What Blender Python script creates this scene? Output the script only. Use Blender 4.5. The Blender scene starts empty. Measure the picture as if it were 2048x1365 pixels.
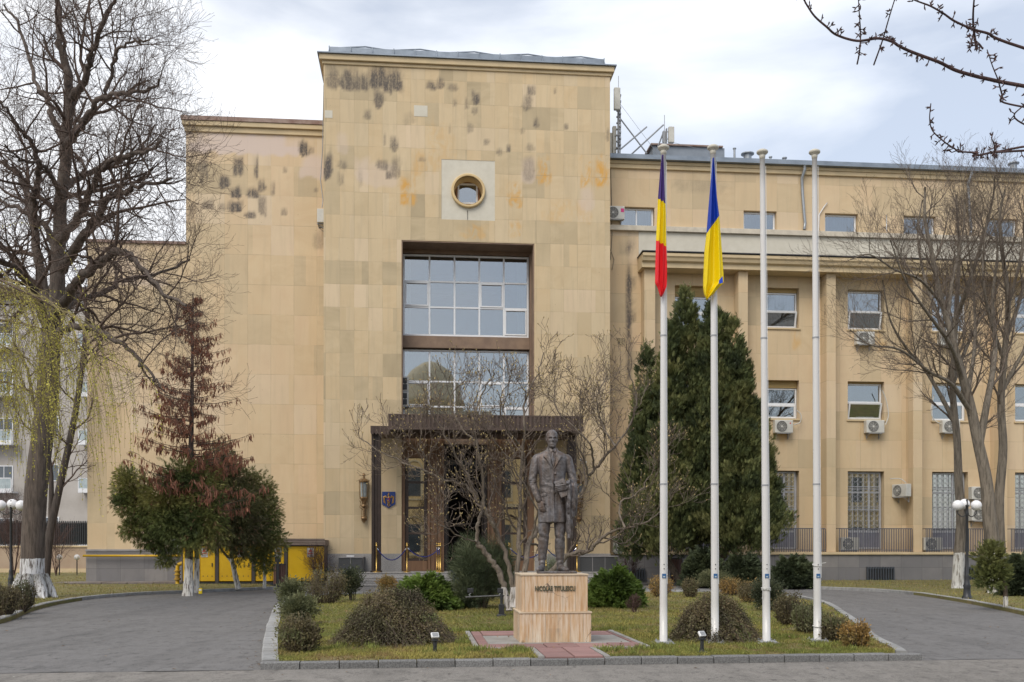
import bpy, math, random
import numpy as np
from mathutils import Vector, Matrix
R = math.radians
rnd = random.Random(7)
nr = np.random.RandomState(11)
S = bpy.context.scene
C = S.collection

# ------------------------------------------------------------------ camera
FPX, HOR, EYE = 1991.0, 1100.0, 1.4        # focal length in photo pixels, horizon row, eye height
cd = bpy.data.cameras.new('camera'); cam = bpy.data.objects.new('camera', cd); C.objects.link(cam)
cam.location = (0, 0, EYE); cam.rotation_euler = (R(90), 0, 0)
cd.lens = 35.0; cd.sensor_width = 36.0; cd.shift_y = (HOR - 682.5) / 2048
cd.clip_start = 0.1; cd.clip_end = 2000
S.camera = cam
S.render.resolution_x = 1024; S.render.resolution_y = 682

# ------------------------------------------------------------------ light
SUN_AZ, SUN_EL = R(205), R(48)              # clockwise from +Y
w = bpy.data.worlds.new('World'); S.world = w; w.use_nodes = True
nt = w.node_tree; nt.nodes.clear()
def _n(t, **k):
    n = nt.nodes.new(t)
    for a, b in k.items(): setattr(n, a, b)
    return n
out = _n('ShaderNodeOutputWorld'); bg = _n('ShaderNodeBackground'); bg.inputs[1].default_value = 0.12
sky = _n('ShaderNodeTexSky', sky_type='NISHITA', sun_disc=False, sun_elevation=SUN_EL, sun_rotation=SUN_AZ)
sky.air_density = 1.0; sky.dust_density = 2.0
tc = _n('ShaderNodeTexCoord'); mp = _n('ShaderNodeMapping'); mp.inputs['Scale'].default_value = (1.3, 1.3, 4.2)
mp.inputs['Rotation'].default_value = (R(8), R(-16), R(30)); mp.inputs['Location'].default_value = (.3, .15, .2)
nz = _n('ShaderNodeTexNoise'); nz.inputs['Scale'].default_value = 2.1; nz.inputs['Detail'].default_value = 7; nz.inputs['Roughness'].default_value = .5
nz.inputs['Distortion'].default_value = .35
cr = _n('ShaderNodeValToRGB'); cr.color_ramp.elements[0].position = .38; cr.color_ramp.elements[1].position = .64
# more cloud cover to the west (left), where the veil thickens to white
sx = _n('ShaderNodeSeparateXYZ'); md = _n('ShaderNodeMath', operation='MULTIPLY_ADD'); md.inputs[1].default_value = -.42; md.inputs[2].default_value = .03
ad = _n('ShaderNodeMath', operation='ADD')
mixc = _n('ShaderNodeMix', data_type='RGBA')
L = nt.links.new
L(tc.outputs['Generated'], mp.inputs[0]); L(mp.outputs[0], nz.inputs['Vector']); L(tc.outputs['Generated'], sx.inputs[0])
L(sx.outputs[0], md.inputs[0]); L(md.outputs[0], ad.inputs[0]); L(nz.outputs[0], ad.inputs[1]); L(ad.outputs[0], cr.inputs[0])
cr2 = _n('ShaderNodeMapRange'); cr2.inputs[3].default_value = .45; cr2.inputs[4].default_value = .97
L(cr.outputs[0], cr2.inputs[0]); L(cr2.outputs[0], mixc.inputs[0])
gl_ = _n('ShaderNodeMapRange'); gl_.inputs[1].default_value = .15; gl_.inputs[2].default_value = -.45; L(sx.outputs[0], gl_.inputs[0])
clc = _n('ShaderNodeMix', data_type='RGBA'); clc.inputs[6].default_value = (6.9, 7.2, 7.7, 1); clc.inputs[7].default_value = (7.3, 7.4, 7.6, 1); L(gl_.outputs[0], clc.inputs[0]); L(clc.outputs[2], mixc.inputs[7])
L(sky.outputs[0], mixc.inputs[6])
L(mixc.outputs[2], bg.inputs[0]); L(bg.outputs[0], out.inputs[0])
sd = bpy.data.lights.new('sun', 'SUN'); sd.energy = 1.6; sd.angle = R(32); sd.color = (1, .93, .82)
sun = bpy.data.objects.new('sun', sd); C.objects.link(sun)
sdir = Vector((math.sin(SUN_AZ) * math.cos(SUN_EL), math.cos(SUN_AZ) * math.cos(SUN_EL), math.sin(SUN_EL)))
sun.rotation_euler = sdir.to_track_quat('Z', 'Y').to_euler(); sun.location = sdir * 60
S.view_settings.view_transform = 'Standard'; S.view_settings.look = 'None'
S.view_settings.exposure = 0.42; S.view_settings.gamma = 1

# ------------------------------------------------------------------ measuring
TH = R(5.28); CT, ST = math.cos(TH), math.sin(TH)
OY = 41.0; OX = (934 - 1024) / FPX * OY     # origin of the facade frame: foot of the tower front
def G(px, py, h=0.0):                        # a point on a surface at height h
    Y = FPX * (EYE - h) / (py - HOR); return ((px - 1024) / FPX * Y, Y)
def A(px, py, Y):                            # a point at a known distance
    return np.array(((px - 1024) / FPX * Y, Y, EYE + (HOR - py) / FPX * Y))
def FU(px, w=0.0):
    k = (px - 1024) / FPX
    return (k * (OY + w * CT) - OX + w * ST) / (CT - k * ST)
def FZ(px, py, w=0.0):
    Y = OY + FU(px, w) * ST + w * CT
    return EYE + (HOR - py) / FPX * Y
def W2(u, w):                                # facade frame -> world x, y
    return (OX + u * CT - w * ST, OY + u * ST + w * CT)

# ------------------------------------------------------------------ mesh builder
class MB:
    def __init__(s): s.v = []; s.f = []; s.t = []; s.n = 0
    def add(s, v, faces, tint=None):
        v = np.asarray(v, float).reshape(-1, 3)
        for fa in faces:
            fa = np.asarray(fa, np.int64)
            if fa.ndim == 1: fa = fa[None]
            s.f.append(fa + s.n)
        s.v.append(v); s.n += len(v)
        if tint is None: tint = (1, 1, 1)
        t = np.asarray(tint, float)
        if t.ndim == 1: t = np.tile(t, (len(v), 1))
        s.t.append(t)
        return s
    def box(s, x0, x1, y0, y1, z0, z1, tint=None, M=None):
        v = np.array([(x, y, z) for z in (z0, z1) for y in (y0, y1) for x in (x0, x1)], float)
        if M is not None: v = np.array([tuple(M @ Vector(p)) for p in v])
        return s.add(v, [[(0, 2, 3, 1), (4, 5, 7, 6), (0, 1, 5, 4), (2, 6, 7, 3), (0, 4, 6, 2), (1, 3, 7, 5)]], tint)
    def cbox(s, cx, cy, cz, sx, sy, sz, M=None, tint=None):
        return s.box(cx - sx / 2, cx + sx / 2, cy - sy / 2, cy + sy / 2, cz - sz / 2, cz + sz / 2, tint, M)
    def quad(s, a, b, c, d, tint=None): return s.add([a, b, c, d], [(0, 1, 2, 3)], tint)
    def poly(s, pts, tint=None): return s.add(pts, [tuple(range(len(pts)))], tint)
    def prism(s, pts, z0, z1, tint=None):          # pts: ccw (x, y)
        n = len(pts); v = [(p[0], p[1], z0) for p in pts] + [(p[0], p[1], z1) for p in pts]
        s.add(v, [tuple(range(n))[::-1], tuple(range(n, 2 * n)), [(i, (i + 1) % n, n + (i + 1) % n, n + i) for i in range(n)]], tint)
        return s
    def extr(s, prof, x0, x1, tint=None):          # prof: (y, z) outline carried along x
        n = len(prof); v = [(x0, p[0], p[1]) for p in prof] + [(x1, p[0], p[1]) for p in prof]
        return s.add(v, [tuple(range(n)), tuple(range(n, 2 * n))[::-1], [(i, n + i, n + (i + 1) % n, (i + 1) % n) for i in range(n)]], tint)
    def tube(s, P, r, n=6, tint=None, cap=True):
        P = np.asarray(P, float); m = len(P)
        r = np.broadcast_to(np.asarray(r, float), (m,))
        T = np.gradient(P, axis=0); T /= (np.linalg.norm(T, axis=1)[:, None] + 1e-12)
        mt = np.abs(T.mean(0)); ref = np.eye(3)[int(np.argmin(mt))]
        N = np.cross(T, ref); N /= (np.linalg.norm(N, axis=1)[:, None] + 1e-12); B = np.cross(T, N)
        a = np.arange(n) * 2 * math.pi / n
        V = P[:, None] + r[:, None, None] * (np.cos(a)[None, :, None] * N[:, None] + np.sin(a)[None, :, None] * B[:, None])
        i = np.arange(m - 1)[:, None] * n; j = np.arange(n)[None]; j2 = (j + 1) % n
        F = np.stack([i + j, i + n + j, i + n + j2, i + j2], -1).reshape(-1, 4)[:, ::-1]
        fs = [F]
        if cap: fs += [np.arange(n)[::-1][None][:, ::-1], (np.arange(n) + (m - 1) * n)[None][:, ::-1]]
        return s.add(V.reshape(-1, 3), fs, tint)
    def lathe(s, prof, n=16, c=(0, 0, 0), tint=None, ax='z', sy=1.0, cap=True):
        pr = np.asarray(prof, float); a = np.arange(n) * 2 * math.pi / n
        X = pr[:, 0][:, None] * np.cos(a); Y = pr[:, 0][:, None] * np.sin(a) * sy; Z = np.repeat(pr[:, 1][:, None], n, 1)
        V = np.stack([X, Y, Z], -1)
        if ax == 'y': V = V[..., [0, 2, 1]] * np.array((1, -1, 1))
        if ax == 'x': V = V[..., [2, 1, 0]]
        V = V.reshape(-1, 3) + np.asarray(c)
        m = len(pr); i = np.arange(m - 1)[:, None] * n; j = np.arange(n)[None]; j2 = (j + 1) % n
        F = np.stack([i + j, i + j2, i + n + j2, i + n + j], -1).reshape(-1, 4)
        fs = [F]
        if cap and pr[0, 0] > 1e-4: fs.append(np.arange(n)[::-1][None])
        if cap and pr[-1, 0] > 1e-4: fs.append((np.arange(n) + (m - 1) * n)[None])
        return s.add(V, fs, tint)
    def ball(s, c, r, n=16, m=10, tint=None, M=None):
        r = np.broadcast_to(np.asarray(r, float), (3,))
        t = np.linspace(-math.pi / 2, math.pi / 2, m); a = np.arange(n) * 2 * math.pi / n
        V = np.stack([np.cos(t)[:, None] * np.cos(a) * r[0], np.cos(t)[:, None] * np.sin(a) * r[1], np.sin(t)[:, None] * np.ones(n) * r[2]], -1).reshape(-1, 3)
        if M is not None: V = V @ np.array(M).T
        V = V + np.asarray(c); i = np.arange(m - 1)[:, None] * n; j = np.arange(n)[None]; j2 = (j + 1) % n
        return s.add(V, [np.stack([i + j, i + j2, i + n + j2, i + n + j], -1).reshape(-1, 4)], tint)
    def scatter(s, pv, pf, pos, Rm, sc, tint=None, bend=None):   # proto verts/faces copied at pos with rotation matrices
        pv = np.asarray(pv, float); N = len(pos)
        if N == 0: return s
        sc = np.broadcast_to(np.asarray(sc, float), (N,))
        V = np.einsum('nij,kj->nki', Rm, pv) * sc[:, None, None] + pos[:, None]
        k = len(pv)
        fs = [(np.asarray(fa)[None] + (np.arange(N) * k)[:, None, None]).reshape(-1, np.asarray(fa).shape[-1]) for fa in pf]
        t = None
        if tint is not None:
            t = np.repeat(np.asarray(tint, float), k, 0)
        return s.add(V.reshape(-1, 3), fs, t)
    def mesh(s, name, smooth=False):
        me = bpy.data.meshes.new(name)
        if not s.v: return me
        V = np.concatenate(s.v); tot = np.concatenate([np.full(len(f), f.shape[1]) for f in s.f]); loops = np.concatenate([f.reshape(-1) for f in s.f])
        me.vertices.add(len(V)); me.vertices.foreach_set('co', V.astype(np.float32).ravel())
        me.loops.add(len(loops)); me.loops.foreach_set('vertex_index', loops.astype(np.int32))
        me.polygons.add(len(tot)); st = np.concatenate([[0], np.cumsum(tot)[:-1]])
        me.polygons.foreach_set('loop_start', st.astype(np.int32)); me.polygons.foreach_set('loop_total', tot.astype(np.int32))
        me.polygons.foreach_set('use_smooth', np.full(len(tot), bool(smooth)))
        at = me.color_attributes.new('tint', 'FLOAT_COLOR', 'POINT')
        T = np.concatenate(s.t); at.data.foreach_set('color', np.hstack([T, np.ones((len(T), 1))]).astype(np.float32).ravel())
        me.update(calc_edges=True); me.validate()
        return me

def link(name, mb, mat, parent=None, smooth=False, bevel=0, loc=None, rz=None, seg=1):
    me = mb.mesh(name, smooth) if isinstance(mb, MB) else mb
    o = bpy.data.objects.new(name, me); C.objects.link(o)
    if mat: me.materials.append(mat)
    if parent: o.parent = parent
    if loc is not None: o.location = loc
    if rz is not None: o.rotation_euler = (0, 0, rz)
    if bevel:
        b = o.modifiers.new('bevel', 'BEVEL'); b.width = bevel; b.segments = seg; b.limit_method = 'ANGLE'; b.angle_limit = R(40)
    return o
def tag(o, label=None, cat=None, group=None, kind=None):
    if label: o['label'] = label
    if cat: o['category'] = cat
    if group: o['group'] = group
    if kind: o['kind'] = kind
    return o
def thing(name, label, cat, loc=(0, 0, 0), rz=0.0, group=None):
    o = bpy.data.objects.new(name, None); C.objects.link(o); o.empty_display_size = .2
    o.location = loc; o.rotation_euler = (0, 0, rz); return tag(o, label, cat, group)
def dup(root, loc, rz=None, label=None, scale=None):
    def cp(o, par):
        c = o.copy(); C.objects.link(c); c.parent = par
        for ch in [x for x in list(bpy.data.objects) if x.parent == o and x != c]: cp(ch, c)
        return c
    kids = {}
    r = cp(root, None); r.location = loc
    if rz is not None: r.rotation_euler = (0, 0, rz)
    if label: r['label'] = label
    if scale: r.scale = scale
    return r

# ------------------------------------------------------------------ materials
MATS = {}
class NT:
    def __init__(s, name):
        s.m = bpy.data.materials.new(name); s.m.use_nodes = True; s.t = s.m.node_tree
        s.b = s.t.nodes['Principled BSDF']; s.o = s.t.nodes['Material Output']; s._c = None
    def n(s, t, ins=None, **k):
        n = s.t.nodes.new(t)
        for a, b in k.items(): setattr(n, a, b)
        for i, v in (ins or {}).items():
            if hasattr(v, 'is_linked') or isinstance(v, bpy.types.NodeSocket): s.t.links.new(v, n.inputs[i])
            else: n.inputs[i].default_value = v
        return n
    def co(s):
        if not s._c: s._c = s.n('ShaderNodeTexCoord').outputs['Object']
        return s._c
    def noise(s, scale=5, detail=4, rough=.55, st=(1, 1, 1), off=(0, 0, 0), dist=0):
        m = s.n('ShaderNodeMapping', {0: s.co(), 'Scale': st, 'Location': off})
        return s.n('ShaderNodeTexNoise', {'Vector': m.outputs[0], 'Scale': scale, 'Detail': detail, 'Roughness': rough, 'Distortion': dist}).outputs[0]
    def ramp(s, v, lo, hi, a=0, b=1):
        return s.n('ShaderNodeMapRange', {0: v, 1: lo, 2: hi, 3: a, 4: b}).outputs[0]
    def math(s, op, a, b=0, c=0):
        return s.n('ShaderNodeMath', {0: a, 1: b, 2: c}, operation=op).outputs[0]
    def mix(s, f, a, b, bt='MIX'):
        def c4(x): return x if isinstance(x, bpy.types.NodeSocket) else (*x[:3], 1)
        return s.n('ShaderNodeMix', {0: f, 6: c4(a), 7: c4(b)}, data_type='RGBA', blend_type=bt).outputs[2]
    def attr(s, n='tint'):
        a = s.n('ShaderNodeAttribute'); a.attribute_name = n; return a
    def set(s, k, v):
        if isinstance(v, bpy.types.NodeSocket): s.t.links.new(v, s.b.inputs[k])
        else: s.b.inputs[k].default_value = v if not (isinstance(v, tuple) and len(v) == 3) else (*v, 1)
    def bump(s, h, strength=.3, dist=.01):
        b = s.n('ShaderNodeBump', {'Height': h, 'Strength': strength, 'Distance': dist}); s.t.links.new(b.outputs[0], s.b.inputs['Normal'])
def mat(name, base, rough=.7, base2=None, sc=4, bump=.15, bsc=40, bd=.004, metal=0, tint=False, st=(1, 1, 1), spec=None, lo=.35, hi=.65, extra=None, trans=0):
    if name in MATS: return MATS[name]
    q = NT(name); MATS[name] = q.m
    if base2 is None: base2 = tuple(c * .8 for c in base)
    f = q.ramp(q.noise(sc, 5, .6, st), lo, hi)
    col = q.mix(f, base, base2)
    if tint: col = q.mix(1.0, col, q.attr().outputs[0], 'MULTIPLY')
    if extra: col = extra(q, col)
    q.set('Base Color', col); q.set('Metallic', float(metal))
    rn = q.ramp(q.noise(sc * 3, 3), .3, .7, max(0, rough - .08), min(1, rough + .08)); q.set('Roughness', rn)
    if spec is not None: q.set('Specular IOR Level', spec)
    if bump: q.bump(q.noise(bsc, 4, .6, st), bump, bd)
    if trans:
        tr = q.n('ShaderNodeBsdfTranslucent', {0: col}); ms = q.n('ShaderNodeMixShader', {0: trans, 1: q.b.outputs[0], 2: tr.outputs[0]})
        q.t.links.new(ms.outputs[0], q.o.inputs[0])
    return q.m

def stone_mat(name, cols, tw=.575, th=.94, streak=.35):
    """large sandstone slabs, each with a tint of its own; the mesh attribute carries soot (r), rust (g), patch (b)"""
    q = NT(name); MATS[name] = q.m
    sp = q.n('ShaderNodeSeparateXYZ', {0: q.co()})
    geo = q.n('ShaderNodeNewGeometry')
    u = q.math('ADD', sp.outputs[0], q.math('MULTIPLY', sp.outputs[1], 1.0)); z = sp.outputs[2]
    cz = q.math('FLOOR', q.math('DIVIDE', z, th)); 
    cu = q.math('FLOOR', q.math('DIVIDE', u, tw))
    v1 = q.n('ShaderNodeCombineXYZ', {0: cu, 1: cz}); wn = q.n('ShaderNodeTexWhiteNoise', {'Vector': v1.outputs[0]}, noise_dimensions='2D')
    # runs of slabs cut from one block share a tint
    off = q.n('ShaderNodeTexWhiteNoise', {'W': cz}, noise_dimensions='1D').outputs[0]
    cu3 = q.math('FLOOR', q.math('DIVIDE', q.math('ADD', u, q.math('MULTIPLY', off, 3.0)), tw * 3.3))
    v2 = q.n('ShaderNodeCombineXYZ', {0: cu3, 1: cz, 2: 7.0}); wn2 = q.n('ShaderNodeTexWhiteNoise', {'Vector': v2.outputs[0]}, noise_dimensions='3D')
    cz0 = q.n('ShaderNodeTexWhiteNoise', {'W': q.math('ADD', cz, 31.0)}, noise_dimensions='1D').outputs[0]
    f = q.math('ADD', q.math('MULTIPLY', wn.outputs[0], .38), q.math('ADD', q.math('MULTIPLY', wn2.outputs[0], .34), q.math('MULTIPLY', cz0, .28)))
    cr = q.n('ShaderNodeValToRGB', {0: q.ramp(f, .2, .8)}); e = cr.color_ramp.elements
    e[0].position = 0; e[0].color = (*cols[0], 1); e[1].position = 1; e[1].color = (*cols[-1], 1)
    for i, c in enumerate(cols[1:-1]): x = e.new((i + 1) / (len(cols) - 1)); x.color = (*c, 1)
    col = cr.outputs[0]
    # cloudy figure inside each slab, shifted per slab
    shf = q.n('ShaderNodeVectorMath', {0: q.co(), 1: wn.outputs[1]}, operation='MULTIPLY_ADD'); shf.inputs[1].default_value = (1, 1, 1)
    q.t.links.new(q.n('ShaderNodeVectorMath', {0: wn.outputs[1], 3: 9.0}, operation='SCALE').outputs[0], shf.inputs[2])
    fg = q.n('ShaderNodeTexNoise', {'Vector': shf.outputs[0], 'Scale': 1.6, 'Detail': 6, 'Roughness': .6, 'Distortion': 1.2}).outputs[0]
    col = q.mix(q.ramp(fg, .3, .75, 0, .5), col, (.70, .57, .38))
    bigf = q.noise(.23, 4, .6); col = q.mix(q.ramp(bigf, .35, .65, 0, .28), col, (.46, .37, .24))
    # streaks run down
    s1 = q.noise(1.0, 5, .6, (5.5, 5.5, .45), (3, 0, 0)); col = q.mix(q.ramp(s1, .5, .78, 0, streak), col, (.36, .30, .21))
    s2 = q.noise(14, 3, .6); col = q.mix(q.ramp(s2, .62, .8, 0, .25), col, (.40, .31, .20))
    at = q.attr(); sa = q.n('ShaderNodeSeparateColor', {0: at.outputs[0]})
    so = q.noise(1.7, 6, .7, (7, 7, .55), (9, 2, 1)); so2 = q.noise(16, 5, .65, (1, 1, .6))
    fs = q.math('MULTIPLY', sa.outputs[0], q.ramp(so, .24, .50, .2, 1.15)); fs = q.math('MULTIPLY', fs, q.ramp(so2, .3, .52, .5, 1))
    fo = q.math('MULTIPLY', sa.outputs[1], q.ramp(q.noise(1.8, 4, .6, (1.6, 1.6, .8), (4, 4, 4), 1.5), .4, .6))
    col = q.mix(fo, col, (.60, .34, .10)); col = q.mix(q.math('MINIMUM', sa.outputs[2], 1.0), col, (.60, .49, .42)); col = q.mix(q.math('MULTIPLY', fs, .85), col, (.115, .10, .09))
    # joints: vertical and horizontal
    def joint(x, size, wdt):
        fr = q.math('FRACT', q.math('DIVIDE', x, size)); d = q.math('MINIMUM', fr, q.math('SUBTRACT', 1.0, fr)); return q.ramp(d, wdt / size * .4, wdt / size * 1.8, 1, 0)
    jn = q.math('MAXIMUM', joint(u, tw, .006), joint(z, th, .007)); jv = q.ramp(q.noise(.9, 3, .6, (1, 1, 1), (5, 1, 0)), .4, .6, .05, .65)
    jf = q.math('MULTIPLY', jn, jv); jf = q.math('MULTIPLY', jf, q.ramp(sa.outputs[2], 0, .6, 1, .15))
    col = q.mix(jf, col, (.30, .24, .16))
    # eroded pocks
    vo = q.n('ShaderNodeTexVoronoi', {'Vector': q.co(), 'Scale': 2.4}); pk = q.math('LESS_THAN', vo.outputs[0], .035); col = q.mix(q.math('MULTIPLY', pk, .5), col, (.2, .15, .1))
    q.set('Base Color', col); q.set('Roughness', .88); q.set('Specular IOR Level', .25)
    h = q.math('SUBTRACT', q.math('MULTIPLY', q.noise(25, 5, .6), .3), q.math('MULTIPLY', jn, .8)); q.bump(h, .35, .01)
    return q.m

STONE = stone_mat('sandstone_slabs', [(.38, .305, .195), (.48, .38, .24), (.585, .44, .265), (.565, .45, .295), (.65, .51, .355)])
STONE2 = stone_mat('side_wing_sandstone', [(.46, .365, .24), (.54, .415, .265), (.605, .45, .28), (.62, .465, .31), (.63, .50, .36)], tw=.95, th=1.25, streak=.22)
TRIM = mat('carved_sandstone', (.60, .47, .29), .85, (.50, .40, .25), sc=1.5, bump=.2)
PLASTER = mat('pale_plaster', (.60, .565, .48), .9, (.55, .515, .43), sc=3, bump=.2, bsc=90)
GRANITE = mat('grey_granite', (.27, .26, .26), .6, (.20, .195, .20), sc=2.5, bump=.1, bsc=120)
PLINTH = None
def _pl():
    global PLINTH
    q = NT('grey_plinth_slabs'); MATS['pl'] = q.m
    sp = q.n('ShaderNodeSeparateXYZ', {0: q.co()})
    cu = q.math('FLOOR', q.math('DIVIDE', sp.outputs[0], .95)); cz = q.math('FLOOR', q.math('DIVIDE', sp.outputs[2], .62))
    wn = q.n('ShaderNodeTexWhiteNoise', {'Vector': q.n('ShaderNodeCombineXYZ', {0: cu, 1: cz}).outputs[0]}, noise_dimensions='2D').outputs[0]
    col = q.mix(wn, (.17, .165, .17), (.25, .235, .225)); col = q.mix(q.ramp(q.noise(1.1, 5), .4, .7, 0, .6), col, (.15, .145, .15))
    col = q.mix(q.ramp(q.noise(1, 5, .6, (5, 5, .7)), .55, .75, 0, .35), col, (.09, .085, .08))
    fr = q.math('FRACT', q.math('DIVIDE', sp.outputs[0], .95)); j = q.math('LESS_THAN', fr, .012)
    fr2 = q.math('FRACT', q.math('DIVIDE', sp.outputs[2], .62)); j = q.math('MAXIMUM', j, q.math('LESS_THAN', fr2, .02))
    col = q.mix(q.math('MULTIPLY', j, .7), col, (.07, .07, .07)); q.set('Base Color', col); q.set('Roughness', .75); q.bump(q.noise(60, 4), .2, .004)
    PLINTH = q.m
_pl()
BROWNST = mat('brown_stone', (.25, .17, .115), .7, (.18, .12, .085), sc=2, bump=.15)
FLASH = mat('lead_flashing', (.27, .31, .36), .5, (.19, .22, .26), sc=1.5, metal=.4, bump=.1)
REDFL = mat('rusty_flashing', (.20, .12, .095), .7, (.32, .24, .2), sc=2.5, bump=.2)
WHITE = mat('white_window_plastic', (.74, .75, .77), .4, (.68, .69, .71), sc=3, bump=0)
GREYP = mat('grey_painted_metal', (.33, .34, .36), .5, (.28, .29, .31), bump=.05)
DARK = mat('dark_metal', (.028, .029, .032), .45, (.04, .04, .042), bump=.05)
BLACKI = mat('black_iron', (.022, .025, .03), .4, (.035, .036, .04), bump=.1)
BRONZEB = mat('brown_anodised_metal', (.10, .068, .055), .42, (.075, .052, .043), sc=2, metal=.3, bump=.05)
WOOD = mat('brown_wood', (.21, .115, .06), .5, (.14, .075, .04), sc=2, st=(8, 8, .7), bump=.15)
BRASS = mat('polished_brass', (.66, .44, .13), .28, (.5, .32, .09), metal=.9, bump=0)
OLDBR = mat('old_brass', (.30, .19, .09), .45, (.16, .10, .055), sc=12, metal=.6, bump=.2)
YELLOW = mat('yellow_paint', (.68, .42, .008), .45, (.58, .34, .008), sc=1.2, bump=.06)
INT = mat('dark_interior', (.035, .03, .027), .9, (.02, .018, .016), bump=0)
CURT = mat('white_curtain', (.62, .64, .62), .9, (.52, .54, .53), sc=6, st=(6, 6, .2), bump=.1, trans=.3)
BLIND = mat('yellow_blind', (.42, .30, .13), .8, (.34, .24, .10), sc=2, st=(.3, .3, 14), bump=.2)
ACW = mat('air_conditioner_plastic', (.60, .59, .55), .5, (.50, .49, .45), sc=2, bump=.05)
ZINC = mat('zinc_pipe', (.36, .38, .40), .4, (.28, .30, .32), metal=.6, sc=3, bump=.08)
def glass(name, refl=(.74, .75, .75), tr=.55, tint=(.55, .62, .66), f0=.16):
    q = NT(name); gl = q.n('ShaderNodeBsdfGlossy', {0: (*refl, 1), 1: .015})
    t = q.n('ShaderNodeBsdfTransparent', {0: (*tint, 1)}); lw = q.n('ShaderNodeFresnel', {0: 1.5})
    f = q.math('MINIMUM', q.math('ADD', lw.outputs[0], f0), 1.0)
    m = q.n('ShaderNodeMixShader', {0: f, 1: t.outputs[0], 2: gl.outputs[0]}); q.t.links.new(m.outputs[0], q.o.inputs[0])
    return q.m
GLASS = glass('window_glass', f0=.33); GLASSL = glass('grille_glass', f0=.36, refl=(.95, .93, .88)); GLASSD = glass('door_glass', tint=(.35, .33, .3), f0=.4, refl=(.95, .9, .8))
# ------------------------------------------------------------------ building
bld = thing('office_building', 'large sandstone institutional building with tall central tower, dark canopy and pillared right wing', 'building', (OX, OY, 0), TH)

def vn0(x, y):
    xi, yi = np.floor(x).astype(int), np.floor(y).astype(int); fx, fy = x - xi, y - yi; h = lambda a, b: (np.sin(a * 127.1 + b * 311.7) * 43758.5453) % 1
    return (h(xi, yi) * (1 - fx) + h(xi + 1, yi) * fx) * (1 - fy) + (h(xi, yi + 1) * (1 - fx) + h(xi + 1, yi + 1) * fx) * fy
def wall(name, m, u0, u1, z0, z1, wp, holes=(), stains=(), step=.14, parent=None, label=None):
    mb = MB()
    def cuts(a, b, extra):
        e = sorted(set([a, b] + [x for x in extra if a < x < b])); o = []
        for p, q in zip(e, e[1:]):
            k = max(1, int(round((q - p) / step))); o += list(np.linspace(p, q, k + 1)[:-1])
        return np.array(o + [b])
    us = cuts(u0, u1, [h[i] for h in holes for i in (0, 1)]); zs = cuts(z0, z1, [h[i] for h in holes for i in (2, 3)])
    U, Z = np.meshgrid(us, zs); V = np.stack([U, np.full_like(U, wp), Z], -1).reshape(-1, 3)
    st = np.zeros((len(V), 3))
    for (su, sz, ru, rz, ch, a) in stains:
        dzz = V[:, 2] - sz; d = (np.abs((V[:, 0] - su) / ru) ** 4 + np.abs(dzz / np.where(dzz > 0, rz * 1.25, rz * .9)) ** (3 if ch == 0 else 4)) ** .25
        d = d + .55 * (vn0(V[:, 0] * 5 + sz, V[:, 2] * 2.2 + su) - .5) + .35 * (vn0(V[:, 0] * 13, V[:, 2] * 5) - .5) * (ch != 2)
        st[:, ch] = np.maximum(st[:, ch], a * np.clip((1.2 - d) / np.where(dzz > 0, .6, .25), 0, 1))
    nu = len(us); F = []
    uc = (us[:-1] + us[1:]) / 2; zc = (zs[:-1] + zs[1:]) / 2
    keep = np.ones((len(zc), len(uc)), bool)
    for h in holes: keep &= ~((uc[None] > h[0]) & (uc[None] < h[1]) & (zc[:, None] > h[2]) & (zc[:, None] < h[3]))
    j, i = np.nonzero(keep); a = j * nu + i
    mb.add(V, [np.stack([a, a + 1, a + nu + 1, a + nu], -1)], st)
    for h in holes:
        a, b, c, d, dp = h[:5]
        if dp <= 0: continue
        k = [z for z in (0, .0001)]
        y0, y1 = wp, wp + dp; z = (0, 0, 0)
        mb.quad((a, y0, c), (b, y0, c), (b, y1, c), (a, y1, c), z); mb.quad((a, y1, d), (b, y1, d), (b, y0, d), (a, y0, d), z)
        mb.quad((a, y0, c), (a, y1, c), (a, y1, d), (a, y0, d), z); mb.quad((b, y1, c), (b, y0, c), (b, y0, d), (b, y1, d), z)
    return tag(link(name, mb, m, parent or bld), label)

def pst(l, wp):                                # stains read off the photo: px, py, half width, half height
    o = []
    for (x, y, a, b, ch, s) in l:
        sc = OY / FPX; o.append((FU(x, wp), FZ(x, y, wp), a * sc, b * sc, ch, s))
    return o
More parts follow.
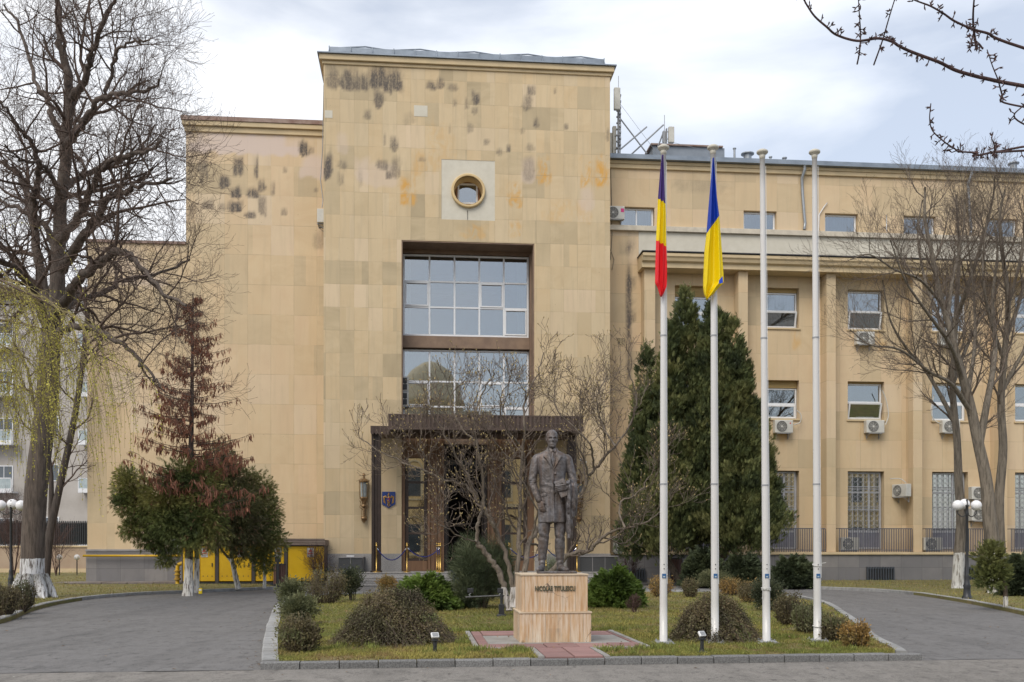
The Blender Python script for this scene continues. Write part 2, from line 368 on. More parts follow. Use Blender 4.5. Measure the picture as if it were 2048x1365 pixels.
# ---- tower front
tu0, tu1, tz = -5.83, 5.97, 21.14
tst = pst([(665, 157, 15, 22, 0, .75), (694, 163, 16, 18, 0, .95), (724, 165, 16, 18, 0, .9), (757, 160, 17, 22, 0, 1.05), (787, 163, 17, 20, 0, 1.0), (757, 198, 10, 15, 0, .9),
 (862, 173, 8, 7, 0, .95), (880, 168, 8, 10, 0, .8), (905, 175, 10, 7, 0, .6), (735, 230, 8, 9, 0, .7), (952, 198, 8, 12, 0, 1), (950, 222, 6, 6, 0, .6), (1055, 210, 9, 13, 0, .75), (1062, 182, 8, 7, 0, .8),
 (1110, 183, 4, 6, 0, .6), (1072, 247, 5, 9, 0, .9), (1044, 262, 4, 7, 0, .5), (1132, 254, 4, 5, 0, .7), (788, 290, 7, 14, 0, .8), (770, 283, 3, 12, 0, .5), (655, 338, 8, 22, 0, 1.1), (684, 330, 10, 8, 0, .6),
 (765, 330, 10, 8, 0, .7), (792, 335, 9, 18, 0, .6), (779, 351, 6, 6, 0, .8), (1018, 298, 5, 7, 0, .9), (1000, 304, 6, 6, 0, .6), (1060, 296, 8, 7, 0, .5), (1057, 340, 11, 20, 0, .45), (974, 285, 6, 4, 0, .6), (940, 254, 5, 10, 0, .5),
 (683, 360, 6, 12, 0, .5), (909, 206, 3, 7, 0, .6), (933, 208, 3, 9, 0, .6), (1215, 270, 3, 12, 0, .7), (844, 320, 6, 4, 0, .5), (720, 355, 4, 20, 0, .3), (900, 262, 3, 8, 0, .4), (820, 240, 10, 10, 0, .3),
 (1088, 345, 12, 26, 1, .95), (1172, 352, 12, 26, 1, .95), (1204, 352, 14, 26, 1, 1), (816, 388, 13, 24, 1, 1), (1030, 392, 13, 22, 1, .95), (950, 465, 24, 14, 1, .45), (1030, 462, 14, 14, 1, .5), (840, 330, 14, 22, 1, .4), (1140, 425, 50, 20, 1, .25), (880, 300, 30, 40, 1, .25),
 (725, 345, 14, 22, 2, .5), (760, 355, 30, 20, 2, .4), (684, 290, 10, 18, 2, .35), (1057, 345, 12, 22, 2, .5), (1175, 400, 14, 22, 2, .45)], 0)
tow = wall('tower_front_wall', STONE, tu0, tu1, 0, tz, 0, [(-2.68, 2.79, .3, 14.08, 1.3), (FU(883), FU(990), 14.98, 17.45, .3)], tst, step=.085)
mb = MB()
for u in (tu0, tu1):                            # flank walls of the tower
    s = [(u, 16, 0), (u, 0, 0), (u, 0, tz), (u, 16, tz)]
    mb.poly(s if u == tu0 else s[::-1], (0, 0, 0))
link('tower_flank_wall', mb, STONE, bld)
mb = MB(); 
for (z0, z1, o) in ((tz, tz + .13, .06), (tz + .135, tz + .36, .16)):
    mb.box(tu0 - o, tu1 + o, -o, 16.1, z0, z1)
link('cornice', mb, TRIM, bld, bevel=.015)
mb = MB(); mb.box(tu0 - .24, tu1 + .24, -.24, 16.2, tz + .365, tz + .41)
link('cornice_flashing', mb, FLASH, bld)
mb = MB(); zr = FZ(658, 103, 1.6); a, b = FU(658, 1.2), FU(1209, 1.2)
mb.extr([(.5, tz + .42), (1.3, zr - .12), (1.3, zr + .05), (15, zr + .3), (15, tz + .42)], a, b)
k = 13
for i in range(k + 1):
    u = a + (b - a) * i / k; mb.tube([(u, .55, tz + .46), (u, 1.28, zr - .06), (u, 1.28, zr + .07), (u, 6, zr + .15)], .022, 5)
for i in range(5):
    u = a + .3 + i * 2.3; mb.tube([(u, 1.5, zr + .11), (u + 1.2, 1.4, zr + .16), (u + 2.2, 1.5, zr + .10)], .03, 5)
link('tower_roof', mb, FLASH, bld)
# ---- windows
def frame(mb, u0, u1, z0, z1, wp, t=.06, d=.06, cols=1, rows=1, cs=None, rs=None, mt=.05):
    mb.box(u0, u0 + t, wp, wp + d, z0, z1); mb.box(u1 - t, u1, wp, wp + d, z0, z1)
    mb.box(u0 + t, u1 - t, wp, wp + d, z0, z0 + t); mb.box(u0 + t, u1 - t, wp, wp + d, z1 - t, z1)
    cs = cs if cs is not None else [u0 + (u1 - u0) * i / cols for i in range(1, cols)]
    rs = rs if rs is not None else [z0 + (z1 - z0) * i / rows for i in range(1, rows)]
    for c in cs: mb.box(c - mt / 2, c + mt / 2, wp + .002, wp + d - .004, z0 + t, z1 - t)
    for r in rs: mb.box(u0 + t, u1 - t, wp + .006, wp + d - .01, r - mt / 2, r + mt / 2)
def pane(par, u0, u1, z0, z1, wp, m=None):
    mb = MB(); mb.box(u0, u1, wp, wp + .012, z0, z1); return link('pane', mb, m or GLASS, par)
def curtain(par, u0, u1, z0, z1, wp, name='curtain', m=None, fold=.03, fr=38):
    mb = MB(); k = max(8, int((u1 - u0) / .03)); us = np.linspace(u0, u1, k); y = wp + fold * np.sin(us * fr) + fold * .5 * np.sin(us * fr * .37)
    V = np.vstack([np.stack([us, y, np.full(k, z0)], -1), np.stack([us, y, np.full(k, z1)], -1)]); i = np.arange(k - 1)
    mb.add(V, [np.stack([i, i + 1, k + i + 1, k + i], -1)]); return link(name, mb, m or CURT, par, smooth=True)

for (x0_, x1_, y0_, y1_) in ((828, 855, 211, 233), (649.5, 665, 221, 236)):
    mb = MB(); mb.box(FU(x0_), FU(x1_), -.008, .01, FZ(x0_, y1_), FZ(x0_, y0_)); link('repair_patch', mb, PLASTER, bld)
# ---- round window
cu, cz, w0 = FU(936.5), FZ(936.5, 383), FPX and 0
pu0, pu1, pz0, pz1 = FU(883), FU(990), 14.98, 17.45
mb = MB(); n = 48; ro = .63; ri = .585
ang = np.linspace(0, 2 * math.pi, n + 1)[:-1] + math.pi / n
ci = np.stack([cu + ri * np.cos(ang), np.full(n, .012), cz + ri * np.sin(ang)], -1)
def sq(a):
    c, s = math.cos(a), math.sin(a); t = min(((pu1 if c > 0 else pu0) - cu) / c if abs(c) > 1e-6 else 9e9, ((pz1 if s > 0 else pz0) - cz) / s if abs(s) > 1e-6 else 9e9); return (cu + c * t, .012, cz + s * t)
co = [sq(a) for a in ang]
# snap corners
for X in (pu0, pu1):
    for Z in (pz0, pz1):
        k = min(range(n), key=lambda i: (co[i][0] - X) ** 2 + (co[i][2] - Z) ** 2); co[k] = (X, .012, Z)
V = np.vstack([ci, np.array(co)]); mb.add(V, [[(i, n + i, n + (i + 1) % n, (i + 1) % n)[::-1] for i in range(n)]], (1, 1, 1))
pan = link('plaster_panel', mb, PLASTER, bld)
mb = MB(); mb.lathe([(ri, .05), (ri, -.10), (ri + .02, -.13), (ro + .04, -.13), (ro + .07, -.10), (ro + .07, .01)], 48, (0, 0, 0), None, 'y', cap=False)
mb.lathe([(.55, .75), (ri, .05), (ri, -.12)], 48, (0, 0, 0), None, 'y', cap=False)
for V in mb.v: V[:, 1] *= -1
for V in mb.v: V += np.array((cu, 0, cz))
rw = link('round_window', mb, mat('yellow_ring_stone', (.62, .47, .25), .8, (.57, .42, .22), bump=.15), bld, smooth=False)
mb = MB()
for s in (-1, 1): mb.box(cu + s * .46 - .04, cu + s * .46 + .04, .52, .62, cz - .39, cz + .57)
mb.box(cu - .42, cu + .42, .52, .62, cz + .515, cz + .57); mb.box(cu - .42, cu + .42, .50, .62, cz - .41, cz - .355)
link('reveal_board', mb, mat('rusty_wood', (.28, .14, .07), .8), rw)
mb = MB(); frame(mb, cu - .42, cu + .42, cz - .35, cz + .51, .50, .07, .08); fr_w = link('window_frame', mb, WHITE, rw, bevel=.006); pane(fr_w, cu - .36, cu + .36, cz - .29, cz + .45, .55)
mb = MB(); mb.box(cu - .36, cu + .36, .62, .64, cz - .29, cz + .45); link('inner_blind', mb, mat('grey_curtain2', (.22, .25, .29), .9, bump=0), rw)
mb = MB(); mb.box(cu - 1.4, cu + 1.4, .70, .74, cz - 1.3, cz + 1.3); link('back_board', mb, mat('niche_stone', (.40, .32, .20), .9), rw)

bw0, bw1 = FU(806, 1.3), FU(1057, 1.3)
def big_window(z0, z1, rs, sashes, label):
    mb = MB(); cs = [FU(x, 1.3) for x in (859, 909, 958.5, 1007.5)]
    frame(mb, bw0, bw1, z0, z1, 1.24, .075, .09, cs=cs, rs=rs, mt=.07)
    f = link('window', mb, WHITE, bld, bevel=.006); tag(f, label)
    cc = [bw0 + .05] + cs + [bw1 - .05]; rr = [z0 + .05] + rs + [z1 - .05]
    for (i, j) in sashes:
        m2 = MB(); frame(m2, cc[i] + .035, cc[i + 1] - .035, rr[j] + .035, rr[j + 1] - .035, 1.215, .06, .06); link('sash', m2, WHITE, f, bevel=.006)
    pane(f, bw0 + .03, bw1 - .03, z0 + .03, z1 - .03, 1.29); return f
z_ = lambda y, x=930: FZ(x, y, 1.3)
f = big_window(10.44, 13.88, [z_(617), z_(566)], [(0, 1), (3, 1), (4, 0)], 'upper fifteen-light white grid window')
for (a, b) in ((bw0 + .04, bw0 + .32), (bw1 - .45, bw1 - .1)): curtain(f, a, b, 10.5, 13.8, 1.75)
mb = MB(); mb.box(FU(891, 2), FU(922, 2), 1.55, 1.8, 10.5, 10.64); link('sill_clutter', mb, WHITE, f)
mb = MB()                                       # ceiling coffer of the hall behind, seen through the glass
for i in range(4): mb.box(bw0 - 1, bw1 + 1, 2.2 + i * .8, 2.3 + i * .8, 12.9, 13.3)
link('ceiling_beam', mb, mat('hall_ceiling', (.30, .31, .31), .9), f)
f = big_window(5.8, 9.86, [z_(815), z_(765)], [(0, 1), (3, 1), (4, 0)], 'lower white grid window reflecting the street')
for (a, b) in ((bw0 + .1, bw0 + .95), (FU(1015, 1.3), bw1 - .1)): curtain(f, a, b, 6, 9.8, 1.7, fold=.05, fr=25)
for i, (a, b) in enumerate(((FU(862, 1.3), FU(905, 1.3)), (FU(912, 1.3), FU(950, 1.3)))): curtain(f, a, b, 6, 8.7, 2.0, m=CURT, fold=.05, fr=25)
# spandrel, lintel band, opening lining
mb = MB(); mb.box(-2.66, 2.77, 1.02, 1.35, 9.90, 10.40)
for u in (-1.2, .2, 1.5): mb.box(u - .004, u + .004, 1.016, 1.03, 9.9, 10.4)
link('spandrel', mb, BROWNST, bld, bevel=.01)
mb = MB(); mb.box(-2.66, 2.77, 1.1, 1.4, 13.9, 14.06); mb.box(-2.675, FU(806, 1.3) - .01, .75, 1.42, 5.5, 13.9); mb.box(bw1 + .01, 2.78, .75, 1.42, 5.5, 13.9)
mb.box(-2.675, 2.78, .02, 1.1, 14.03, 14.075); mb.box(2.745, 2.785, .02, .75, 5.5, 14.03); mb.box(-2.675, -2.64, .02, .75, 5.5, 14.03)
link('opening_lining', mb, BROWNST, bld)
mb = MB(); mb.box(-2.75, 2.85, 1.3, 7, 10.0, 10.3); mb.box(-2.75, 2.85, 7, 7.1, 5, 14.1); mb.box(-2.75, 2.85, 1.45, 7, 14.1, 14.2); mb.box(-2.9, -2.8, 1.4, 7, 5, 14.1); mb.box(2.9, 3.0, 1.4, 7, 5, 14.1); mb.box(-2.75, 2.85, 1.3, 7, 5.0, 5.2)
link('hall_interior', mb, mat('hall_interior', (.17, .18, .18), .9, bump=0), bld)

# ---- left wings
au0, az = FU(372, 1.5), 18.8
ast = pst([(404, 333, 9, 12, 0, .8), (413, 338, 4, 24, 0, .8), (476, 335, 9, 20, 0, .95), (513, 335, 3, 22, 0, .9), (450, 367, 11, 12, 0, 1), (470, 387, 10, 10, 0, 1.05), (503, 388, 12, 8, 0, 1), (523, 374, 8, 10, 0, 1), (546, 380, 3, 14, 0, .7),
  (415, 410, 12, 10, 0, .6), (471, 416, 13, 10, 0, 1.05), (445, 414, 8, 7, 0, .5), (500, 431, 12, 6, 0, .9), (524, 413, 8, 16, 0, .7), (568, 425, 5, 6, 0, .6), (607, 299, 10, 13, 0, 1.1), (623, 302, 5, 6, 0, .5), (405, 350, 4, 18, 0, .6), (632, 380, 4, 5, 0, .6), (570, 342, 3, 5, 0, .5),
  (382, 425, 7, 14, 0, .5), (383, 330, 5, 30, 0, .35)], 1.5)
ast += [(FU(492, 1.5), FZ(492, 290, 1.5), 2.2, .42, 2, 1.0), (FU(625, 1.5), FZ(625, 337, 1.5), .5, .42, 2, .8), (FU(638, 1.5), FZ(638, 485, 1.5), .25, .3, 0, .35)]
wall('wing_front_wall', STONE2, au0, tu0 + .02, 1.42, az, 1.5, (), ast, step=.085)
mb = MB(); mb.poly([(au0, 14, 0), (au0, 1.5, 0), (au0, 1.5, az), (au0, 14, az)], (0, 0, 0)); link('wing_flank_wall', mb, STONE2, bld)
mb = MB(); mb.box(au0 - .05, tu0 - .002, 1.42, 14, az, az + .22); mb.box(au0 - .13, tu0 - .004, 1.32, 14, az + .225, az + .42); link('cornice', mb, TRIM, bld, bevel=.012)
mb = MB(); mb.box(au0 - .17, tu0 - .004, 1.28, 14.05, az + .425, az + .60); link('cornice_flashing', mb, REDFL, bld)
lu0, lw, lz = FU(174.5, 1.5), 1.5, 14.1
lu0b = lu0
wall('low_wing_wall', STONE2, lu0, au0 - .003, 1.42, lz, 1.515, (), [(lu0 + 1.2, 13.3, 1, .5, 2, .4), (lu0 + 2.2, 12.6, .8, .3, 2, .5)])
mb = MB(); mb.poly([(lu0, 14, 0), (lu0, 1.515, 0), (lu0, 1.515, lz), (lu0, 14, lz)], (0, 0, 0)); link('low_wing_flank_wall', mb, STONE2, bld)
mb = MB(); mb.box(lu0 - .07, au0 - .01, 1.44, 14, lz, lz + .11); link('low_wing_coping', mb, REDFL, bld)
# plinth of the left wings
mb = MB(); mb.box(lu0 - .03, tu0 - .02, 1.44, 14, 0, 1.32); link('plinth', mb, PLINTH, bld)
mb = MB(); mb.box(lu0 - .05, tu0 - .02, 1.41, 1.6, 1.325, 1.42); link('plinth_cap', mb, GRANITE, bld, bevel=.01)

# ---- right wing
RW = 1.5
ru1 = 48.0
wins = [9.12 + 3.9 * i for i in range(10)]
holes = []
att = [(6.7, 8.22), (12.19, 13.68), (15.88, 17.39), (19.5, 21.0), (23.35, 24.86), (27.2, 28.7), (31, 32.5)]
for a, b in att: holes.append((a, b, 15.44, 16.27, .3))
for u in wins:
    holes += [(u, u + 1.68, 11.14, 12.92, .4), (u, u + 1.68, 7.15, 8.86, .4), (u, u + 1.68, 1.42, 4.88, .4)]
rst = pst([(1400, 370, 60, 14, 0, .25), (1258, 560, 3, 6, 0, .5), (1245, 500, 5, 12, 0, .3)], RW)
rst += [(7.15, 12.2, .11, 1.9, 0, 1.3), (7.15, 9.6, .10, .9, 0, 1.0)]
for u in wins: rst += [(u + .9, 6.6, .35, .5, 1, .5), (u + 1.5, 10.6, .2, .4, 1, .5)]
wall('right_wing_wall', STONE2, tu1 - .02, ru1, 1.30, 17.9, RW, holes, rst, step=.2)
mb = MB(); mb.poly([(ru1, RW, 0), (ru1, 14, 0), (ru1, 14, 17.9), (ru1, RW, 17.9)], (0, 0, 0)); link('right_wing_flank_wall', mb, STONE2, bld)
mb = MB(); mb.box(tu1 + .002, ru1 + .1, RW - .10, 14, 17.9, 18.08); mb.box(tu1 + .004, ru1 + .1, RW - .14, 14, 18.085, 18.23); link('cornice', mb, TRIM, bld, bevel=.012)
mb = MB(); mb.box(tu1 + .002, ru1 + .2, RW - .34, 14.05, 18.235, 18.32); mb.extr([(RW - .26, 18.322), (RW - .26, 18.46), (RW + .4, 18.55), (14, 18.62), (14, 18.322)], tu1 + .004, ru1 + .2); link('roof_edge', mb, FLASH, bld)
# ledge and pale band over the colonnade
mb = MB(); mb.box(tu1 + .004, ru1, RW - .16, RW + .01, 15.20, 15.42); link('ledge', mb, mat('cream_ledge', (.60, .54, .44), .8), bld, bevel=.01)
eu0 = FU(1277, RW)
mb = MB(); mb.box(eu0, ru1, RW - .03, RW + .012, 14.05, 15.19); link('pale_band', mb, PLASTER, bld)
cw = .85
mb = MB(); cu0 = FU(1283, .45)
mb.extr([(RW - .03, 14.02), (.40, 13.98), (.40, 13.86), (.46, 13.80), (.50, 13.68), (.62, 13.62), (.62, 13.42), (RW - .02, 13.42)][::-1], cu0 + .06, ru1); link('entablature', mb, TRIM, bld)
mb = MB(); mb.box(cu0 + .02, ru1, .36, RW - .04, 14.022, 14.06); link('entablature_flashing', mb, DARK, bld)
cols = [(7.62, 8.10)] + [(11.75 + 3.93 * i, 12.17 + 3.93 * i) for i in range(9)]
for (a, b) in cols:
    mb = MB(); mb.box(a, b, cw, RW + .01, 1.30, 13.415, (0, 0, 0)); link('column', mb, STONE2, bld, bevel=.012)
# terrace: plinth wall, capping ledge
mb = MB(); mb.box(tu1 + .01, ru1, cw - .1, RW + 8, 0, 1.18); link('plinth', mb, PLINTH, bld)
mb = MB(); mb.box(tu1 + .012, ru1, cw - .18, RW + .01, 1.185, 1.297); link('terrace_ledge', mb, TRIM, bld, bevel=.012)
# radiator-like vent grilles in the plinth
for (x0, x1, y0, y1) in ((1733, 1785, 1134, 1165), (1928, 1960, 1134, 1164), (1232, 1288, 1137, 1160)):
    a, b = FU(x0, .75), FU(x1, .75); mb = MB(); z0, z1 = FZ(x0, y1, .75), FZ(x0, y0, .75)
    n = max(3, int((b - a) / .11))
    for i in range(n + 1): mb.box(a + (b - a) * i / n - .025, a + (b - a) * i / n + .025, .60, .73, z0, z1)
    mb.box(a - .02, b + .02, .63, .70, z1 - .09, z1 - .05); mb.box(a - .02, b + .02, .63, .70, z0 + .05, z0 + .09); link('vent_grille', mb, mat('dark_blue_iron', (.06, .07, .085), .5), bld, bevel=.01)

# windows of the right wing
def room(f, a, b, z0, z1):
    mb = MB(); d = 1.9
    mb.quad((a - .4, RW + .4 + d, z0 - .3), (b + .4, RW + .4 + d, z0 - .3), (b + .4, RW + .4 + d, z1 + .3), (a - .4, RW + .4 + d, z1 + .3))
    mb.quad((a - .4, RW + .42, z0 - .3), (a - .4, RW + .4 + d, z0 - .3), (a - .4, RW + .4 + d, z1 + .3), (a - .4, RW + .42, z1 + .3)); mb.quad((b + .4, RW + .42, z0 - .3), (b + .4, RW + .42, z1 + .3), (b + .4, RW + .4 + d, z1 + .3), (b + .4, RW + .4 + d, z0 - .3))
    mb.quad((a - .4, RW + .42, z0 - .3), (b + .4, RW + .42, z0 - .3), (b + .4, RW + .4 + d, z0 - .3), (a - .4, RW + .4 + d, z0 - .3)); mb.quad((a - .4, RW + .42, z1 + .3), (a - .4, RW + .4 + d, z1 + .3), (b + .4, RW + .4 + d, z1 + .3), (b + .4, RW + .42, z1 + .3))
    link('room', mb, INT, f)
def win(u, z0, z1, kind, cur, blind=0, openn=False):
    a, b = u + .02, u + 1.66; wp = RW + .26; zt = z1 - .02 - blind
    mb = MB(); zm = z0 + .02 + (zt - z0) * .48
    frame(mb, a, b, z0 + .02, zt, wp, .07, .08, rs=[zm], mt=.10)
    f = link('window', mb, WHITE, bld, bevel=.006); room(f, a, b, z0, z1)
    m2 = MB(); frame(m2, a + .06, b - .06, z0 + .06, zm - .04, wp - .03, .07, .06)
    s = link('sash', m2, WHITE, f, bevel=.006)
    if openn: 
        for v in s.data.vertices: v.co.y -= .22 * (v.co.z - z0) / (zm - z0)
    pane(f, a + .03, b - .03, zm, zt - .03, wp + .04)
    m3 = MB(); m3.box(a + .1, b - .1, wp + .0, wp + .012, z0 + .1, zm - .08); p = link('pane', m3, GLASS, f)
    if openn:
        for v in p.data.vertices: v.co.y -= .22 * (v.co.z - z0) / (zm - z0)
    if blind:
        m4 = MB(); m4.box(a, b, wp - .04, wp + .08, zt + .003, z1 - .005)
        for i in range(int(blind / .06)): m4.box(a + .02, b - .02, wp - .055, wp - .035, zt + .02 + i * .06, zt + .065 + i * .06)
        link('roller_blind', m4, BLIND, f)
    if cur == 'full': curtain(f, a, b, z0, z1, wp + .3)
    if cur == 'sides': curtain(f, a, a + .5, z0, z1, wp + .3); curtain(f, b - .5, b, z0, z1, wp + .3)
    if cur == 'board':
        m5 = MB(); m5.box(a, b, wp + .25, wp + .28, z0, z1); link('brown_board', m5, WOOD, f)
    if cur == 'beige': curtain(f, a, b, z0, z1, wp + .3, m=mat('beige_curtain', (.50, .40, .27), .9, bump=0))
    m6 = MB(); m6.box(u - .05, u + 1.73, RW - .06, RW + .26, z0 - .06, z0 + .012); link('sill', m6, TRIM, f, bevel=.006)
    return f
spec2 = [('full', .42), ('full', .15), ('full', 0), ('sides', 0), ('full', 0), ('none', .2), ('full', 0), ('none', 0), ('full', 0), ('full', 0)]
spec1 = [('none', .2), ('beige', .3), ('none', .05), ('board', .0), ('board', 0), ('none', .3), ('full', 0), ('none', 0), ('full', 0), ('full', 0)]
for i, u in enumerate(wins):
    win(u, 11.14, 12.92, 2, spec2[i][0], spec2[i][1], i in (1, 2)); win(u, 7.15, 8.86, 1, spec1[i][0], spec1[i][1], i == 2)
    a, b = u + .02, u + 1.66; wp = RW + .26; mb = MB()
    frame(mb, a, b, 1.44, 4.86, wp, .08, .08, rs=[3.95, 2.2], cs=[a + 1.08], mt=.07)
    f = link('french_window', mb, mat('grey_frame_paint', (.50, .51, .55), .5, (.44, .45, .48)), bld, bevel=.006); mk = MB(); mk.box(a + .08, b - .08, wp - .01, wp + .03, 1.5, 2.16); link('kick_panel', mk, mat('lilac_grey_panel', (.20, .20, .25), .6, (.16, .16, .20)), f); room(f, a, b, 1.7, 4.6); pane(f, a + .03, b - .03, 1.46, 4.84, wp + .04, GLASSL)
    curtain(f, a, b, 1.5, 4.7, wp + .14, m=mat('reflected_gold_cloth', (.80, .66, .34), .9, bump=0) if i in (1, 2) else mat('bluish_curtain', (.52, .58, .66), .9, bump=0))  # gold paints the street building's reflection into the cloth colour of two windows
    m2 = MB(); g = RW + .12; k = 6
    for j in range(k + 1): x = a + 1.5 * j / k; m2.box(x - .009, x + .009, g, g + .02, 1.44, 4.84)
    for z in (1.5, 2.25, 3.2, 3.3, 4.1, 4.2, 4.8): m2.box(a, a + 1.5, g + .002, g + .018, z - .012, z + .012)
    for j in range(k):
        cx = a + 1.5 * (j + .5) / k
        for z in np.arange(2.36, 4.75, .215): m2.tube([(cx + .1 * math.cos(t), g - .004, z + .1 * math.sin(t)) for t in np.linspace(0, 2 * math.pi, 9)], .0065, 3, cap=False)
    link('window_grille', m2, mat('white_iron', (.40, .41, .44), .5, (.34, .35, .38), bump=0), f)
for a, b in att:
    mb = MB(); two = a < 7; frame(mb, a + .02, b - .02, 15.46, 16.25, RW + .18, .07, .07, cs=[(a + b) / 2] if two else []); f = link('window', mb, WHITE, bld, bevel=.006); pane(f, a + .04, b - .04, 15.48, 16.23, RW + .21)
    curtain(f, a, b, 15.4, 16.3, RW + .5, m=mat('grey_curtain', (.35, .37, .37), .9, bump=0))
# railings between the columns
for i, (c0, c1) in enumerate(zip(cols[:-1], cols[1:])):
    a, b = c0[1] + .12 - .25 * 0, c1[0] - .1; mb = MB(); z0, z1 = 1.30, 2.34; g = cw - .09
    if i > 0: a -= .0
    mb.box(a, b, g - .02, g + .02, z1 - .035, z1); mb.box(a, b, g - .015, g + .015, z0 + .07, z0 + .1)
    n = int((b - a) / .078)
    for j in range(n + 1): x = a + (b - a) * j / n; mb.box(x - .014, x + .014, g - .014, g + .014, z0, z1 - .035)
    mb.box(a, a + .03, g, RW - .01, z1 - .034, z1 - .004)
    link('balcony_railing', mb, mat('grey_railing_paint', (.095, .10, .125), .6, (.08, .085, .105), bump=0), bld)
# downpipes
for (x, y0, y1) in ((1608, 330, 458), (1941, 340, 468)):
    u = FU(x, 1.3); zt, zb = FZ(x, y0, 1.3), FZ(x, y1, 1.3); mb = MB()
    mb.tube([(u, 1.25, zt), (u, 1.2, zt - .2), (u - .05, 1.42, zt - .55), (u - .03, 1.42, zt - 1.1), (u + .05, 1.4, zb + .6), (u + .09, 1.4, zb + .3), (u + .05, 1.4, zb)], .065, 8)
    link('downpipe', mb, ZINC, bld, smooth=True)
# vent tile, cables, conduits
a, b, z0, z1 = FU(1234, RW), FU(1250, RW), FZ(1240, 690, RW), FZ(1240, 676, RW)
mb = MB(); mb.box(a, b, RW - .02, RW + .01, z0, z1)
link('vent_tile', mb, TRIM, bld); mb = MB()
for i in range(5):
    for j in range(5): mb.cbox(a + (b - a) * (i + .7) / 5.4, RW - .022, z0 + (z1 - z0) * (j + .7) / 5.4, .035, .01, .035)
link('vent_holes', mb, INT, bld)
def cable(pts, wp, r=.012, m=None, name='cable', par=None):
    mb = MB(); P = [(FU(x, wp), wp, FZ(x, y, wp)) for x, y in pts]; mb.tube(P, r, 5); return link(name, mb, m or DARK, par or bld, smooth=True)
cable([(1221, 330), (1223, 400), (1224, 470), (1221, 520)], RW - .03)
cable([(1221, 500), (1228, 520), (1224, 540)], RW - .03, .01)
cable([(647.6, 170), (645, 300), (641, 360), (646, 400), (644, 416)], .9, .02, GREYP)
cable([(1637, 462), (1638, 430), (1648, 414), (1655, 406)], RW - .06, .022, WHITE, 'conduit')
cable([(1773, 463), (1773, 430)], RW - .06, .022, WHITE, 'conduit')
cable([(935, 421), (935, 440)], -.02, .01)
for (x, y) in ((1600, 1120), (1740, 1118), (1888, 1117)): cable([(x - 30, 1108), (x, y - 8), (x + 35, 1108)], .72, .012)
# hull behind: roofs and rear
mb = MB(); mb.box(au0, tu0, 13.9, 14, 0, az); mb.box(lu0, au0, 13.8, 14, 0, lz); mb.box(tu0, tu1, 15.9, 16, 0, tz); mb.box(tu1, ru1, 13.9, 14, 0, 17.9); link('rear_wall', mb, TRIM, bld)

# ---- entrance: canopy, columns, doors, steps
PZ = .52                                       # platform height
c0, c1 = FU(741, -1.9), FU(1152, -1.9)
mb = MB(); fz0, fz1 = FZ(741, 869, -1.9), FZ(741, 852, -1.9)
mb.box(c0, c1, -1.9, -.02, fz0 + .06, fz1)
for i in range(int((c1 - c0) / .15)): mb.box(c0 + i * .15 + .03, c0 + i * .15 + .12, -1.93, -1.902, fz0, fz1 - .02)
can = link('canopy', mb, BRONZEB, bld)
q0, q1 = FU(778, -2.75), FU(1166, -2.75); uz0, uz1 = FZ(778, 859, -2.75), FZ(778, 828, -2.75)
mb = MB(); mb.box(q0, q1, -2.73, -.3, uz0 + .05, uz1 - .02)
mb.extr([(-2.75, uz1 - .05), (-2.78, uz1 - .05), (-2.78, uz1), (-.3, uz1), (-.3, uz1 - .04)][::-1], q0 - .03, q1 + .03)
mb.box(q0 - .03, q1 + .03, -2.79, -2.7, uz0, uz0 + .09)
n = int((q1 - q0) / .16)
for i in range(n): a = q0 + (q1 - q0) * i / n; mb.box(a + .015, a + .105, -2.78, -2.731, uz0 + .09, uz1 - .05)
for sd_ in (q0, q1):
    for i in range(14): mb.box(sd_ - .03, sd_ + .03, -2.65 + i * .16, -2.56 + i * .16, uz0 + .02, uz1 - .05)
for i in range(16): mb.box(q0 + .05, q1 - .05, -2.6 + i * .15, -2.52 + i * .15, uz0 + .02, uz0 + .05)
link('canopy_fascia', mb, BRONZEB, can)
for (x0, x1) in ((743, 762), (1135, 1153)):
    a, b = FU(x0, -1.7), FU(x1, -1.7); mb = MB(); t = b - a
    mb.box(a, a + t * .30, -1.75, -1.4, PZ, fz0 + .05); mb.box(a + t * .30 + .003, b - t * .36, -1.70, -1.45, PZ, fz0 + .05); mb.box(b - t * .36 + .003, b, -1.75, -1.4, PZ, fz0 + .05); mb.box(a - .04, b + .04, -1.79, -1.36, PZ, PZ + .07)
    link('canopy_column', mb, mat('dark_bronze_metal', (.055, .038, .032), .4, (.04, .03, .026), metal=.3, bump=.03), can, bevel=.008)
# door wall at w = .3
dz1 = fz0 + .1
mb = MB()
def dbox(x0, x1, y0, y1, zb=None, zt=None, wp=.3): mb.box(FU(x0, wp), FU(x1, wp), y0, y1, PZ if zb is None else zb, dz1 if zt is None else zt)
dbox(855, 861, .2, .5); dbox(861.4, 870, .26, .5); dbox(870.4, 874, .2, .5); dbox(874.4, 884, .28, .5); dbox(884.4, 888, .2, .5); dbox(802, 810, .16, .5)
dbox(975, 979, .2, .5); dbox(979.4, 990, .28, .5); dbox(990.4, 995, .2, .5); dbox(995.4, 1003, .26, .5); dbox(1054, 1068, .16, .5)
dbox(810.4, 854.6, .22, .5, PZ, PZ + .42); dbox(1003.4, 1053.6, .22, .5, PZ, PZ + .42)
dbox(810.4, 854.6, .22, .5, FZ(830, 916, .3), dz1); dbox(1003.4, 1053.6, .22, .5, FZ(830, 916, .3), dz1)
ent = link('entrance_surround', mb, WOOD, bld, bevel=.01)
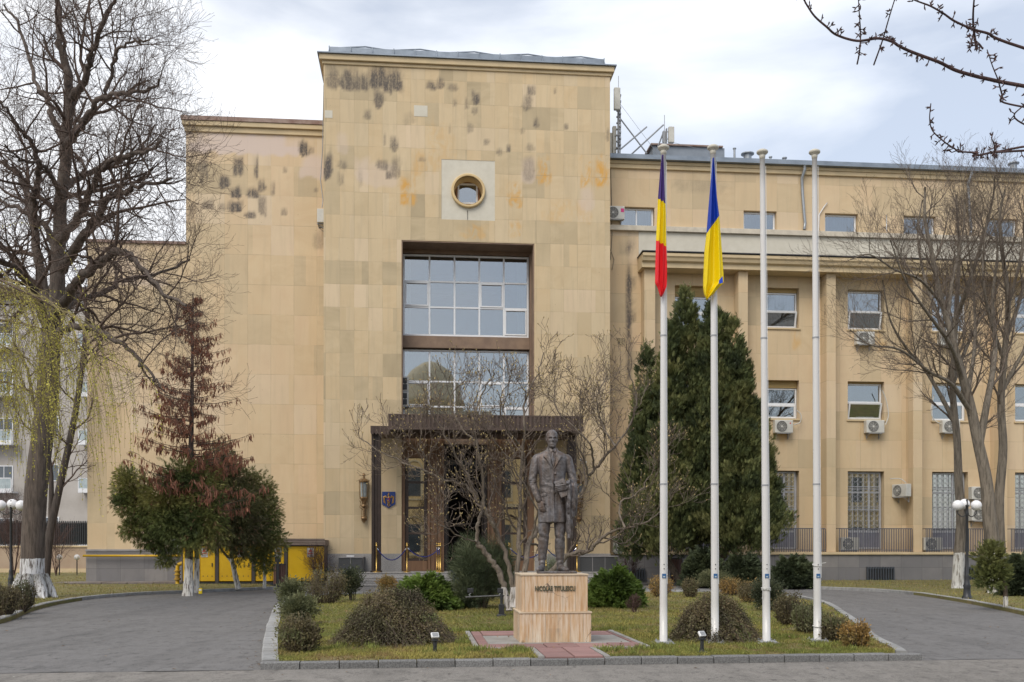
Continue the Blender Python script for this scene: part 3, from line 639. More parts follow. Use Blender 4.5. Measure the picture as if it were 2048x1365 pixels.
for (x0, x1) in ((810.6, 854.4), (1003.6, 1053.4)):
    a, b = FU(x0, .3), FU(x1, .3); z0, z1 = PZ + .425, FZ(830, 917, .3); mb = MB()
    mb.box(a, a + .13, .30, .42, z0, z1); mb.box(b - .13, b, .30, .42, z0, z1); mb.box(a + .13, b - .13, .31, .42, z0, z0 + .1)
    for y in (965, 1016, 1067): z = FZ(830, y, .3); mb.box(a + .13, b - .13, .31, .42, z - .045, z + .045)
    f = link('side_window', mb, DARK if False else mat('dark_brown_frame', (.05, .03, .022), .5, bump=.05), ent); mb = MB(); mb.box(a, b, .37, .382, z0, z1); link('pane', mb, GLASSD, f)
    curtain(f, a, b, z0, z1, 1.3, m=mat('dim_curtain', (.08, .07, .06), .9, bump=0))
a, b = FU(888.4, .3), FU(974.6, .3); mb = MB()
zt = FZ(930, 985, .3)
mb.box(a, a + .12, .4, .55, PZ, dz1); mb.box(b - .12, b, .4, .55, PZ, dz1); mb.box(a + .12, b - .12, .42, .55, zt, zt + .16)
for i in range(9): mb.box(a + .16 + i * .17, a + .19 + i * .17, .47, .5, zt + .17, dz1)
mb.box(a + .12, a + .2, .8, 1.6, PZ, zt); mb.box(b - .2, b - .12, .8, 1.6, PZ, zt)
for z in (PZ + .4, PZ + 1.2, PZ + 2): mb.box(a + .5, b - .1, 2.9, 2.95, z, z + .06)
link('door_frame', mb, mat('dark_door_frame', (.035, .024, .02), .5, bump=.05), ent)
mb = MB(); mb.box(-2.68, 2.79, 4.6, 4.7, PZ, 6.6); mb.box(-2.68, 2.79, .5, 4.6, 6.4, 6.5); link('lobby', mb, INT, ent)
mb = MB(); mb.box(-2.67, 2.78, .35, 1.1, dz1, 5.78); link('door_lintel', mb, BROWNST, bld)
# steps and granite dado
PZc = PZ
s0, s1, s2 = FU(655, -2.3), FU(1215, -2.3), 0
for i in range(3):
    mb = MB(); d = .34 * i; zt = PZ - .173 * i
    mb.box(s0 - d * 0, s1, -2.2 - d, -2.2 - d + .36 if i else 5, zt - .14 if i else 0, zt - .03)
    mb.box(s0, s1, -2.225 - d, -2.2 - d + .34 if i else 1.2, zt - .03 + .002, zt, )
    mb.box(s0, s1, -2.17 - d, -2.2 - d + .36, 0, zt - .142)
    link('step', mb, mat('speckled_granite', (.36, .345, .33), .6, (.24, .23, .225), sc=38, bump=.1, lo=.42, hi=.58), bld, bevel=.006)
mb = MB(); a, b = FU(905, -2.2), FU(1010, -2.2)
mb.box(a, b, -2.19, 2.5, PZ + .004, PZ + .016)
for i in range(3): mb.box(a, b, -2.245 - .34 * i, -2.232 - .34 * i, max(.01, PZ - .173 * (i + 1)) + .02, PZ - .173 * i + .012); 
for i in range(1, 3): mb.box(a, b, -2.23 - .34 * i, -2.21 - .34 * (i - 1), PZ - .173 * i + .004, PZ - .173 * i + .014)
cp = link('blue_carpet', mb, mat('blue_carpet', (.035, .055, .13), .95, (.025, .04, .10), sc=20, bump=.3, bsc=200)); cp.location = (OX, OY, 0); cp.rotation_euler = (0, 0, TH)
tag(cp, 'dark blue carpet runner laid down the entrance steps and into the doorway', 'carpet')
mb = MB(); zc = 1.24
mb.box(tu0 - .02, FU(803), -.03, .02, PZ, zc); link('granite_dado', mb, MATS['speckled_granite'], bld)
mb = MB(); mb.box(2.80, tu1 + .02, -.03, .02, PZ, zc); link('granite_dado', mb, MATS['speckled_granite'], bld)
for (x0, x1, y0, lab) in ((677, 725, 1114, 0), (1160, 1235, 1112, 1)):
    a, b = FU(x0, -1.5), FU(x1, -1.5); z1 = FZ(x0, y0, -1.5); mb = MB(); mb.box(a, b, -1.5, -.04, 0.52 if not lab else 0, z1 - .05)
    k = 2 if not lab else 3
    bx = tag(link('areaway_box', mb, mat('dark_polished_granite', (.05, .053, .058), .35, (.07, .072, .075), sc=30, bump=0), bld, bevel=.006), 'dark granite box beside the steps')
    mb = MB(); mb.box(a - .03, b + .03, -1.53, -.04, z1 - .047, z1)
    for j in range(1, k): x = a + (b - a) * j / k; mb.box(x - .01, x + .01, -1.506, -1.49, .55, z1 - .05)
    link('box_top', mb, GRANITE, bx)
    if not lab: mb = MB(); mb.box(a + .3, b - .35, -1.3, -1.0, z1 + .002, z1 + .05); link('box_grating', mb, WHITE, bx)
# ------------------------------------------------------------------ ground, drives, lawns
def asphalt(name, base, light=(.19, .185, .18)):
    q = NT(name); n1 = q.noise(.35, 5, .6, (1, 2.5, 1)); col = q.mix(q.ramp(n1, .35, .65), base, tuple(c * 1.35 for c in base))
    sp = q.noise(90, 3, .7); col = q.mix(q.ramp(sp, .45, .68, 0, .8), col, light)
    sp2 = q.noise(45, 2, .6, off=(5, 5, 5)); col = q.mix(q.ramp(sp2, .56, .7, 0, .7), col, tuple(c * .4 for c in base))
    wv = q.n('ShaderNodeTexVoronoi', {'Vector': q.n('ShaderNodeVectorMath', {0: q.co(), 1: q.n('ShaderNodeTexNoise', {'Vector': q.co(), 'Scale': 1.2, 'Detail': 4}).outputs[1]}, operation='ADD').outputs[0], 'Scale': .32}, feature='DISTANCE_TO_EDGE').outputs[0]
    ck = q.math('LESS_THAN', wv, .0035); col = q.mix(q.math('MULTIPLY', ck, q.ramp(q.noise(.4, 2), .5, .6, 0, .75)), col, (.03, .03, .03))
    st = q.noise(1.7, 4, .55, off=(2, 8, 0)); col = q.mix(q.ramp(st, .60, .70, 0, .55), col, tuple(c * .5 for c in base)); mm = q.noise(6, 5, .75, (1, .6, 1), (3, 1, 0)); col = q.mix(q.ramp(mm, .45, .62, 0, .6), col, tuple(c * 1.75 for c in base)); m3 = q.noise(4.5, 6, .8, (1, .5, 1), (8, 6, 0)); col = q.mix(q.ramp(m3, .52, .64, 0, .6), col, tuple(c * .5 for c in base)); m4 = q.noise(9, 4, .75, (1, .35, 1), (2, 9, 0)); col = q.mix(q.ramp(m4, .58, .68, 0, .75), col, tuple(c * .42 for c in base)); tw = q.noise(.5, 3, .5, (4, .25, 1), (1, 1, 0)); col = q.mix(q.ramp(tw, .5, .68, 0, .3), col, tuple(c * .6 for c in base))
    vo = q.n('ShaderNodeTexVoronoi', {'Vector': q.co(), 'Scale': 1.3}).outputs[0]; col = q.mix(q.math('LESS_THAN', vo, .022), col, (.42, .41, .38))
    q.set('Base Color', col); q.set('Roughness', .88); q.bump(q.noise(110, 3, .7), .5, .006); return q.m
ASPH = asphalt('drive_asphalt', (.10, .097, .097), (.26, .25, .24)); ASPH2 = asphalt('street_asphalt', (.135, .125, .115), (.32, .30, .27))
mb = MB(); mb.quad((-500, -300, 0), (500, -300, 0), (500, 700, 0), (-500, 700, 0)); tag(link('ground', mb, ASPH), kind='structure')
kf = lambda x: np.array(G(x, 1341 + (x - 520) * (1322 - 1341) / 1325))      # foot of the front kerb line
p0, p1 = kf(520), kf(1845); dr = (p1 - p0) / np.linalg.norm(p1 - p0); nrm = np.array((-dr[1], dr[0]))
mb = MB(); a = p0 - dr * 60 - nrm * .0; b = p1 + dr * 60
mb.poly([(a[0], a[1], .004), (a[0] + nrm[0] * -30, a[1] - 30 * nrm[1], .004), (b[0] - nrm[0] * 30, b[1] - 30 * nrm[1], .004), (b[0], b[1], .004)]); tag(link('street', mb, ASPH2), kind='structure')
mb = MB()                                       # tar joint where the drive meets the street
for (s0_, s1_) in ((-14, -.08), (8.35, 30)):
    k = 40; t = np.linspace(s0_, s1_, k); wob = .03 * np.sin(t * 2.3) + .02 * np.sin(t * 7.1)
    P = p0[None] + dr[None] * t[:, None] + nrm[None] * wob[:, None]; wd = .018 + .012 * np.sin(t * 5)
    V = np.vstack([np.c_[P - nrm * wd[:, None], np.full(k, .008)], np.c_[P + nrm * wd[:, None], np.full(k, .008)]]); i = np.arange(k - 1); mb.add(V, [np.stack([i, i + 1, k + i + 1, k + i], -1)])
tag(link('road_joint', mb, mat('tar', (.03, .03, .03), .8)), kind='structure')

def catmull(P, k=6):
    P = np.asarray(P, float); Q = np.vstack([2 * P[0] - P[1], P, 2 * P[-1] - P[-2]]); o = []
    for i in range(1, len(Q) - 2):
        a, b, c, d = Q[i - 1:i + 3]
        for t in np.linspace(0, 1, k, endpoint=False): o.append(.5 * (2 * b + (c - a) * t + (2 * a - 5 * b + 4 * c - d) * t * t + (3 * b - a - 3 * c + d) * t ** 3))
    o.append(P[-1]); return np.array(o)
def gp(l): return [G(*p) for p in l]
# island outline (inside the kerb), counter clockwise seen from above
fr = lambda s, o: tuple(p0 + dr * s + nrm * o)
Lf = np.linalg.norm(p1 - p0)
GK = lambda x, y: G(x, y, .11)
isl_left = [GK(543, 1290), GK(552, 1240), GK(568, 1207), GK(604, 1194), GK(700, 1188)]
isl_back = [GK(760, 1186), GK(900, 1184), GK(1100, 1183), GK(1300, 1183), GK(1450, 1184), GK(1560, 1190), GK(1640, 1205), GK(1695, 1235), GK(1738, 1270), GK(1785, 1293)]
isl = [fr(.16, .14)] + list(map(tuple, catmull([fr(.13, .5)] + isl_left + isl_back + [fr(Lf - .30, .145)], 5)))
isl = isl[::-1]
KERB = mat('kerb_concrete', (.34, .34, .34), .85, (.24, .24, .235), sc=5, bump=.3, bsc=60, tint=True)
KERBD = mat('dark_granite_kerb', (.21, .21, .21), .7, (.12, .12, .12), sc=60, bump=.2, tint=True, lo=.42, hi=.58)
def kerb(path, m, wd=.15, h=.12, stone=.95, name='kerb', side=1, z0=0.0):
    P = np.asarray(path, float); seg = np.linalg.norm(np.diff(P, axis=0), axis=1); cum = np.r_[0, np.cumsum(seg)]; T = cum[-1]; n = max(1, int(round(T / stone))); mb = MB()
    at = lambda s: np.array((np.interp(s, cum, P[:, 0]), np.interp(s, cum, P[:, 1])))
    for i in range(n):
        a, b = T * i / n + .006, T * (i + 1) / n - .006; ks = 3; ss = np.linspace(a, b, ks + 1); hh = h + rnd.uniform(-.006, .006); jit = rnd.uniform(-.006, .006)
        L_, R_ = [], []
        for s in ss:
            c = at(s); t = at(min(T, s + .02)) - at(max(0, s - .02)); t /= np.linalg.norm(t); nn = np.array((-t[1], t[0])) * side; L_.append(c + nn * jit); R_.append(c + nn * (wd + jit))
        V = [(p[0], p[1], z0) for p in L_] + [(p[0], p[1], z0 + hh - .012) for p in L_] + [(p[0] + (q[0] - p[0]) * .1, p[1] + (q[1] - p[1]) * .1, z0 + hh) for p, q in zip(L_, R_)] + [(p[0], p[1], z0 + hh) for p in R_] + [(p[0], p[1], z0) for p in R_]
        k = ks + 1; F = [[(r * k + j, r * k + j + 1, (r + 1) * k + j + 1, (r + 1) * k + j) for r in range(4) for j in range(ks)]]
        c = rnd.uniform(.8, 1.1); mb.add(V, F + [[tuple(r * k for r in range(5))], [tuple(r * k + ks for r in range(5))[::-1]]], (c, c, c))
    return tag(link(name, mb, m), kind='structure')
kerb([tuple(p0), tuple(p0 + dr * Lf)], KERBD, .14, .092, .445)
# side and rear kerb of the island
kl = catmull([fr(.0, .145)] + [GK(x, y) for x, y in ((525, 1290), (537, 1240), (556, 1206))] + [GK(598, 1191), GK(700, 1184.5)] , 5)
kerb(kl, KERB, .2, .11, 1.0, side=-1)
kb = catmull([GK(700, 1184.5), GK(900, 1180.5), GK(1100, 1179.5), GK(1300, 1179.5), GK(1450, 1180.5), GK(1562, 1186.5), GK(1648, 1201), GK(1707, 1233), GK(1755, 1270), GK(1800, 1292), tuple(p0 + dr * (Lf - .12) + nrm * .145)], 5)
kerb(kb, KERB, .14, .11, 1.0, side=-1)

GRASSM = None
def lawn_mat():
    q = NT('lawn_soil'); n1 = q.noise(.8, 5, .6); col = q.mix(q.ramp(n1, .35, .65), (.15, .15, .045), (.235, .185, .075))
    col = q.mix(q.ramp(q.noise(3.1, 4, .6, off=(4, 4, 0)), .5, .7, 0, .8), col, (.13, .085, .05)); col = q.mix(q.ramp(q.noise(40, 3), .4, .6, 0, .4), col, (.08, .09, .03))
    q.set('Base Color', col); q.set('Roughness', .95); q.bump(q.noise(70, 4), .8, .02); return q.m
LAWN = lawn_mat()
def tri_poly(pts, z, name, m):
    mb = MB(); mb.poly([(x, y, z) for x, y in pts]); n = len(pts); mb.add([(x, y, z) for x, y in pts] + [(x, y, 0) for x, y in pts], [[(i, n + i, n + (i + 1) % n, (i + 1) % n) for i in range(n)]])
    return tag(link(name, mb, m), kind='structure')
tri_poly(isl, .085, 'lawn', LAWN)
# outer lawns with their kerbs
ol = catmull([G(-500, 1330), G(-200, 1285), G(0, 1248), G(60, 1224), G(120, 1209), G(200, 1197), G(300, 1190), G(400, 1186), G(552, 1179)], 5)
kerb(ol, KERB, .14, .10, 1.0, side=1)
ll = [tuple(p) for p in ol] + [W2(FU(552, 1.5), -1.6), W2(lu0 - .2, -1.6), W2(lu0 - .2, 18), W2(lu0 - 40, 22)]
tri_poly([tuple(np.array(p) + (0, .06)) for p in ll][::1], .08, 'lawn', LAWN)
orr = catmull([G(1600, 1177.5), G(1776, 1185.5), G(1893, 1200), G(2048, 1231), G(2300, 1300), G(2600, 1420)], 5)
kerb(orr, KERB, .14, .10, 1.0, side=1)
rl = [tuple(p + (0, .08)) for p in orr] + [W2(60, .7), W2(FU(1560, .7), .7), G(1560, 1174)]
tri_poly(rl, .08, 'lawn', LAWN)
# paved strip by the left wing
mb = MB(); SLAB = mat('concrete_slabs', (.24, .20, .175), .9, (.17, .145, .13), sc=3, bump=.3, tint=True)
x = lu0 - .9
while x < tu0 - .3:
    for j, w_ in enumerate((-.25, .6)):
        dz = rnd.uniform(-.012, .02); c = rnd.uniform(.8, 1.1); mb.box(x + .015, x + .98, w_, w_ + .83, .03, .10 + dz, (c, c, c))
    x += 1.0
o = link('pavement', mb, SLAB, bevel=.008); o.location = (OX, OY, 0); o.rotation_euler = (0, 0, TH); tag(o, kind='structure')
# paving round the monument
GP = lambda x, y: np.array(G(x, y))
mb = MB(); PINK = mat('pink_paving', (.29, .165, .155), .85, (.24, .14, .13), sc=4, bump=.25, bsc=70, tint=True)
# local frame along the facade directions, origin at the pedestal's front left foot
PO = np.array(G(1040, 1285, .11)); e1 = np.array((CT, ST)); e2 = np.array((-ST, CT))
def loc2(x, y): d = np.array(G(x, y, .11)) - PO; return float(d @ e1), float(d @ e2)
pv = [loc2(*p) for p in ((950, 1298), (1300, 1294), (930, 1263), (1228, 1261), (1061, 1297), (1190, 1296), (1085, 1322), (1232, 1318))]
PX0, PX1, PY0, PY1 = (pv[0][0] + pv[2][0]) / 2, (pv[1][0] + pv[3][0]) / 2, (pv[0][1] + pv[1][1]) / 2, (pv[2][1] + pv[3][1]) / 2
QX0, QX1 = (pv[4][0] + pv[6][0]) / 2, (pv[5][0] + pv[7][0]) / 2; QY0 = float((p0 - PO) @ e2) + .15
print('paving', PX0, PX1, PY0, PY1, QX0, QX1, QY0)
mb.box(PX0, PX1, PY0, PY1, .02, .094, (.5, .5, .5)); mb.box(QX0, QX1, QY0, PY0, .02, .0935, (.5, .5, .5))
def slabs(x0, x1, y0, y1, nx, ny):
    for i in range(nx):
        for j in range(ny):
            c = rnd.uniform(.85, 1.12); dz = rnd.uniform(-.004, .01)
            a, b, cc, d = x0 + (x1 - x0) * i / nx, x0 + (x1 - x0) * (i + 1) / nx, y0 + (y1 - y0) * j / ny, y0 + (y1 - y0) * (j + 1) / ny
            mb.box(a + .008, b - .008, cc + .008, d - .008, .03, .112 + dz, (c, c, c))
slabs(PX0 + .08, PX1 - .08, PY0 + .06, -.25, 5, 1); slabs(PX0 + .08, -.45, -.25, PY1 - .08, 1, 3); slabs(1.55, PX1 - .08, -.25, PY1 - .08, 1, 3); slabs(QX0 + .08, QX1 - .08, QY0, PY0 + .06, 2, 2); slabs(-.45, 1.55, 1.15, PY1 - .08, 3, 1)
o = link('paving', mb, PINK, bevel=.004); o.location = (*PO, 0); o.rotation_euler = (0, 0, TH); tag(o, kind='structure')
mb = MB()
mb.box(-.45, 1.55, -.25, 1.15, .05, .106)
mb.box(PX0, PX0 + .07, PY0, PY1, .03, .118); mb.box(PX1 - .07, PX1, PY0, PY1, .03, .118); mb.box(PX0 + .071, QX0, PY0 + .001, PY0 + .05, .03, .117); mb.box(QX1, PX1 - .071, PY0, PY0 + .06, .03, .117); mb.box(QX0, QX0 + .07, QY0, PY0 - .001, .03, .118); mb.box(QX1 - .07, QX1, QY0, PY0 - .001, .03, .118)
o = link('paving_edge', mb, mat('grey_edging', (.30, .29, .275), .9, (.22, .21, .2), sc=5, bump=.3), bevel=.005); o.location = (*PO, 0); o.rotation_euler = (0, 0, TH); tag(o, kind='structure')

# ---- grass blades
def inpoly(P, poly):
    x, y = P[:, 0], P[:, 1]; r = np.zeros(len(P), bool); n = len(poly)
    for i in range(n):
        x1, y1 = poly[i]; x2, y2 = poly[(i + 1) % n]
        if y1 == y2: continue
        c = ((y1 > y) != (y2 > y)) & (x < (x2 - x1) * (y - y1) / (y2 - y1) + x1); r ^= c
    return r
def vnoise(x, y, s, seed=0):                     # cheap smooth value noise
    x = x * s + seed * 17.3; y = y * s + seed * 5.1
    xi, yi = np.floor(x).astype(int), np.floor(y).astype(int); fx, fy = x - xi, y - yi; fx = fx * fx * (3 - 2 * fx); fy = fy * fy * (3 - 2 * fy)
    h = lambda a, b: (np.sin(a * 127.1 + b * 311.7 + seed) * 43758.5453) % 1
    return (h(xi, yi) * (1 - fx) + h(xi + 1, yi) * fx) * (1 - fy) + (h(xi, yi + 1) * (1 - fx) + h(xi + 1, yi + 1) * fx) * fy
def grass(poly, n, z, name, label_kind, hmul=1.0, ymax=60, brown=0.0, excl=True):
    poly = np.array(poly); lo, hi = poly.min(0), poly.max(0); hi[1] = min(hi[1], ymax)
    # sample so that density falls with distance
    k = n * 5; yy = 1 / (1 / lo[1] + nr.rand(k) * (1 / hi[1] - 1 / lo[1])); hw = yy * .60; xx = (nr.rand(k) * 2 - 1) * hw
    P = np.stack([xx, yy], -1); P = P[inpoly(P, poly)]
    if excl:
        d = P - PO; lx, ly = d @ e1, d @ e2; P = P[~(((lx > PX0 + .01) & (lx < PX1 - .01) & (ly > PY0 + .01) & (ly < PY1)) | ((lx > QX0) & (lx < QX1) & (ly < PY0 + .1)))]
    P = P[:n]; N = len(P); f1 = vnoise(P[:, 0], P[:, 1], .9, 1) * .6 + vnoise(P[:, 0], P[:, 1], 3.3, 2) * .4; f2 = vnoise(P[:, 0], P[:, 1], 1.7, 5) * .5 + vnoise(P[:, 0], P[:, 1], 6, 4) * .5
    keep = nr.rand(N) > np.clip((f2 - .55) * 3.2, 0, .85); P, f1, f2 = P[keep], f1[keep], f2[keep]; N = len(P)
    g1, g2, br = np.array((.21, .24, .055)), np.array((.44, .385, .12)), np.array((.33, .225, .11))
    t = np.clip((f1 - .3) * 2 + nr.normal(0, .25, N), 0, 1)[:, None]; T = g1 * (1 - t) + g2 * t; t2 = np.clip((f2 - .5 + brown) * 3 + nr.normal(0, .2, N), 0, 1)[:, None]; T = T * (1 - t2) + br * t2; T *= nr.uniform(.65, 1.25, (N, 1))
    az = nr.rand(N) * 6.283; tl = nr.uniform(.1, .9, N); c, s = np.cos(az), np.sin(az); ct, st_ = np.cos(tl), np.sin(tl)
    X = np.stack([c, s, 0 * c], -1); Zd = np.stack([-s * st_, c * st_, ct], -1); Y = np.cross(Zd, X); Rm = np.stack([X, Y, Zd], -1)
    h = nr.uniform(.025, .06, N) * hmul * (1 + .02 * (P[:, 1] - 12)) * (.7 + .7 * f1); wd = .09
    pv = np.array([(-wd, 0, 0), (wd, 0, 0), (wd * .5, .12, .6), (0, .35, 1.0), (-wd * .6, .12, .55)])
    mb = MB(); mb.scatter(pv, [np.array([[0, 1, 2, 3, 4]])], np.c_[P, np.full(N, z)], Rm, h, T)
    return tag(link(name, mb, GRASSB, None), None, None, None, 'stuff')
GRASSB = mat('grass_blades', (1, 1, 1), .8, (.9, .9, .9), bump=0, tint=True, trans=.25)
tag(grass(isl, 150000, .083, 'grass', 0), 'patchy yellow green grass of the island lawn', 'grass')
tag(grass(ll, 45000, .078, 'grass', 0, 1.0, brown=.12, excl=False), 'thin brownish grass strip left of the curved drive', 'grass')
tag(grass(rl, 45000, .078, 'grass', 0, 1.0, brown=.05, excl=False), 'short grass strip between right drive and building plinth', 'grass')
mb = MB(); P = []; TC = []
for k in range(130):                             # longer tufts
    if k % 2: c0_ = np.array(PO) + e1 * rnd.uniform(PX0 - .2, PX1 + .2) + e2 * rnd.choice((PY0 - .08, PY1 + .1, PY0 - .3)); 
    else: c0_ = p0 + dr * rnd.uniform(.3, Lf - .5) + nrm * rnd.uniform(.18, 3.5)
    TC.append(c0_)
TC = np.array(TC); k = nr.randint(0, len(TC), 6500); P = TC[k] + nr.normal(0, .05, (6500, 2)); P = P[inpoly(P, np.array(isl))]; d_ = P - PO; P = P[~((d_ @ e1 > PX0) & (d_ @ e1 < PX1) & (d_ @ e2 > PY0) & (d_ @ e2 < PY1)) & ~((d_ @ e1 > QX0) & (d_ @ e1 < QX1) & (d_ @ e2 < PY0 + .05))]; N = len(P)
Dt = np.c_[nr.normal(0, .45, (N, 2)), np.ones(N)]; Dt /= np.linalg.norm(Dt, axis=1)[:, None]; rv = nr.normal(size=(N, 3)); X = np.cross(Dt, rv); X /= np.linalg.norm(X, axis=1)[:, None]
mb.scatter([(-.05, 0, 0), (.05, 0, 0), (.03, .08, .6), (0, .25, 1)], [np.array([[0, 1, 2, 3]])], np.c_[P, np.full(N, .08)], np.stack([X, np.cross(Dt, X), Dt], -1), nr.uniform(.05, .12, N), np.array((.22, .25, .06)) * nr.uniform(.5, 1.5, (N, 1)))
tag(link('grass_tufts', mb, GRASSB), 'longer grass tufts along the paving and kerb of the island', 'grass', kind='stuff')
mb = MB(); P = []                                # fallen leaves
n = 500; yy = nr.uniform(12, 34, n); P = np.stack([nr.uniform(-1, 1, n) * yy * .5, yy], -1); P = P[inpoly(P, np.array(isl))]
N = len(P); az = nr.rand(N) * 6.28; X = np.stack([np.cos(az), np.sin(az), nr.uniform(-.3, .3, N)], -1); X /= np.linalg.norm(X, axis=1)[:, None]; Zd = np.tile((0, 0, 1.), (N, 1)); Y = np.cross(Zd, X); Rm = np.stack([X, Y, Zd], -1)
mb.scatter([(-1, 0, 0), (0, -.5, .2), (1, 0, .05), (0, .5, .25)], [np.array([[0, 1, 2, 3]])], np.c_[P, np.full(N, .125)], Rm, nr.uniform(.02, .04, N), np.array((.25, .15, .08)) * nr.uniform(.5, 1.6, (N, 1)))
q_ = np.vstack([catmull(ol, 3)[:, :2] + (0, -.12), kb + (.05, .12), kl + (-.12, 0), orr + (-.1, -.15)]); k = nr.randint(0, len(q_), 700); P2 = q_[k] + nr.normal(0, .09, (700, 2)) * np.array((1, 1)); P3 = np.stack([nr.uniform(-9, 9, 260), nr.uniform(11, 30, 260)], -1); P3 = P3[~inpoly(P3, np.array(isl))]; P2 = np.vstack([P2, P3]); N2 = len(P2)
az = nr.rand(N2) * 6.28; X = np.stack([np.cos(az), np.sin(az), nr.uniform(-.2, .2, N2)], -1); X /= np.linalg.norm(X, axis=1)[:, None]; Zd = np.tile((0, 0, 1.), (N2, 1)); mb2 = MB(); mb2.scatter([(-1, 0, 0), (0, -.5, .2), (1, 0, .05), (0, .5, .25)], [np.array([[0, 1, 2, 3]])], np.c_[P2, np.full(N2, .012)], np.stack([X, np.cross(Zd, X), Zd], -1), nr.uniform(.012, .035, N2), np.array((.22, .15, .09)) * nr.uniform(.4, 1.8, (N2, 1)))
tag(link('road_litter', mb2, GRASSB), 'small dry leaves and grit lying along the drive kerbs', 'leaves', kind='stuff')
tag(link('fallen_leaves', mb, GRASSB), 'dry brown leaves scattered over the island lawn', 'leaves', kind='stuff')
# ------------------------------------------------------------------ trees
def unit(v): v = np.asarray(v, float); return v / (np.linalg.norm(v) + 1e-12)
def rot_about(v, ax, a): ax = unit(ax); return v * math.cos(a) + np.cross(ax, v) * math.sin(a) + ax * (ax @ v) * (1 - math.cos(a))
def perp(d, rng):
    r = np.array((rng.gauss(0, 1), rng.gauss(0, 1), rng.gauss(0, 1))); return unit(np.cross(d, r))
class Tree:
    def __init__(s, seed, P): s.r = random.Random(seed); s.P = P; s.trunk = MB(); s.crown = MB(); s.tips = []
    def child_along(s, pts, rad, lvl, n=None, t0=None):
        P = s.P
        if lvl >= len(P['n']): return
        m = len(pts); n = P['n'][lvl] if n is None else n; t0 = P['t0'][lvl] if t0 is None else t0
        seg = np.linalg.norm(np.diff(pts, axis=0), axis=1); cum = np.r_[0, np.cumsum(seg)] / seg.sum()
        ga = s.r.uniform(0, 6.28)
        for k in range(n):
            t = t0 + (1 - t0) * (k + s.r.uniform(.2, .9)) / n; t = min(t, .985)
            i = min(m - 2, int(np.searchsorted(cum, t)) - 1 if t > 0 else 0); i = max(i, 0)
            f = (t - cum[i]) / max(1e-6, cum[i + 1] - cum[i]); p = pts[i] * (1 - f) + pts[i + 1] * f; d = unit(pts[i + 1] - pts[i]); r0 = rad[i] * (1 - f) + rad[i + 1] * f
            ga += 2.4 + s.r.uniform(-.5, .5); b = perp(d, s.r) if P.get('rnd') else None
            ref = np.array((0, 0, 1.)) if abs(d[2]) < .8 else np.array((1., 0, 0)); e = unit(np.cross(d, ref)); g = np.cross(d, e); side = e * math.cos(ga) + g * math.sin(ga)
            a = P['ang'][lvl] * s.r.uniform(.7, 1.25); dd = unit(d * math.cos(a) + side * math.sin(a))
            L = P['len'][lvl] * s.r.uniform(.55, 1.2) * (1.1 - .5 * t); r = min(r0 * P['rr'][lvl], P['rmax'][lvl])
            s.grow(p, dd, L, r, lvl)
    def grow(s, p, d, L, r, lvl):
        P = s.P; n = P['seg'][lvl]; pts = [p]; q = p
        for i in range(n):
            d = unit(d + np.array((s.r.gauss(0, 1), s.r.gauss(0, 1), s.r.gauss(0, 1))) * P['wig'][lvl] + np.array((0, 0, P['up'][lvl]))); q = q + d * L / n; pts.append(q)
        pts = np.array(pts); rad = np.linspace(r, max(P['rmin'], r * P['tap'][lvl]), n + 1)
        sides = 6 if r > .05 else 4 if r > .015 else 3
        s.crown.tube(pts, rad, sides, cap=False); s.tips.append((pts[-1], d))
        s.child_along(pts, rad, lvl + 1)
    def limb(s, pts, r0, r1, sides=9, n=None, t0=None, lvl=0, inc='trunk', wob=.0, k=5):
        c = catmull(pts, k); m = len(c); c[1:-1] += np.array([[s.r.gauss(0, 1) for _ in range(3)] for _ in range(m - 2)]) * wob
        rad = r0 + (r1 - r0) * np.linspace(0, 1, m) ** .8
        getattr(s, inc).tube(c, rad, sides, cap=True); s.child_along(c, rad, lvl, n, t0); return c, rad
def bark(name, base, base2, white=None, wz=1.0, bottom=None):
    q = NT(name); n1 = q.noise(3, 5, .6, (3, 3, .8)); col = q.mix(q.ramp(n1, .35, .65), base, base2); ridge = q.noise(4.5, 6, .7, (4, 4, .45)); col = q.mix(q.ramp(ridge, .46, .6, 0, .85), col, tuple(c * .38 for c in base2))
    if white:
        sp = q.n('ShaderNodeSeparateXYZ', {0: q.co()}); zz = q.math('ADD', sp.outputs[2], q.math('MULTIPLY', q.math('SUBTRACT', q.noise(6, 3), .5), .12))
        f = q.math('LESS_THAN', zz, wz); wear = q.ramp(q.noise(6, 5, .65, (3.5, 3.5, .45), (7, 1, 1)), .50, .60, 1, .12); f = q.math('MULTIPLY', f, wear); col = q.mix(f, col, white)
    q.set('Base Color', col); q.set('Roughness', .9); q.bump(ridge, .9, .03); return q.m
def pts3(l, Y):                                  # (px, py, depth offset)
    return np.array([A(p[0], p[1], Y + (p[2] if len(p) > 2 else 0)) for p in l])
BX = bark('twig_bark', (.105, .073, .058), (.155, .108, .086))
def finish(t, name, label, cat, base, tm, cm, group=None, extra=None):
    root = thing(name, label, cat, (*base, 0), 0, group)
    for mb, nm, m in ((t.trunk, 'trunk', tm), (t.crown, 'crown', cm)):
        if mb.v:
            o = link(nm, mb, m, root, smooth=True); o.matrix_parent_inverse = Matrix.Translation((-base[0], -base[1], 0))
    return root

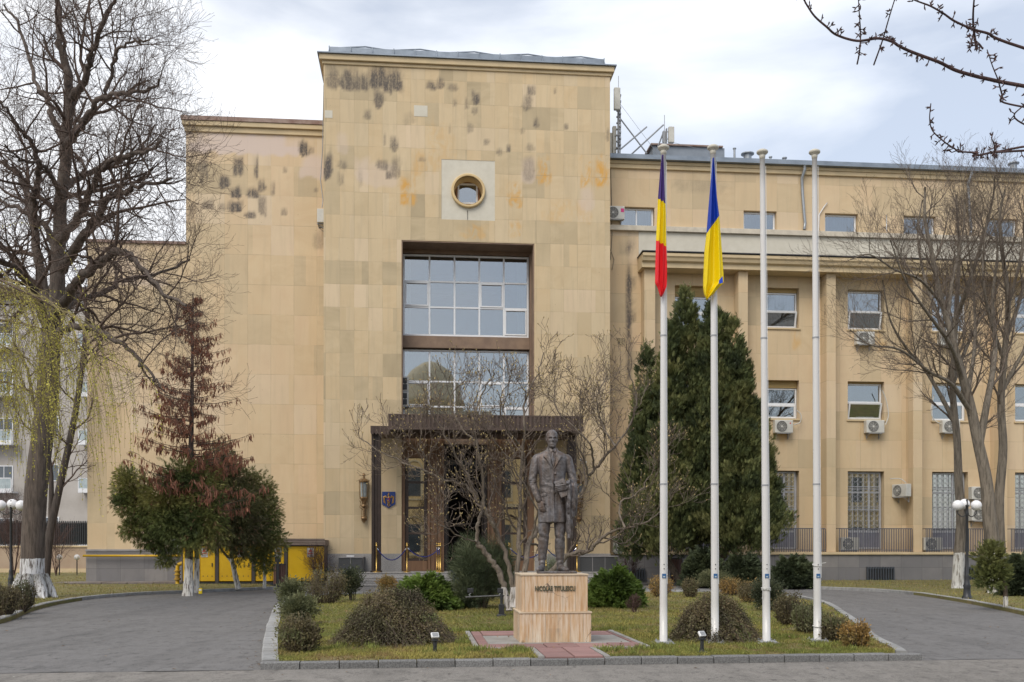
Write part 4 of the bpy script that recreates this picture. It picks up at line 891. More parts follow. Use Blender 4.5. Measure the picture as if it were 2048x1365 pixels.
# ---- big linden on the left
b = G(65, 1196, .08); Y = b[1]
T = Tree(3, dict(n=[9, 6, 5, 3], t0=[.15, .15, .1, .1], len=[2.5, 1.45, .85, .45], ang=[.85, .8, .75, .7], rr=[.55, .6, .6, .7], rmax=[.08, .03, .014, .008], seg=[7, 6, 5, 3], wig=[.17, .17, .16, .12], up=[.03, .04, .05, .06], tap=[.3, .35, .4, .5], rmin=.0035))
tr = pts3([(64, 1200), (63, 1180), (65, 1130), (67, 1060), (74, 960), (88, 850), (97, 760), (100, 690)], Y)
c = catmull(tr, 5); rad = np.interp(np.linspace(0, 1, len(c)), [0, .05, .15, .3, 1], [.46, .38, .33, .31, .27]); T.trunk.tube(c, rad, 20)
for k in range(7):                               # root flare
    a = k * .9 + .3; T.trunk.tube([(b[0] + .25 * math.cos(a), b[1] + .25 * math.sin(a), .7), (b[0] + .45 * math.cos(a), b[1] + .45 * math.sin(a), .25), (b[0] + .60 * math.cos(a), b[1] + .60 * math.sin(a), .02)], [.16, .15, .07], 8)
LM = [([(100, 700), (115, 560, .3), (122, 430, .5), (132, 300, .3), (141, 200, 0), (131, 131, -.3), (119, 66, -.4), (117, 0, -.4), (110, -90, -.4)], .24, .05),
 ([(128, 290, .3), (111, 246, .6), (95, 200, 1), (70, 160, 1.4), (41, 57, 2), (8, 10, 2.4)], .11, .03),
 ([(141, 197), (168, 164, -.8), (180, 120, -1.2), (193, 90, -1.5), (213, 29, -2), (234, 0, -2.2), (250, -50, -2.5)], .11, .03),
 ([(132, 290, 0), (160, 255, -1), (176, 234, -1.5), (205, 197, -2), (246, 187, -2.6), (295, 180, -3), (320, 160, -3.3)], .12, .025),
 ([(205, 195, -2), (222, 150, -2.2), (235, 100, -2.6), (270, 85, -3), (300, 80, -3.3)], .06, .02),
 ([(120, 484, 0), (140, 455, -.8), (164, 427, -1.6), (185, 380, -2), (205, 336, -2.4), (235, 320, -2.8), (262, 308, -3.2), (300, 300, -3.8), (324, 283, -4)], .13, .03),
 ([(128, 378, .3), (160, 355, 1.2), (205, 333, 2), (245, 322, 2.8), (290, 290, 3.4), (310, 250, 3.8)], .11, .025),
 ([(125, 540, -.3), (155, 490, -1), (193, 443, -1.5), (215, 400, -2), (246, 388, -2.5), (287, 368, -2.8), (344, 357, -3)], .15, .03),
 ([(110, 640, 0), (140, 580, -1), (175, 545, -1.8), (210, 520, -2.4), (240, 500, -3), (262, 515, -3.2), (290, 545, -3.6), (330, 585, -4), (372, 612, -4.4)], .15, .03),
 ([(108, 655, .3), (150, 600, 1.4), (200, 590, 2.4), (250, 560, 3), (310, 550, 3.4), (380, 520, 3.6)], .13, .03),
 ([(100, 690, -.2), (130, 660, -1.2), (180, 655, -2), (230, 680, -2.8), (270, 710, -3.2), (300, 750, -3.6), (320, 775, -3.8)], .12, .02),
 ([(98, 700, .2), (90, 600, .6), (72, 495, .8), (61, 410, 1), (45, 360, 1.4), (20, 335, 1.8), (-20, 320, 2)], .18, .04),
 ([(66, 440, .8), (76, 370, 0), (74, 310, -.6), (60, 285, -1), (41, 262, -1.5), (20, 225, -2), (-15, 190, -2.3)], .1, .03),
 ([(95, 660, -.3), (70, 590, -1), (35, 540, -1.8), (0, 520, -2.4), (-50, 500, -3)], .15, .04),
 ([(92, 640, .4), (60, 600, 1.4), (20, 590, 2.2), (-40, 610, 3)], .12, .03),
 ([(118, 520, .3), (90, 450, 1.2), (40, 420, 2), (0, 400, 2.6), (-40, 370, 3)], .11, .03),
 ([(126, 400, .3), (105, 360, -.8), (85, 330, -1.4), (40, 320, -2), (10, 290, -2.5)], .09, .02)]
for (l, r0, r1) in LM: T.limb(pts3(l, Y), r0, r1, 9 if r0 > .1 else 7, n=11 if r0 > .11 else 8, t0=.22, wob=.03)
finish(T, 'linden_tree', 'huge bare linden with furrowed trunk, whitewashed at its foot, at the left edge', 'tree', b, bark('linden_bark', (.10, .078, .065), (.145, .115, .096), (.66, .66, .68), 1.16), BX)
print('linden tris', T.crown.n)

# ---- leaning companion trunks behind the linden
T = Tree(5, dict(n=[9, 7, 5], t0=[.25, .15, .1], len=[2.6, 1.3, .7], ang=[.8, .8, .7], rr=[.5, .6, .6], rmax=[.05, .02, .01], seg=[6, 5, 4], wig=[.18, .18, .15], up=[.03, .05, .05], tap=[.35, .4, .5], rmin=.005))
b = G(90, 1165, .08); Y2 = b[1]
T.limb(pts3([(90, 1166), (98, 1080), (116, 990), (140, 880), (155, 800), (168, 700), (176, 620)], Y2), .19, .09, 10, n=8)
T.limb(pts3([(102, 1050), (100, 930), (70, 820), (55, 740), (30, 690)], Y2), .12, .04, 8); T.limb(pts3([(160, 740), (190, 660), (225, 560), (232, 480), (225, 430)], Y2 + 4), .12, .03, 8)
finish(T, 'bare_tree', 'dark leaning bare tree just behind the huge linden trunk', 'tree', b, bark('dark_bark', (.06, .048, .042), (.09, .07, .06)), BX)

# ---- right hand bare trees
PR = dict(n=[9, 6, 5, 2], t0=[.2, .15, .1, .2], len=[1.9, 1.15, .65, .3], ang=[.62, .6, .6, .5], rr=[.5, .6, .6, .7], rmax=[.045, .02, .01, .006], seg=[7, 5, 5, 3], wig=[.12, .13, .14, .1], up=[.07, .06, .06, .05], tap=[.3, .35, .4, .5], rmin=.0035)
GB = bark('grey_bark', (.17, .145, .115), (.23, .195, .155), (.62, .61, .58), 1.30); GB2 = bark('grey_twig_bark', (.15, .115, .095), (.20, .16, .125))
T = Tree(8, PR); b = G(1917, 1177, .08); Y = b[1]
T.limb(pts3([(1915, 1178), (1918, 1110), (1922, 1040), (1917, 960), (1914, 880), (1905, 780), (1908, 700), (1914, 600), (1918, 500), (1915, 440), (1912, 390)], Y), .21, .03, 10, n=14, t0=.4)
for l in ([(1912, 850), (1880, 790), (1850, 740), (1815, 700, -1), (1780, 640, -1.5), (1765, 560, -2)], [(1908, 720), (1880, 640, 1), (1850, 560, 1.5), (1835, 470, 2), (1845, 400, 2)], [(1911, 640), (1940, 560, -1), (1965, 480, -1.3), (1985, 400, -1.6), (1990, 350, -2)], [(1907, 760), (1935, 690, 1), (1960, 640, 1.5), (1990, 600, 2)]): T.limb(pts3(l, Y), .09, .02, 7, n=9, t0=.2)
finish(T, 'bare_tree', 'bare tree with one straight whitewashed trunk behind the right lamp post', 'tree', b, GB, GB2)
T = Tree(9, PR); b = G(1992, 1187, .08); Y = b[1]
T.limb(pts3([(1992, 1190), (1990, 1130), (1978, 1030), (1972, 960), (1955, 880), (1938, 800), (1915, 720), (1898, 650), (1880, 590), (1862, 500), (1850, 440), (1850, 375)], Y), .26, .03, 10, n=15, t0=.35)
for l, r in (([(1958, 890), (1975, 800), (1990, 700, .5), (1985, 600, .8), (1995, 500, 1), (1985, 430, 1.2)], .13), ([(1945, 830), (1905, 770, -.6), (1860, 745, -1), (1800, 700, -1.6), (1740, 690, -2), (1700, 660, -2.2)], .07), ([(1925, 760), (1900, 690, -1), (1850, 620, -2), (1810, 560, -2.5), (1780, 480, -3)], .08), ([(1895, 640), (1905, 560, .4), (1925, 470, .8), (1930, 400, 1)], .07), ([(1935, 790), (1950, 680, 1), (1945, 560, 1.6), (1930, 450, 2)], .08), ([(1885, 610), (1840, 560, -1), (1790, 540, -1.5), (1740, 510, -2), (1700, 520, -2)], .05)):
    T.limb(pts3(l, Y), r, .015, 7, n=10, t0=.2)
finish(T, 'bare_tree', 'forked bare tree with stout leaning stem rising behind the small conifer on the right', 'tree', b, GB, GB2)
T = Tree(10, PR); b = G(2008, 1184, .08); Y = b[1]
T.limb(pts3([(2008, 1186), (2000, 1100), (1998, 1000), (2006, 900), (2002, 800), (2010, 700), (2016, 600), (2004, 500), (2000, 430), (2010, 380)], Y), .2, .03, 10, n=15, t0=.4)
for l, r in (([(2008, 720), (1980, 640, -.5), (1965, 540, -1), (1975, 430, -1)], .07), ([(2010, 680), (2040, 600, .5), (2060, 500, 1), (2070, 400, 1)], .08), ([(2014, 620), (2040, 520), (2050, 440), (2045, 390)], .06), ([(2005, 780), (2050, 700), (2100, 640), (2150, 560)], .08)): T.limb(pts3(l, Y), r, .015, 7, n=10, t0=.2)
finish(T, 'bare_tree', 'slender bare tree at the right edge, its trunk upright beside the forked one', 'tree', b, GB, GB2)

# ---- magnolia
b = G(1012, 1224, .08); Y = b[1] * .93
T = Tree(21, dict(n=[9, 7, 4], t0=[.2, .2, .2], len=[1.15, .60, .28], ang=[.85, .85, .75], rr=[.55, .6, .65], rmax=[.028, .014, .008], seg=[7, 5, 4], wig=[.24, .24, .2], up=[.12, .14, .16], tap=[.45, .5, .7], rmin=.0045))
MG = [([(1018, 1222), (1010, 1185), (1000, 1150), (985, 1125), (966, 1098), (953, 1085)], .085, .06, 0),
 ([(953, 1085), (957, 1050), (964, 1018, .2), (950, 995, .3), (930, 970, .4), (888, 961, .5), (850, 942, .6), (800, 923, .7), (754, 900, .8), (722, 877, .9)], .05, .012, 11),
 ([(1024, 1215), (1022, 1155), (1006, 1094), (985, 1049, -.2), (968, 1010, -.3), (966, 965, -.4), (957, 896, -.5), (948, 850, -.6), (962, 790, -.6), (990, 745, -.6)], .07, .012, 12),
 ([(1030, 1215), (1038, 1120), (1038, 1049, .3), (1041, 972, .4), (1047, 877, .5), (1052, 800, .5), (1075, 745, .6), (1088, 705, .6)], .07, .012, 13),
 ([(1034, 1212), (1050, 1136), (1062, 1079, .5), (1095, 1035, .8), (1130, 1010, .9), (1150, 1002, .9), (1175, 963, .9), (1195, 932, .8), (1228, 895, .8), (1262, 843, .8), (1272, 785, .8), (1255, 735, .8)], .08, .014, 13),
 ([(1060, 1190, .6), (1110, 1135, .7), (1147, 1106, .7), (1180, 1102, .7), (1196, 1082, .7), (1214, 1069, .7), (1250, 1056, .6), (1288, 1047, .5), (1325, 1020, .5), (1350, 985, .4)], .075, .010, 11),
 ([(1175, 963, .9), (1170, 920, .6), (1150, 880, .4), (1165, 830, .3), (1160, 780, .3)], .035, .01, 9),
 ([(964, 1018), (940, 960, -.3), (905, 900, -.6), (880, 850, -.8), (850, 810, -1)], .035, .01, 9),
 ([(957, 896), (920, 850, .2), (900, 800, .3), (930, 760, .4)], .03, .01, 7),
 ([(1045, 900), (1010, 850, -.4), (1000, 800, -.5), (1020, 760, -.5)], .03, .01, 7),
 ([(1230, 893), (1200, 840, .3), (1195, 790, .3), (1215, 750, .3)], .03, .01, 8),
 ([(1188, 940), (1180, 890, -.5), (1120, 830, -.6), (1095, 780, -.7)], .03, .01, 8),
 ([(953, 1085), (930, 1078, -.4), (905, 1065, -.7), (880, 1050, -.9), (865, 1040, -1)], .02, .008, 7),
 ([(1250, 1056), (1240, 1010, .2), (1275, 985, .2), (1300, 950, .2), (1310, 900, .2)], .03, .01, 8),
 ([(1062, 1079), (1075, 1020, -.3), (1040, 960, -.6), (1020, 920, -.8), (985, 880, -1)], .03, .01, 7),
 ([(888, 961), (860, 930, -.3), (840, 890, -.5), (845, 850, -.6)], .022, .008, 7)]
for l, r0, r1, n in MG: T.limb(pts3(l, Y), r0 * .8, r1 * .8, 8, n=n, t0=.2, wob=.015)
bud = MB(); tp = [t for t in T.tips if True]; N = len(tp); P = np.array([t[0] for t in tp]); D = np.array([unit(t[1] + np.array((0, 0, .4))) for t in tp])
ref = np.tile((1., 0.2, 0), (N, 1)); X = np.cross(D, ref); X /= np.linalg.norm(X, axis=1)[:, None]; Yv = np.cross(D, X); Rm = np.stack([X, Yv, D], -1)
pv = []; 
for z, r in ((0, .18), (.35, .30), (.7, .2)): pv += [(r * math.cos(a), r * math.sin(a), z) for a in (0, 1.57, 3.14, 4.71)]
pv.append((0, 0, 1.0)); pf = [np.array([[r * 4 + j, r * 4 + (j + 1) % 4, (r + 1) * 4 + (j + 1) % 4, (r + 1) * 4 + j] for r in range(2) for j in range(4)]), np.array([[8 + j, 8 + (j + 1) % 4, 12] for j in range(4)])]
bud.scatter(pv, pf, P, Rm, nr.uniform(.020, .044, N) * (nr.rand(N) < .5), np.array((.38, .29, .13)) * nr.uniform(.6, 1.3, (N, 1)))
MBk = bark('magnolia_bark', (.155, .125, .10), (.225, .185, .145), (.50, .47, .45), .66)
rt = finish(T, 'magnolia_tree', 'bare magnolia with crooked spreading stems and yellow buds behind the statue', 'tree', b, MBk, bark('magnolia_twig_bark', (.145, .11, .088), (.21, .165, .13)))
o = link('buds', bud, mat('bud_fuzz', (1, 1, 1), .8, (.9, .9, .9), tint=True, bump=0), rt, smooth=True); o.matrix_parent_inverse = Matrix.Translation((-b[0], -b[1], 0))

# ---- cherry branches hanging in from the right, trunk out of frame
Y = 7.0; T = Tree(31, dict(n=[], t0=[], len=[], ang=[], rr=[], rmax=[], seg=[], wig=[], up=[], tap=[], rmin=.002))
ZB = lambda l, Yb: np.array([A(1500 + x / 3.737, y / 3.737, Yb) for x, y in l])
tx = np.array((6.9, 7.6)); 
CH = [([(-1, 0)], 0)]
CL = [([(3600, 900), (2700, 520), (2060, 395), (1880, 378), (1700, 350), (1560, 310), (1420, 285), (1290, 262), (1190, 243), (1120, 230), (1000, 228), (830, 268), (660, 245), (570, 205), (470, 150), (400, 90), (340, 30), (265, 0), (190, -70)], .015, .0045),
 ([(1118, 228), (1095, 160), (1060, 90), (1030, 20)], .006, .0035), ([(985, 222), (960, 190), (925, 145), (880, 125), (830, 95), (780, 55), (730, 30)], .006, .003),
 ([(3600, 800), (2700, 300), (2060, 105), (1930, 93), (1780, 100), (1600, 75), (1480, 55), (1350, 40), (1200, 35), (1020, -5), (900, -60)], .012, .0035), ([(1940, 92), (1800, 40), (1690, -5), (1600, -60)], .01, .004),
 ([(1990, 98), (1900, 120), (1830, 190), (1740, 260), (1670, 290), (1635, 280), (1605, 250)], .007, .003), ([(3300, 800), (2500, 660), (2060, 627), (1990, 620), (1920, 603), (1850, 590), (1760, 545), (1670, 480)], .008, .003),
 ([(3300, 1000), (2500, 900), (2060, 970), (1900, 1020), (1840, 1048), (1770, 1055), (1690, 1075), (1600, 1095), (1540, 1095), (1450, 1080), (1330, 1020), (1280, 960), (1262, 870)], .009, .0035),
 ([(2500, 905), (2060, 985), (1940, 1050), (1870, 1085), (1790, 1100), (1700, 1115)], .009, .003), ([(3000, 900), (2400, 850), (2060, 815), (2030, 800), (1995, 785)], .008, .003)]
for l, r0, r1 in CL:
    P_ = ZB(l, Y); P_[:, 1] += np.linspace(.5, -.2, len(P_)); c = catmull(P_, 6); rad = np.linspace(r0, r1, len(c)); T.crown.tube(c, rad, 7)
    for i in range(3, len(c) - 1):
        if c[i][0] > 4.2: continue
        if T.r.random() < .55:
            d = unit(c[i + 1] - c[i]); ns = T.r.choice((1, 1, 2, 3)); sd_ = perp(d, T.r); ln = T.r.uniform(.012, .035); q = c[i] + sd_ * ln
            T.crown.tube([c[i], q], [.0045, .0035], 4)
            for _ in range(ns + 1):
                dd = unit(sd_ + np.array([T.r.gauss(0, .7) for _ in range(3)])); T.crown.tube([q, q + dd * .014, q + dd * .03], [.003, .005, .001], 5)
T.trunk.tube(catmull([(7.6, 8, 0), (7.5, 8, 1.2), (7.3, 7.9, 2.6), (6.9, 7.7, 3.6), (6.2, 7.5, 4.1)], 5), np.linspace(.17, .05, 21), 10); T.P = dict(n=[7, 6, 3], t0=[.25, .2, .2], len=[1.0, .55, .3], ang=[.7, .7, .6], rr=[.5, .6, .6], rmax=[.02, .01, .006], seg=[5, 4, 3], wig=[.12, .12, .1], up=[.05, .04, .03], tap=[.35, .4, .5], rmin=.002)
for l_ in ([(7.35, 7.9, 2.5), (7.8, 7.9, 3.3), (7.95, 8.1, 4.2), (8.4, 8.3, 5.2), (8.5, 8.2, 6.2)], [(7.5, 8, 1.9), (8.1, 8.4, 2.7), (8.9, 8.7, 3.2), (9.6, 9.2, 3.9)], [(7.3, 7.9, 2.9), (7.2, 8.6, 3.8), (7.3, 9.2, 4.9), (7.1, 9.6, 5.8)]): T.limb(np.array(l_), .08, .012, 8, n=8, t0=.25, wob=.02)
for l, r0, r1 in CL[:1] + CL[3:4] + CL[6:8]:
    P_ = ZB(l[:1], Y)[0] + (0, .5, 0); T.trunk.tube([(7.25, 7.9, 2.7), (7.15, 7.8, (2.7 + P_[2]) / 2), P_], [.05, .04, r0], 7)
finish(T, 'cherry_tree', 'reddish budding cherry branches reaching in at the upper right, nearest the viewer', 'tree', (7.6, 8.0), bark('cherry_bark', (.10, .07, .06), (.14, .10, .09)), bark('cherry_twig_bark', (.085, .05, .05), (.12, .07, .065)))

# ---- leaf scattering
def frames(D, jitter=0):
    N = len(D); D = D / (np.linalg.norm(D, axis=1)[:, None] + 1e-9); rv = nr.normal(size=(N, 3)); X = np.cross(D, rv); X /= (np.linalg.norm(X, axis=1)[:, None] + 1e-9); Yv = np.cross(D, X); return np.stack([X, Yv, D], -1)
SPRAY = [(-.05, 0, 0), (.05, 0, 0), (.02, 0, 1), (-.02, 0, 1)]; SF = [[0, 1, 2, 3]]
def mkspray(k=5, w=.07, spread=.75):
    v, f = [], []
    for i in range(k):
        a = (i / (k - 1) - .5) * 2 * spread; z0 = .12 + .45 * (1 - abs(i / (k - 1) - .5) * 2); L = .55 if i != k // 2 else .5; dx, dz = math.sin(a), math.cos(a); px_, pz = -dz * w, dx * w; n = len(v)
        v += [(0 + px_ * .4, .02 * i, z0 * .3 + pz * .4), (dx * L * .5 - px_, .04 * (i % 2), z0 + dz * L * .5 - pz), (dx * L, 0, z0 + dz * L), (dx * L * .5 + px_, -.04, z0 + dz * L * .5 + pz)]; f.append([n, n + 1, n + 2, n + 3])
    return np.array(v), [np.array(f)]
SP5 = mkspray(5); SP7 = mkspray(7, .05, 1.0); SPF = mkspray(7, .026, .85); SPT = mkspray(7, .036, .8); LEAF = (np.array([(0, 0, 0), (.28, .05, .5), (0, 0, 1), (-.28, .05, .5)]), [np.array([[0, 1, 2, 3]])])
NEED = (np.vstack([np.array([(-.02, 0, 0), (.02, 0, 0), (.0, 0, 1)]) @ np.array(Matrix.Rotation(.55, 3, ax) @ Matrix.Rotation(k * 1.3, 3, 'Z')).T for k, ax in enumerate('XYXYX')]), [np.arange(15).reshape(5, 3)])
def tints(N, cols, v=.3, P=None, s=2.0, seed=3):
    cols = np.array(cols); u = nr.rand(N)
    if P is not None: u = np.clip(.65 * (vnoise(P[:, 0] + P[:, 1] * .7, P[:, 2], s, seed) * 1.6 - .3) + .35 * u, 0, .999)
    i = u * (len(cols) - 1); a = i.astype(int); f = (i - a)[:, None]; return (cols[a] * (1 - f) + cols[np.minimum(a + 1, len(cols) - 1)] * f) * nr.uniform(1 - v, 1 + v, (N, 1))
FOL = mat('foliage', (1.45, 1.42, 1.38), .75, (1.2, 1.2, 1.2), sc=3, bump=0, tint=True, trans=.25)
BRN = bark('shrub_bark', (.10, .075, .055), (.15, .115, .085))
# ------------------------------------------------------------------ evergreens and shrubs
def ev_part(root, base, name, mb, m, label=None):
    o = link(name, mb, m, root); o.matrix_parent_inverse = Matrix.Translation((-base[0], -base[1], 0)); return tag(o, label)
def lobes(mb, L, dens, proto, size, cols, up=.5, P_seed=1, shell=.45, droop=0.0, v=.3, ns=2.0):
    """L: list of (centre, radii). sprays near the outside of each lobe, pointing outwards"""
    for c, r in L:
        c, r = np.array(c, float), np.broadcast_to(np.array(r, float), (3,)); area = (r[0] * r[2] + r[1] * r[2] + r[0] * r[1]) / 3 * 12.5; N = int(area * dens)
        d = nr.normal(size=(N, 3)); d /= np.linalg.norm(d, axis=1)[:, None]; q = 1 - shell * nr.rand(N) ** 1.5
        lump = 1 + .46 * (vnoise(d[:, 0] * 3 + c[0], d[:, 2] * 3 + d[:, 1] * 2, 1.3, P_seed) - .5) * 2
        P = c + d * r * (q * lump)[:, None]; D = d / r * r.mean() + np.array((0, 0, up)) + nr.normal(0, .35, (N, 3)); D[:, 2] -= droop
        ok = P[:, 2] > .1; P, D = P[ok], D[ok]; N = len(P)
        mb.scatter(proto[0], proto[1], P, frames(D), nr.uniform(.6, 1.25, N) * size, tints(N, cols, v, P, ns, P_seed))
def conifer_cone(mb, base, H, rad, z0, cols, n, size, proto, lean=(0, 0), prof=1.0, lump=.3, seed=1, up=1.0, leader=None, out=.6):
    """foliage in plumes arranged round a cone"""
    N = n; nb = max(30, n // 45); hz = z0 + (H - z0) * (1 - nr.rand(nb) ** .72); az = nr.rand(nb) * 6.283
    t = (hz - z0) / (H - z0); R0 = rad * np.clip((1 - t) ** prof, .03, 1) * np.minimum(1, .62 + t * 2.6) * (1 + lump * (vnoise(az * 2, hz, 1.0, seed) - .5) * 2)
    k = nr.randint(0, nb, N); s = nr.rand(N) ** .6; rr = R0[k] * (.35 + .65 * s) 
    P = np.stack([base[0] + np.cos(az[k]) * rr + lean[0] * t[k], base[1] + np.sin(az[k]) * rr + lean[1] * t[k], hz[k] + out * R0[k] * (s - .6) * .9], -1); sg = .10 + .10 * R0[k][:, None] / max(rad, .1)
    P += nr.normal(0, 1, (N, 3)) * sg * np.array((1, 1, 1.3)) * (1.15 - .8 * s[:, None])
    D = np.stack([np.cos(az[k]) * out, np.sin(az[k]) * out, np.full(N, up)], -1) + nr.normal(0, .35, (N, 3)); P[:, 2] = np.maximum(P[:, 2], .15)
    mb.scatter(proto[0], proto[1], P, frames(D), nr.uniform(.6, 1.3, N) * size, tints(N, cols, .3, P, 1.6, seed))

# big dark thuja by the flagpoles
DG = [(.03, .042, .018), (.055, .072, .026), (.085, .10, .034), (.125, .135, .048), (.15, .15, .055)]
b = G(1392, 1168, .08); Y = b[1]; mpp = Y / FPX
root = thing('thuja_tree', 'tall dark green thuja with ragged pointed top in front of the pillared wing', 'tree', (*b, 0))
mb = MB()
for i, (px, top, half, n, low) in enumerate(((1372, 580, 92, 15000, 1085), (1445, 605, 60, 7000, 1000), (1296, 690, 48, 5500, 1060), (1478, 690, 66, 7000, 1080), (1335, 650, 50, 5500, 1070), (1512, 800, 50, 4600, 1080), (1282, 780, 44, 4600, 1090), (1470, 860, 88, 6500, 1095), (1325, 850, 85, 6000, 1100), (1535, 900, 30, 2400, 1060), (1268, 890, 30, 2400, 1110), (1415, 620, 48, 4500, 950), (1462, 650, 46, 4000, 950), (1338, 680, 50, 4000, 950), (1490, 760, 40, 3500, 1050))):
    x, z = A(px, top, Y)[[0, 2]]; dy = (0, .5, .3, -.2, -.6, 0, -.3, -.9, -.9, .1, .1, -.5, -.6, .2, .3)[i]
    conifer_cone(mb, (x, Y + dy), z, half * mpp, max(.25, A(px, low, Y)[2]), DG, int(n * 1.7), .20, SPT, prof=.66, lump=.5, seed=i + 2, up=1.1)
ev_part(root, b, 'crown', mb, FOL)
mb = MB(); 
for px, t in ((1385, 620), (1300, 760), (1470, 760)): mb.tube([(b[0] + (px - 1390) * mpp * .3, Y, 0), (b[0] + (px - 1390) * mpp * .8, Y, 1.5), (*A(px, t, Y)[:2], A(px, t, Y)[2])], [.16, .12, .02], 8)
ev_part(root, b, 'trunk', mb, BRN)

# red brown dead conifer
b = G(378, 1187, .08); Y = b[1]; mpp = Y / FPX
root = thing('dead_conifer', 'dried conifer with hanging rusty needles and white painted foot, by the yellow cabinets', 'tree', (*b, 0))
T = Tree(41, {}); ttop = A(386, 585, Y)
c = catmull([(b[0] - .02, Y, 0), (*A(378, 1120, Y),), (*A(380, 1000, Y),), (*A(383, 850, Y),), (*A(385, 700, Y),), (*ttop,)], 5); mt = MB(); mt.tube(c, np.interp(np.linspace(0, 1, len(c)), [0, .1, 1], [.20, .14, .015]), 10)
br, cl = MB(), MB(); CP, CD, CS = [], [], []
z = 2.5
while z < ttop[2] - .15:
    t = (z - 2.5) / (ttop[2] - 2.5); Lb = (1.95 * (1 - t) ** .72 + .14) * T.r.uniform(.4, 1.15); x0 = np.interp(z, c[:, 2], c[:, 0]); az = T.r.uniform(0, 6.28); ns = 6; P = [(x0, Y, z)]; d = np.array((math.cos(az), math.sin(az) * .8, .02 - .10 * (1 - t)))
    q = np.array(P[0])
    for i in range(ns): d = unit(d + np.array((T.r.gauss(0, .08), T.r.gauss(0, .08), .07 + T.r.gauss(0, .04)))); q = q + d * Lb / ns; P.append(q)
    P = np.array(P); br.tube(P, np.linspace(.02 * (1.2 - t), .004, ns + 1), 4, cap=False)
    for i in range(1, ns + 1):
        nsub = 2 if T.r.random() < .8 else 1
        for s_ in range(nsub):
            sd_ = unit(np.cross(P[i] - P[i - 1], (0, 0, 1))) * T.r.choice((-1, 1)); e = P[i] + sd_ * T.r.uniform(.05, .32) * (1 - .5 * t) + (P[i] - P[i - 1]) * .6; br.tube([P[i], (P[i] + e) / 2 + (0, 0, .01), e], [.007, .005, .003], 3, cap=False)
            for f in (.3, .65, 1.0, 1.0):
                if T.r.random() < (.88 if t < .5 else .8): CP.append(P[i] * (1 - f) + e * f); CD.append((T.r.gauss(0, .22), T.r.gauss(0, .22), -1)); CS.append(T.r.uniform(.10, .28) * (1.15 - .5 * t))
    z += T.r.uniform(.024, .065) * (1 + .3 * t)
CP, CD, CS = np.array(CP), np.array(CD), np.array(CS); N = len(CP)
DRP = (np.array([(-.03, 0, 0), (-.09, .03, .45), (-.06, 0, .85), (0, .02, 1.05), (.06, 0, .8), (.08, -.03, .4), (.03, 0, 0), (0, -.08, .5), (0, .08, .55), (0, 0, 0), (0, 0, 1)]), [np.array([[0, 1, 2, 3]]), np.array([[3, 4, 5, 6]]), np.array([[9, 7, 10, 8]])])
for rep in range(2):
    Pj = CP + nr.normal(0, .045 * (rep > 0), (N, 3)); cl.scatter(DRP[0], DRP[1], Pj, frames(CD + nr.normal(0, .22, (N, 3))), CS * (1 if rep == 0 else nr.uniform(.3, .8, N)), tints(N, [(.17, .075, .05), (.25, .11, .07), (.33, .16, .10), (.20, .11, .075)], .3))
WT = bark('white_foot_bark', (.085, .06, .05), (.12, .085, .07), (.66, .64, .60), 1.12)
ev_part(root, b, 'trunk', mt, WT); ev_part(root, b, 'branches', br, BRN); ev_part(root, b, 'crown', cl, FOL, 'hanging rusty brown needle clusters')

# green yews below and beside it
YG = [(.06, .08, .026), (.105, .13, .04), (.155, .165, .05), (.20, .19, .06)]
def yew(px, py, lob, stems, name, label, cols, white, dens=150, size=.19, drp=.2):
    b = G(px, py, .08); Y = b[1]; mpp = Y / FPX; root = thing(name, label, 'tree', (*b, 0)); mb = MB()
    L = []
    for (x, y, rx, rz, dy) in lob: c = A(x, y, Y + dy - .9); L.append((c, (rx * mpp, rx * mpp * .85, rz * mpp)))
    lobes(mb, L, dens * 1.7, SPF, size * 1.25, cols, up=.25, droop=.45, P_seed=px, shell=.85, v=.4)
    mb2 = MB(); lobes(mb2, L[1::3], dens * .08, SPF, size * 1.2, [(.22, .13, .07), (.28, .17, .10)], up=0, droop=.6, P_seed=px + 1, shell=.6); ev_part(root, b, 'dry_twigs', mb2, FOL); ev_part(root, b, 'crown', mb, FOL)
    mb = MB()
    for pts, r0, r1 in stems: c = catmull(pts3(pts, Y), 4); mb.tube(c, np.linspace(r0, r1, len(c)), 8)
    ev_part(root, b, 'trunk', mb, white); return root
yew(392, 1184, [(258, 975, 33, 30, -.2), (275, 1010, 42, 32, 0), (300, 1050, 45, 30, .2), (335, 1000, 50, 45, -.3), (362, 960, 40, 40, -.4), (400, 985, 45, 50, -.4), (335, 1085, 32, 26, .2), (410, 1045, 45, 45, -.5), (350, 1045, 50, 38, -.3), (330, 1122, 18, 12, .2), (300, 1085, 25, 14, .3), (385, 1075, 35, 28, -.3), (245, 1000, 18, 14, 0), (262, 1062, 22, 12, 0), (252, 950, 20, 14, 0)],
    [([(392, 1186), (394, 1120), (390, 1060), (380, 990)], .10, .04), ([(390, 1080), (340, 1040), (270, 985)], .05, .01), ([(390, 1090), (350, 1085), (300, 1070)], .04, .01)], 'yew_tree', 'wide drooping green yew spreading left around the dead conifer trunk', YG, WT, 210, .125)
BG = [(.11, .085, .05), (.10, .10, .045), (.13, .13, .05), (.15, .15, .055), (.18, .17, .06)]
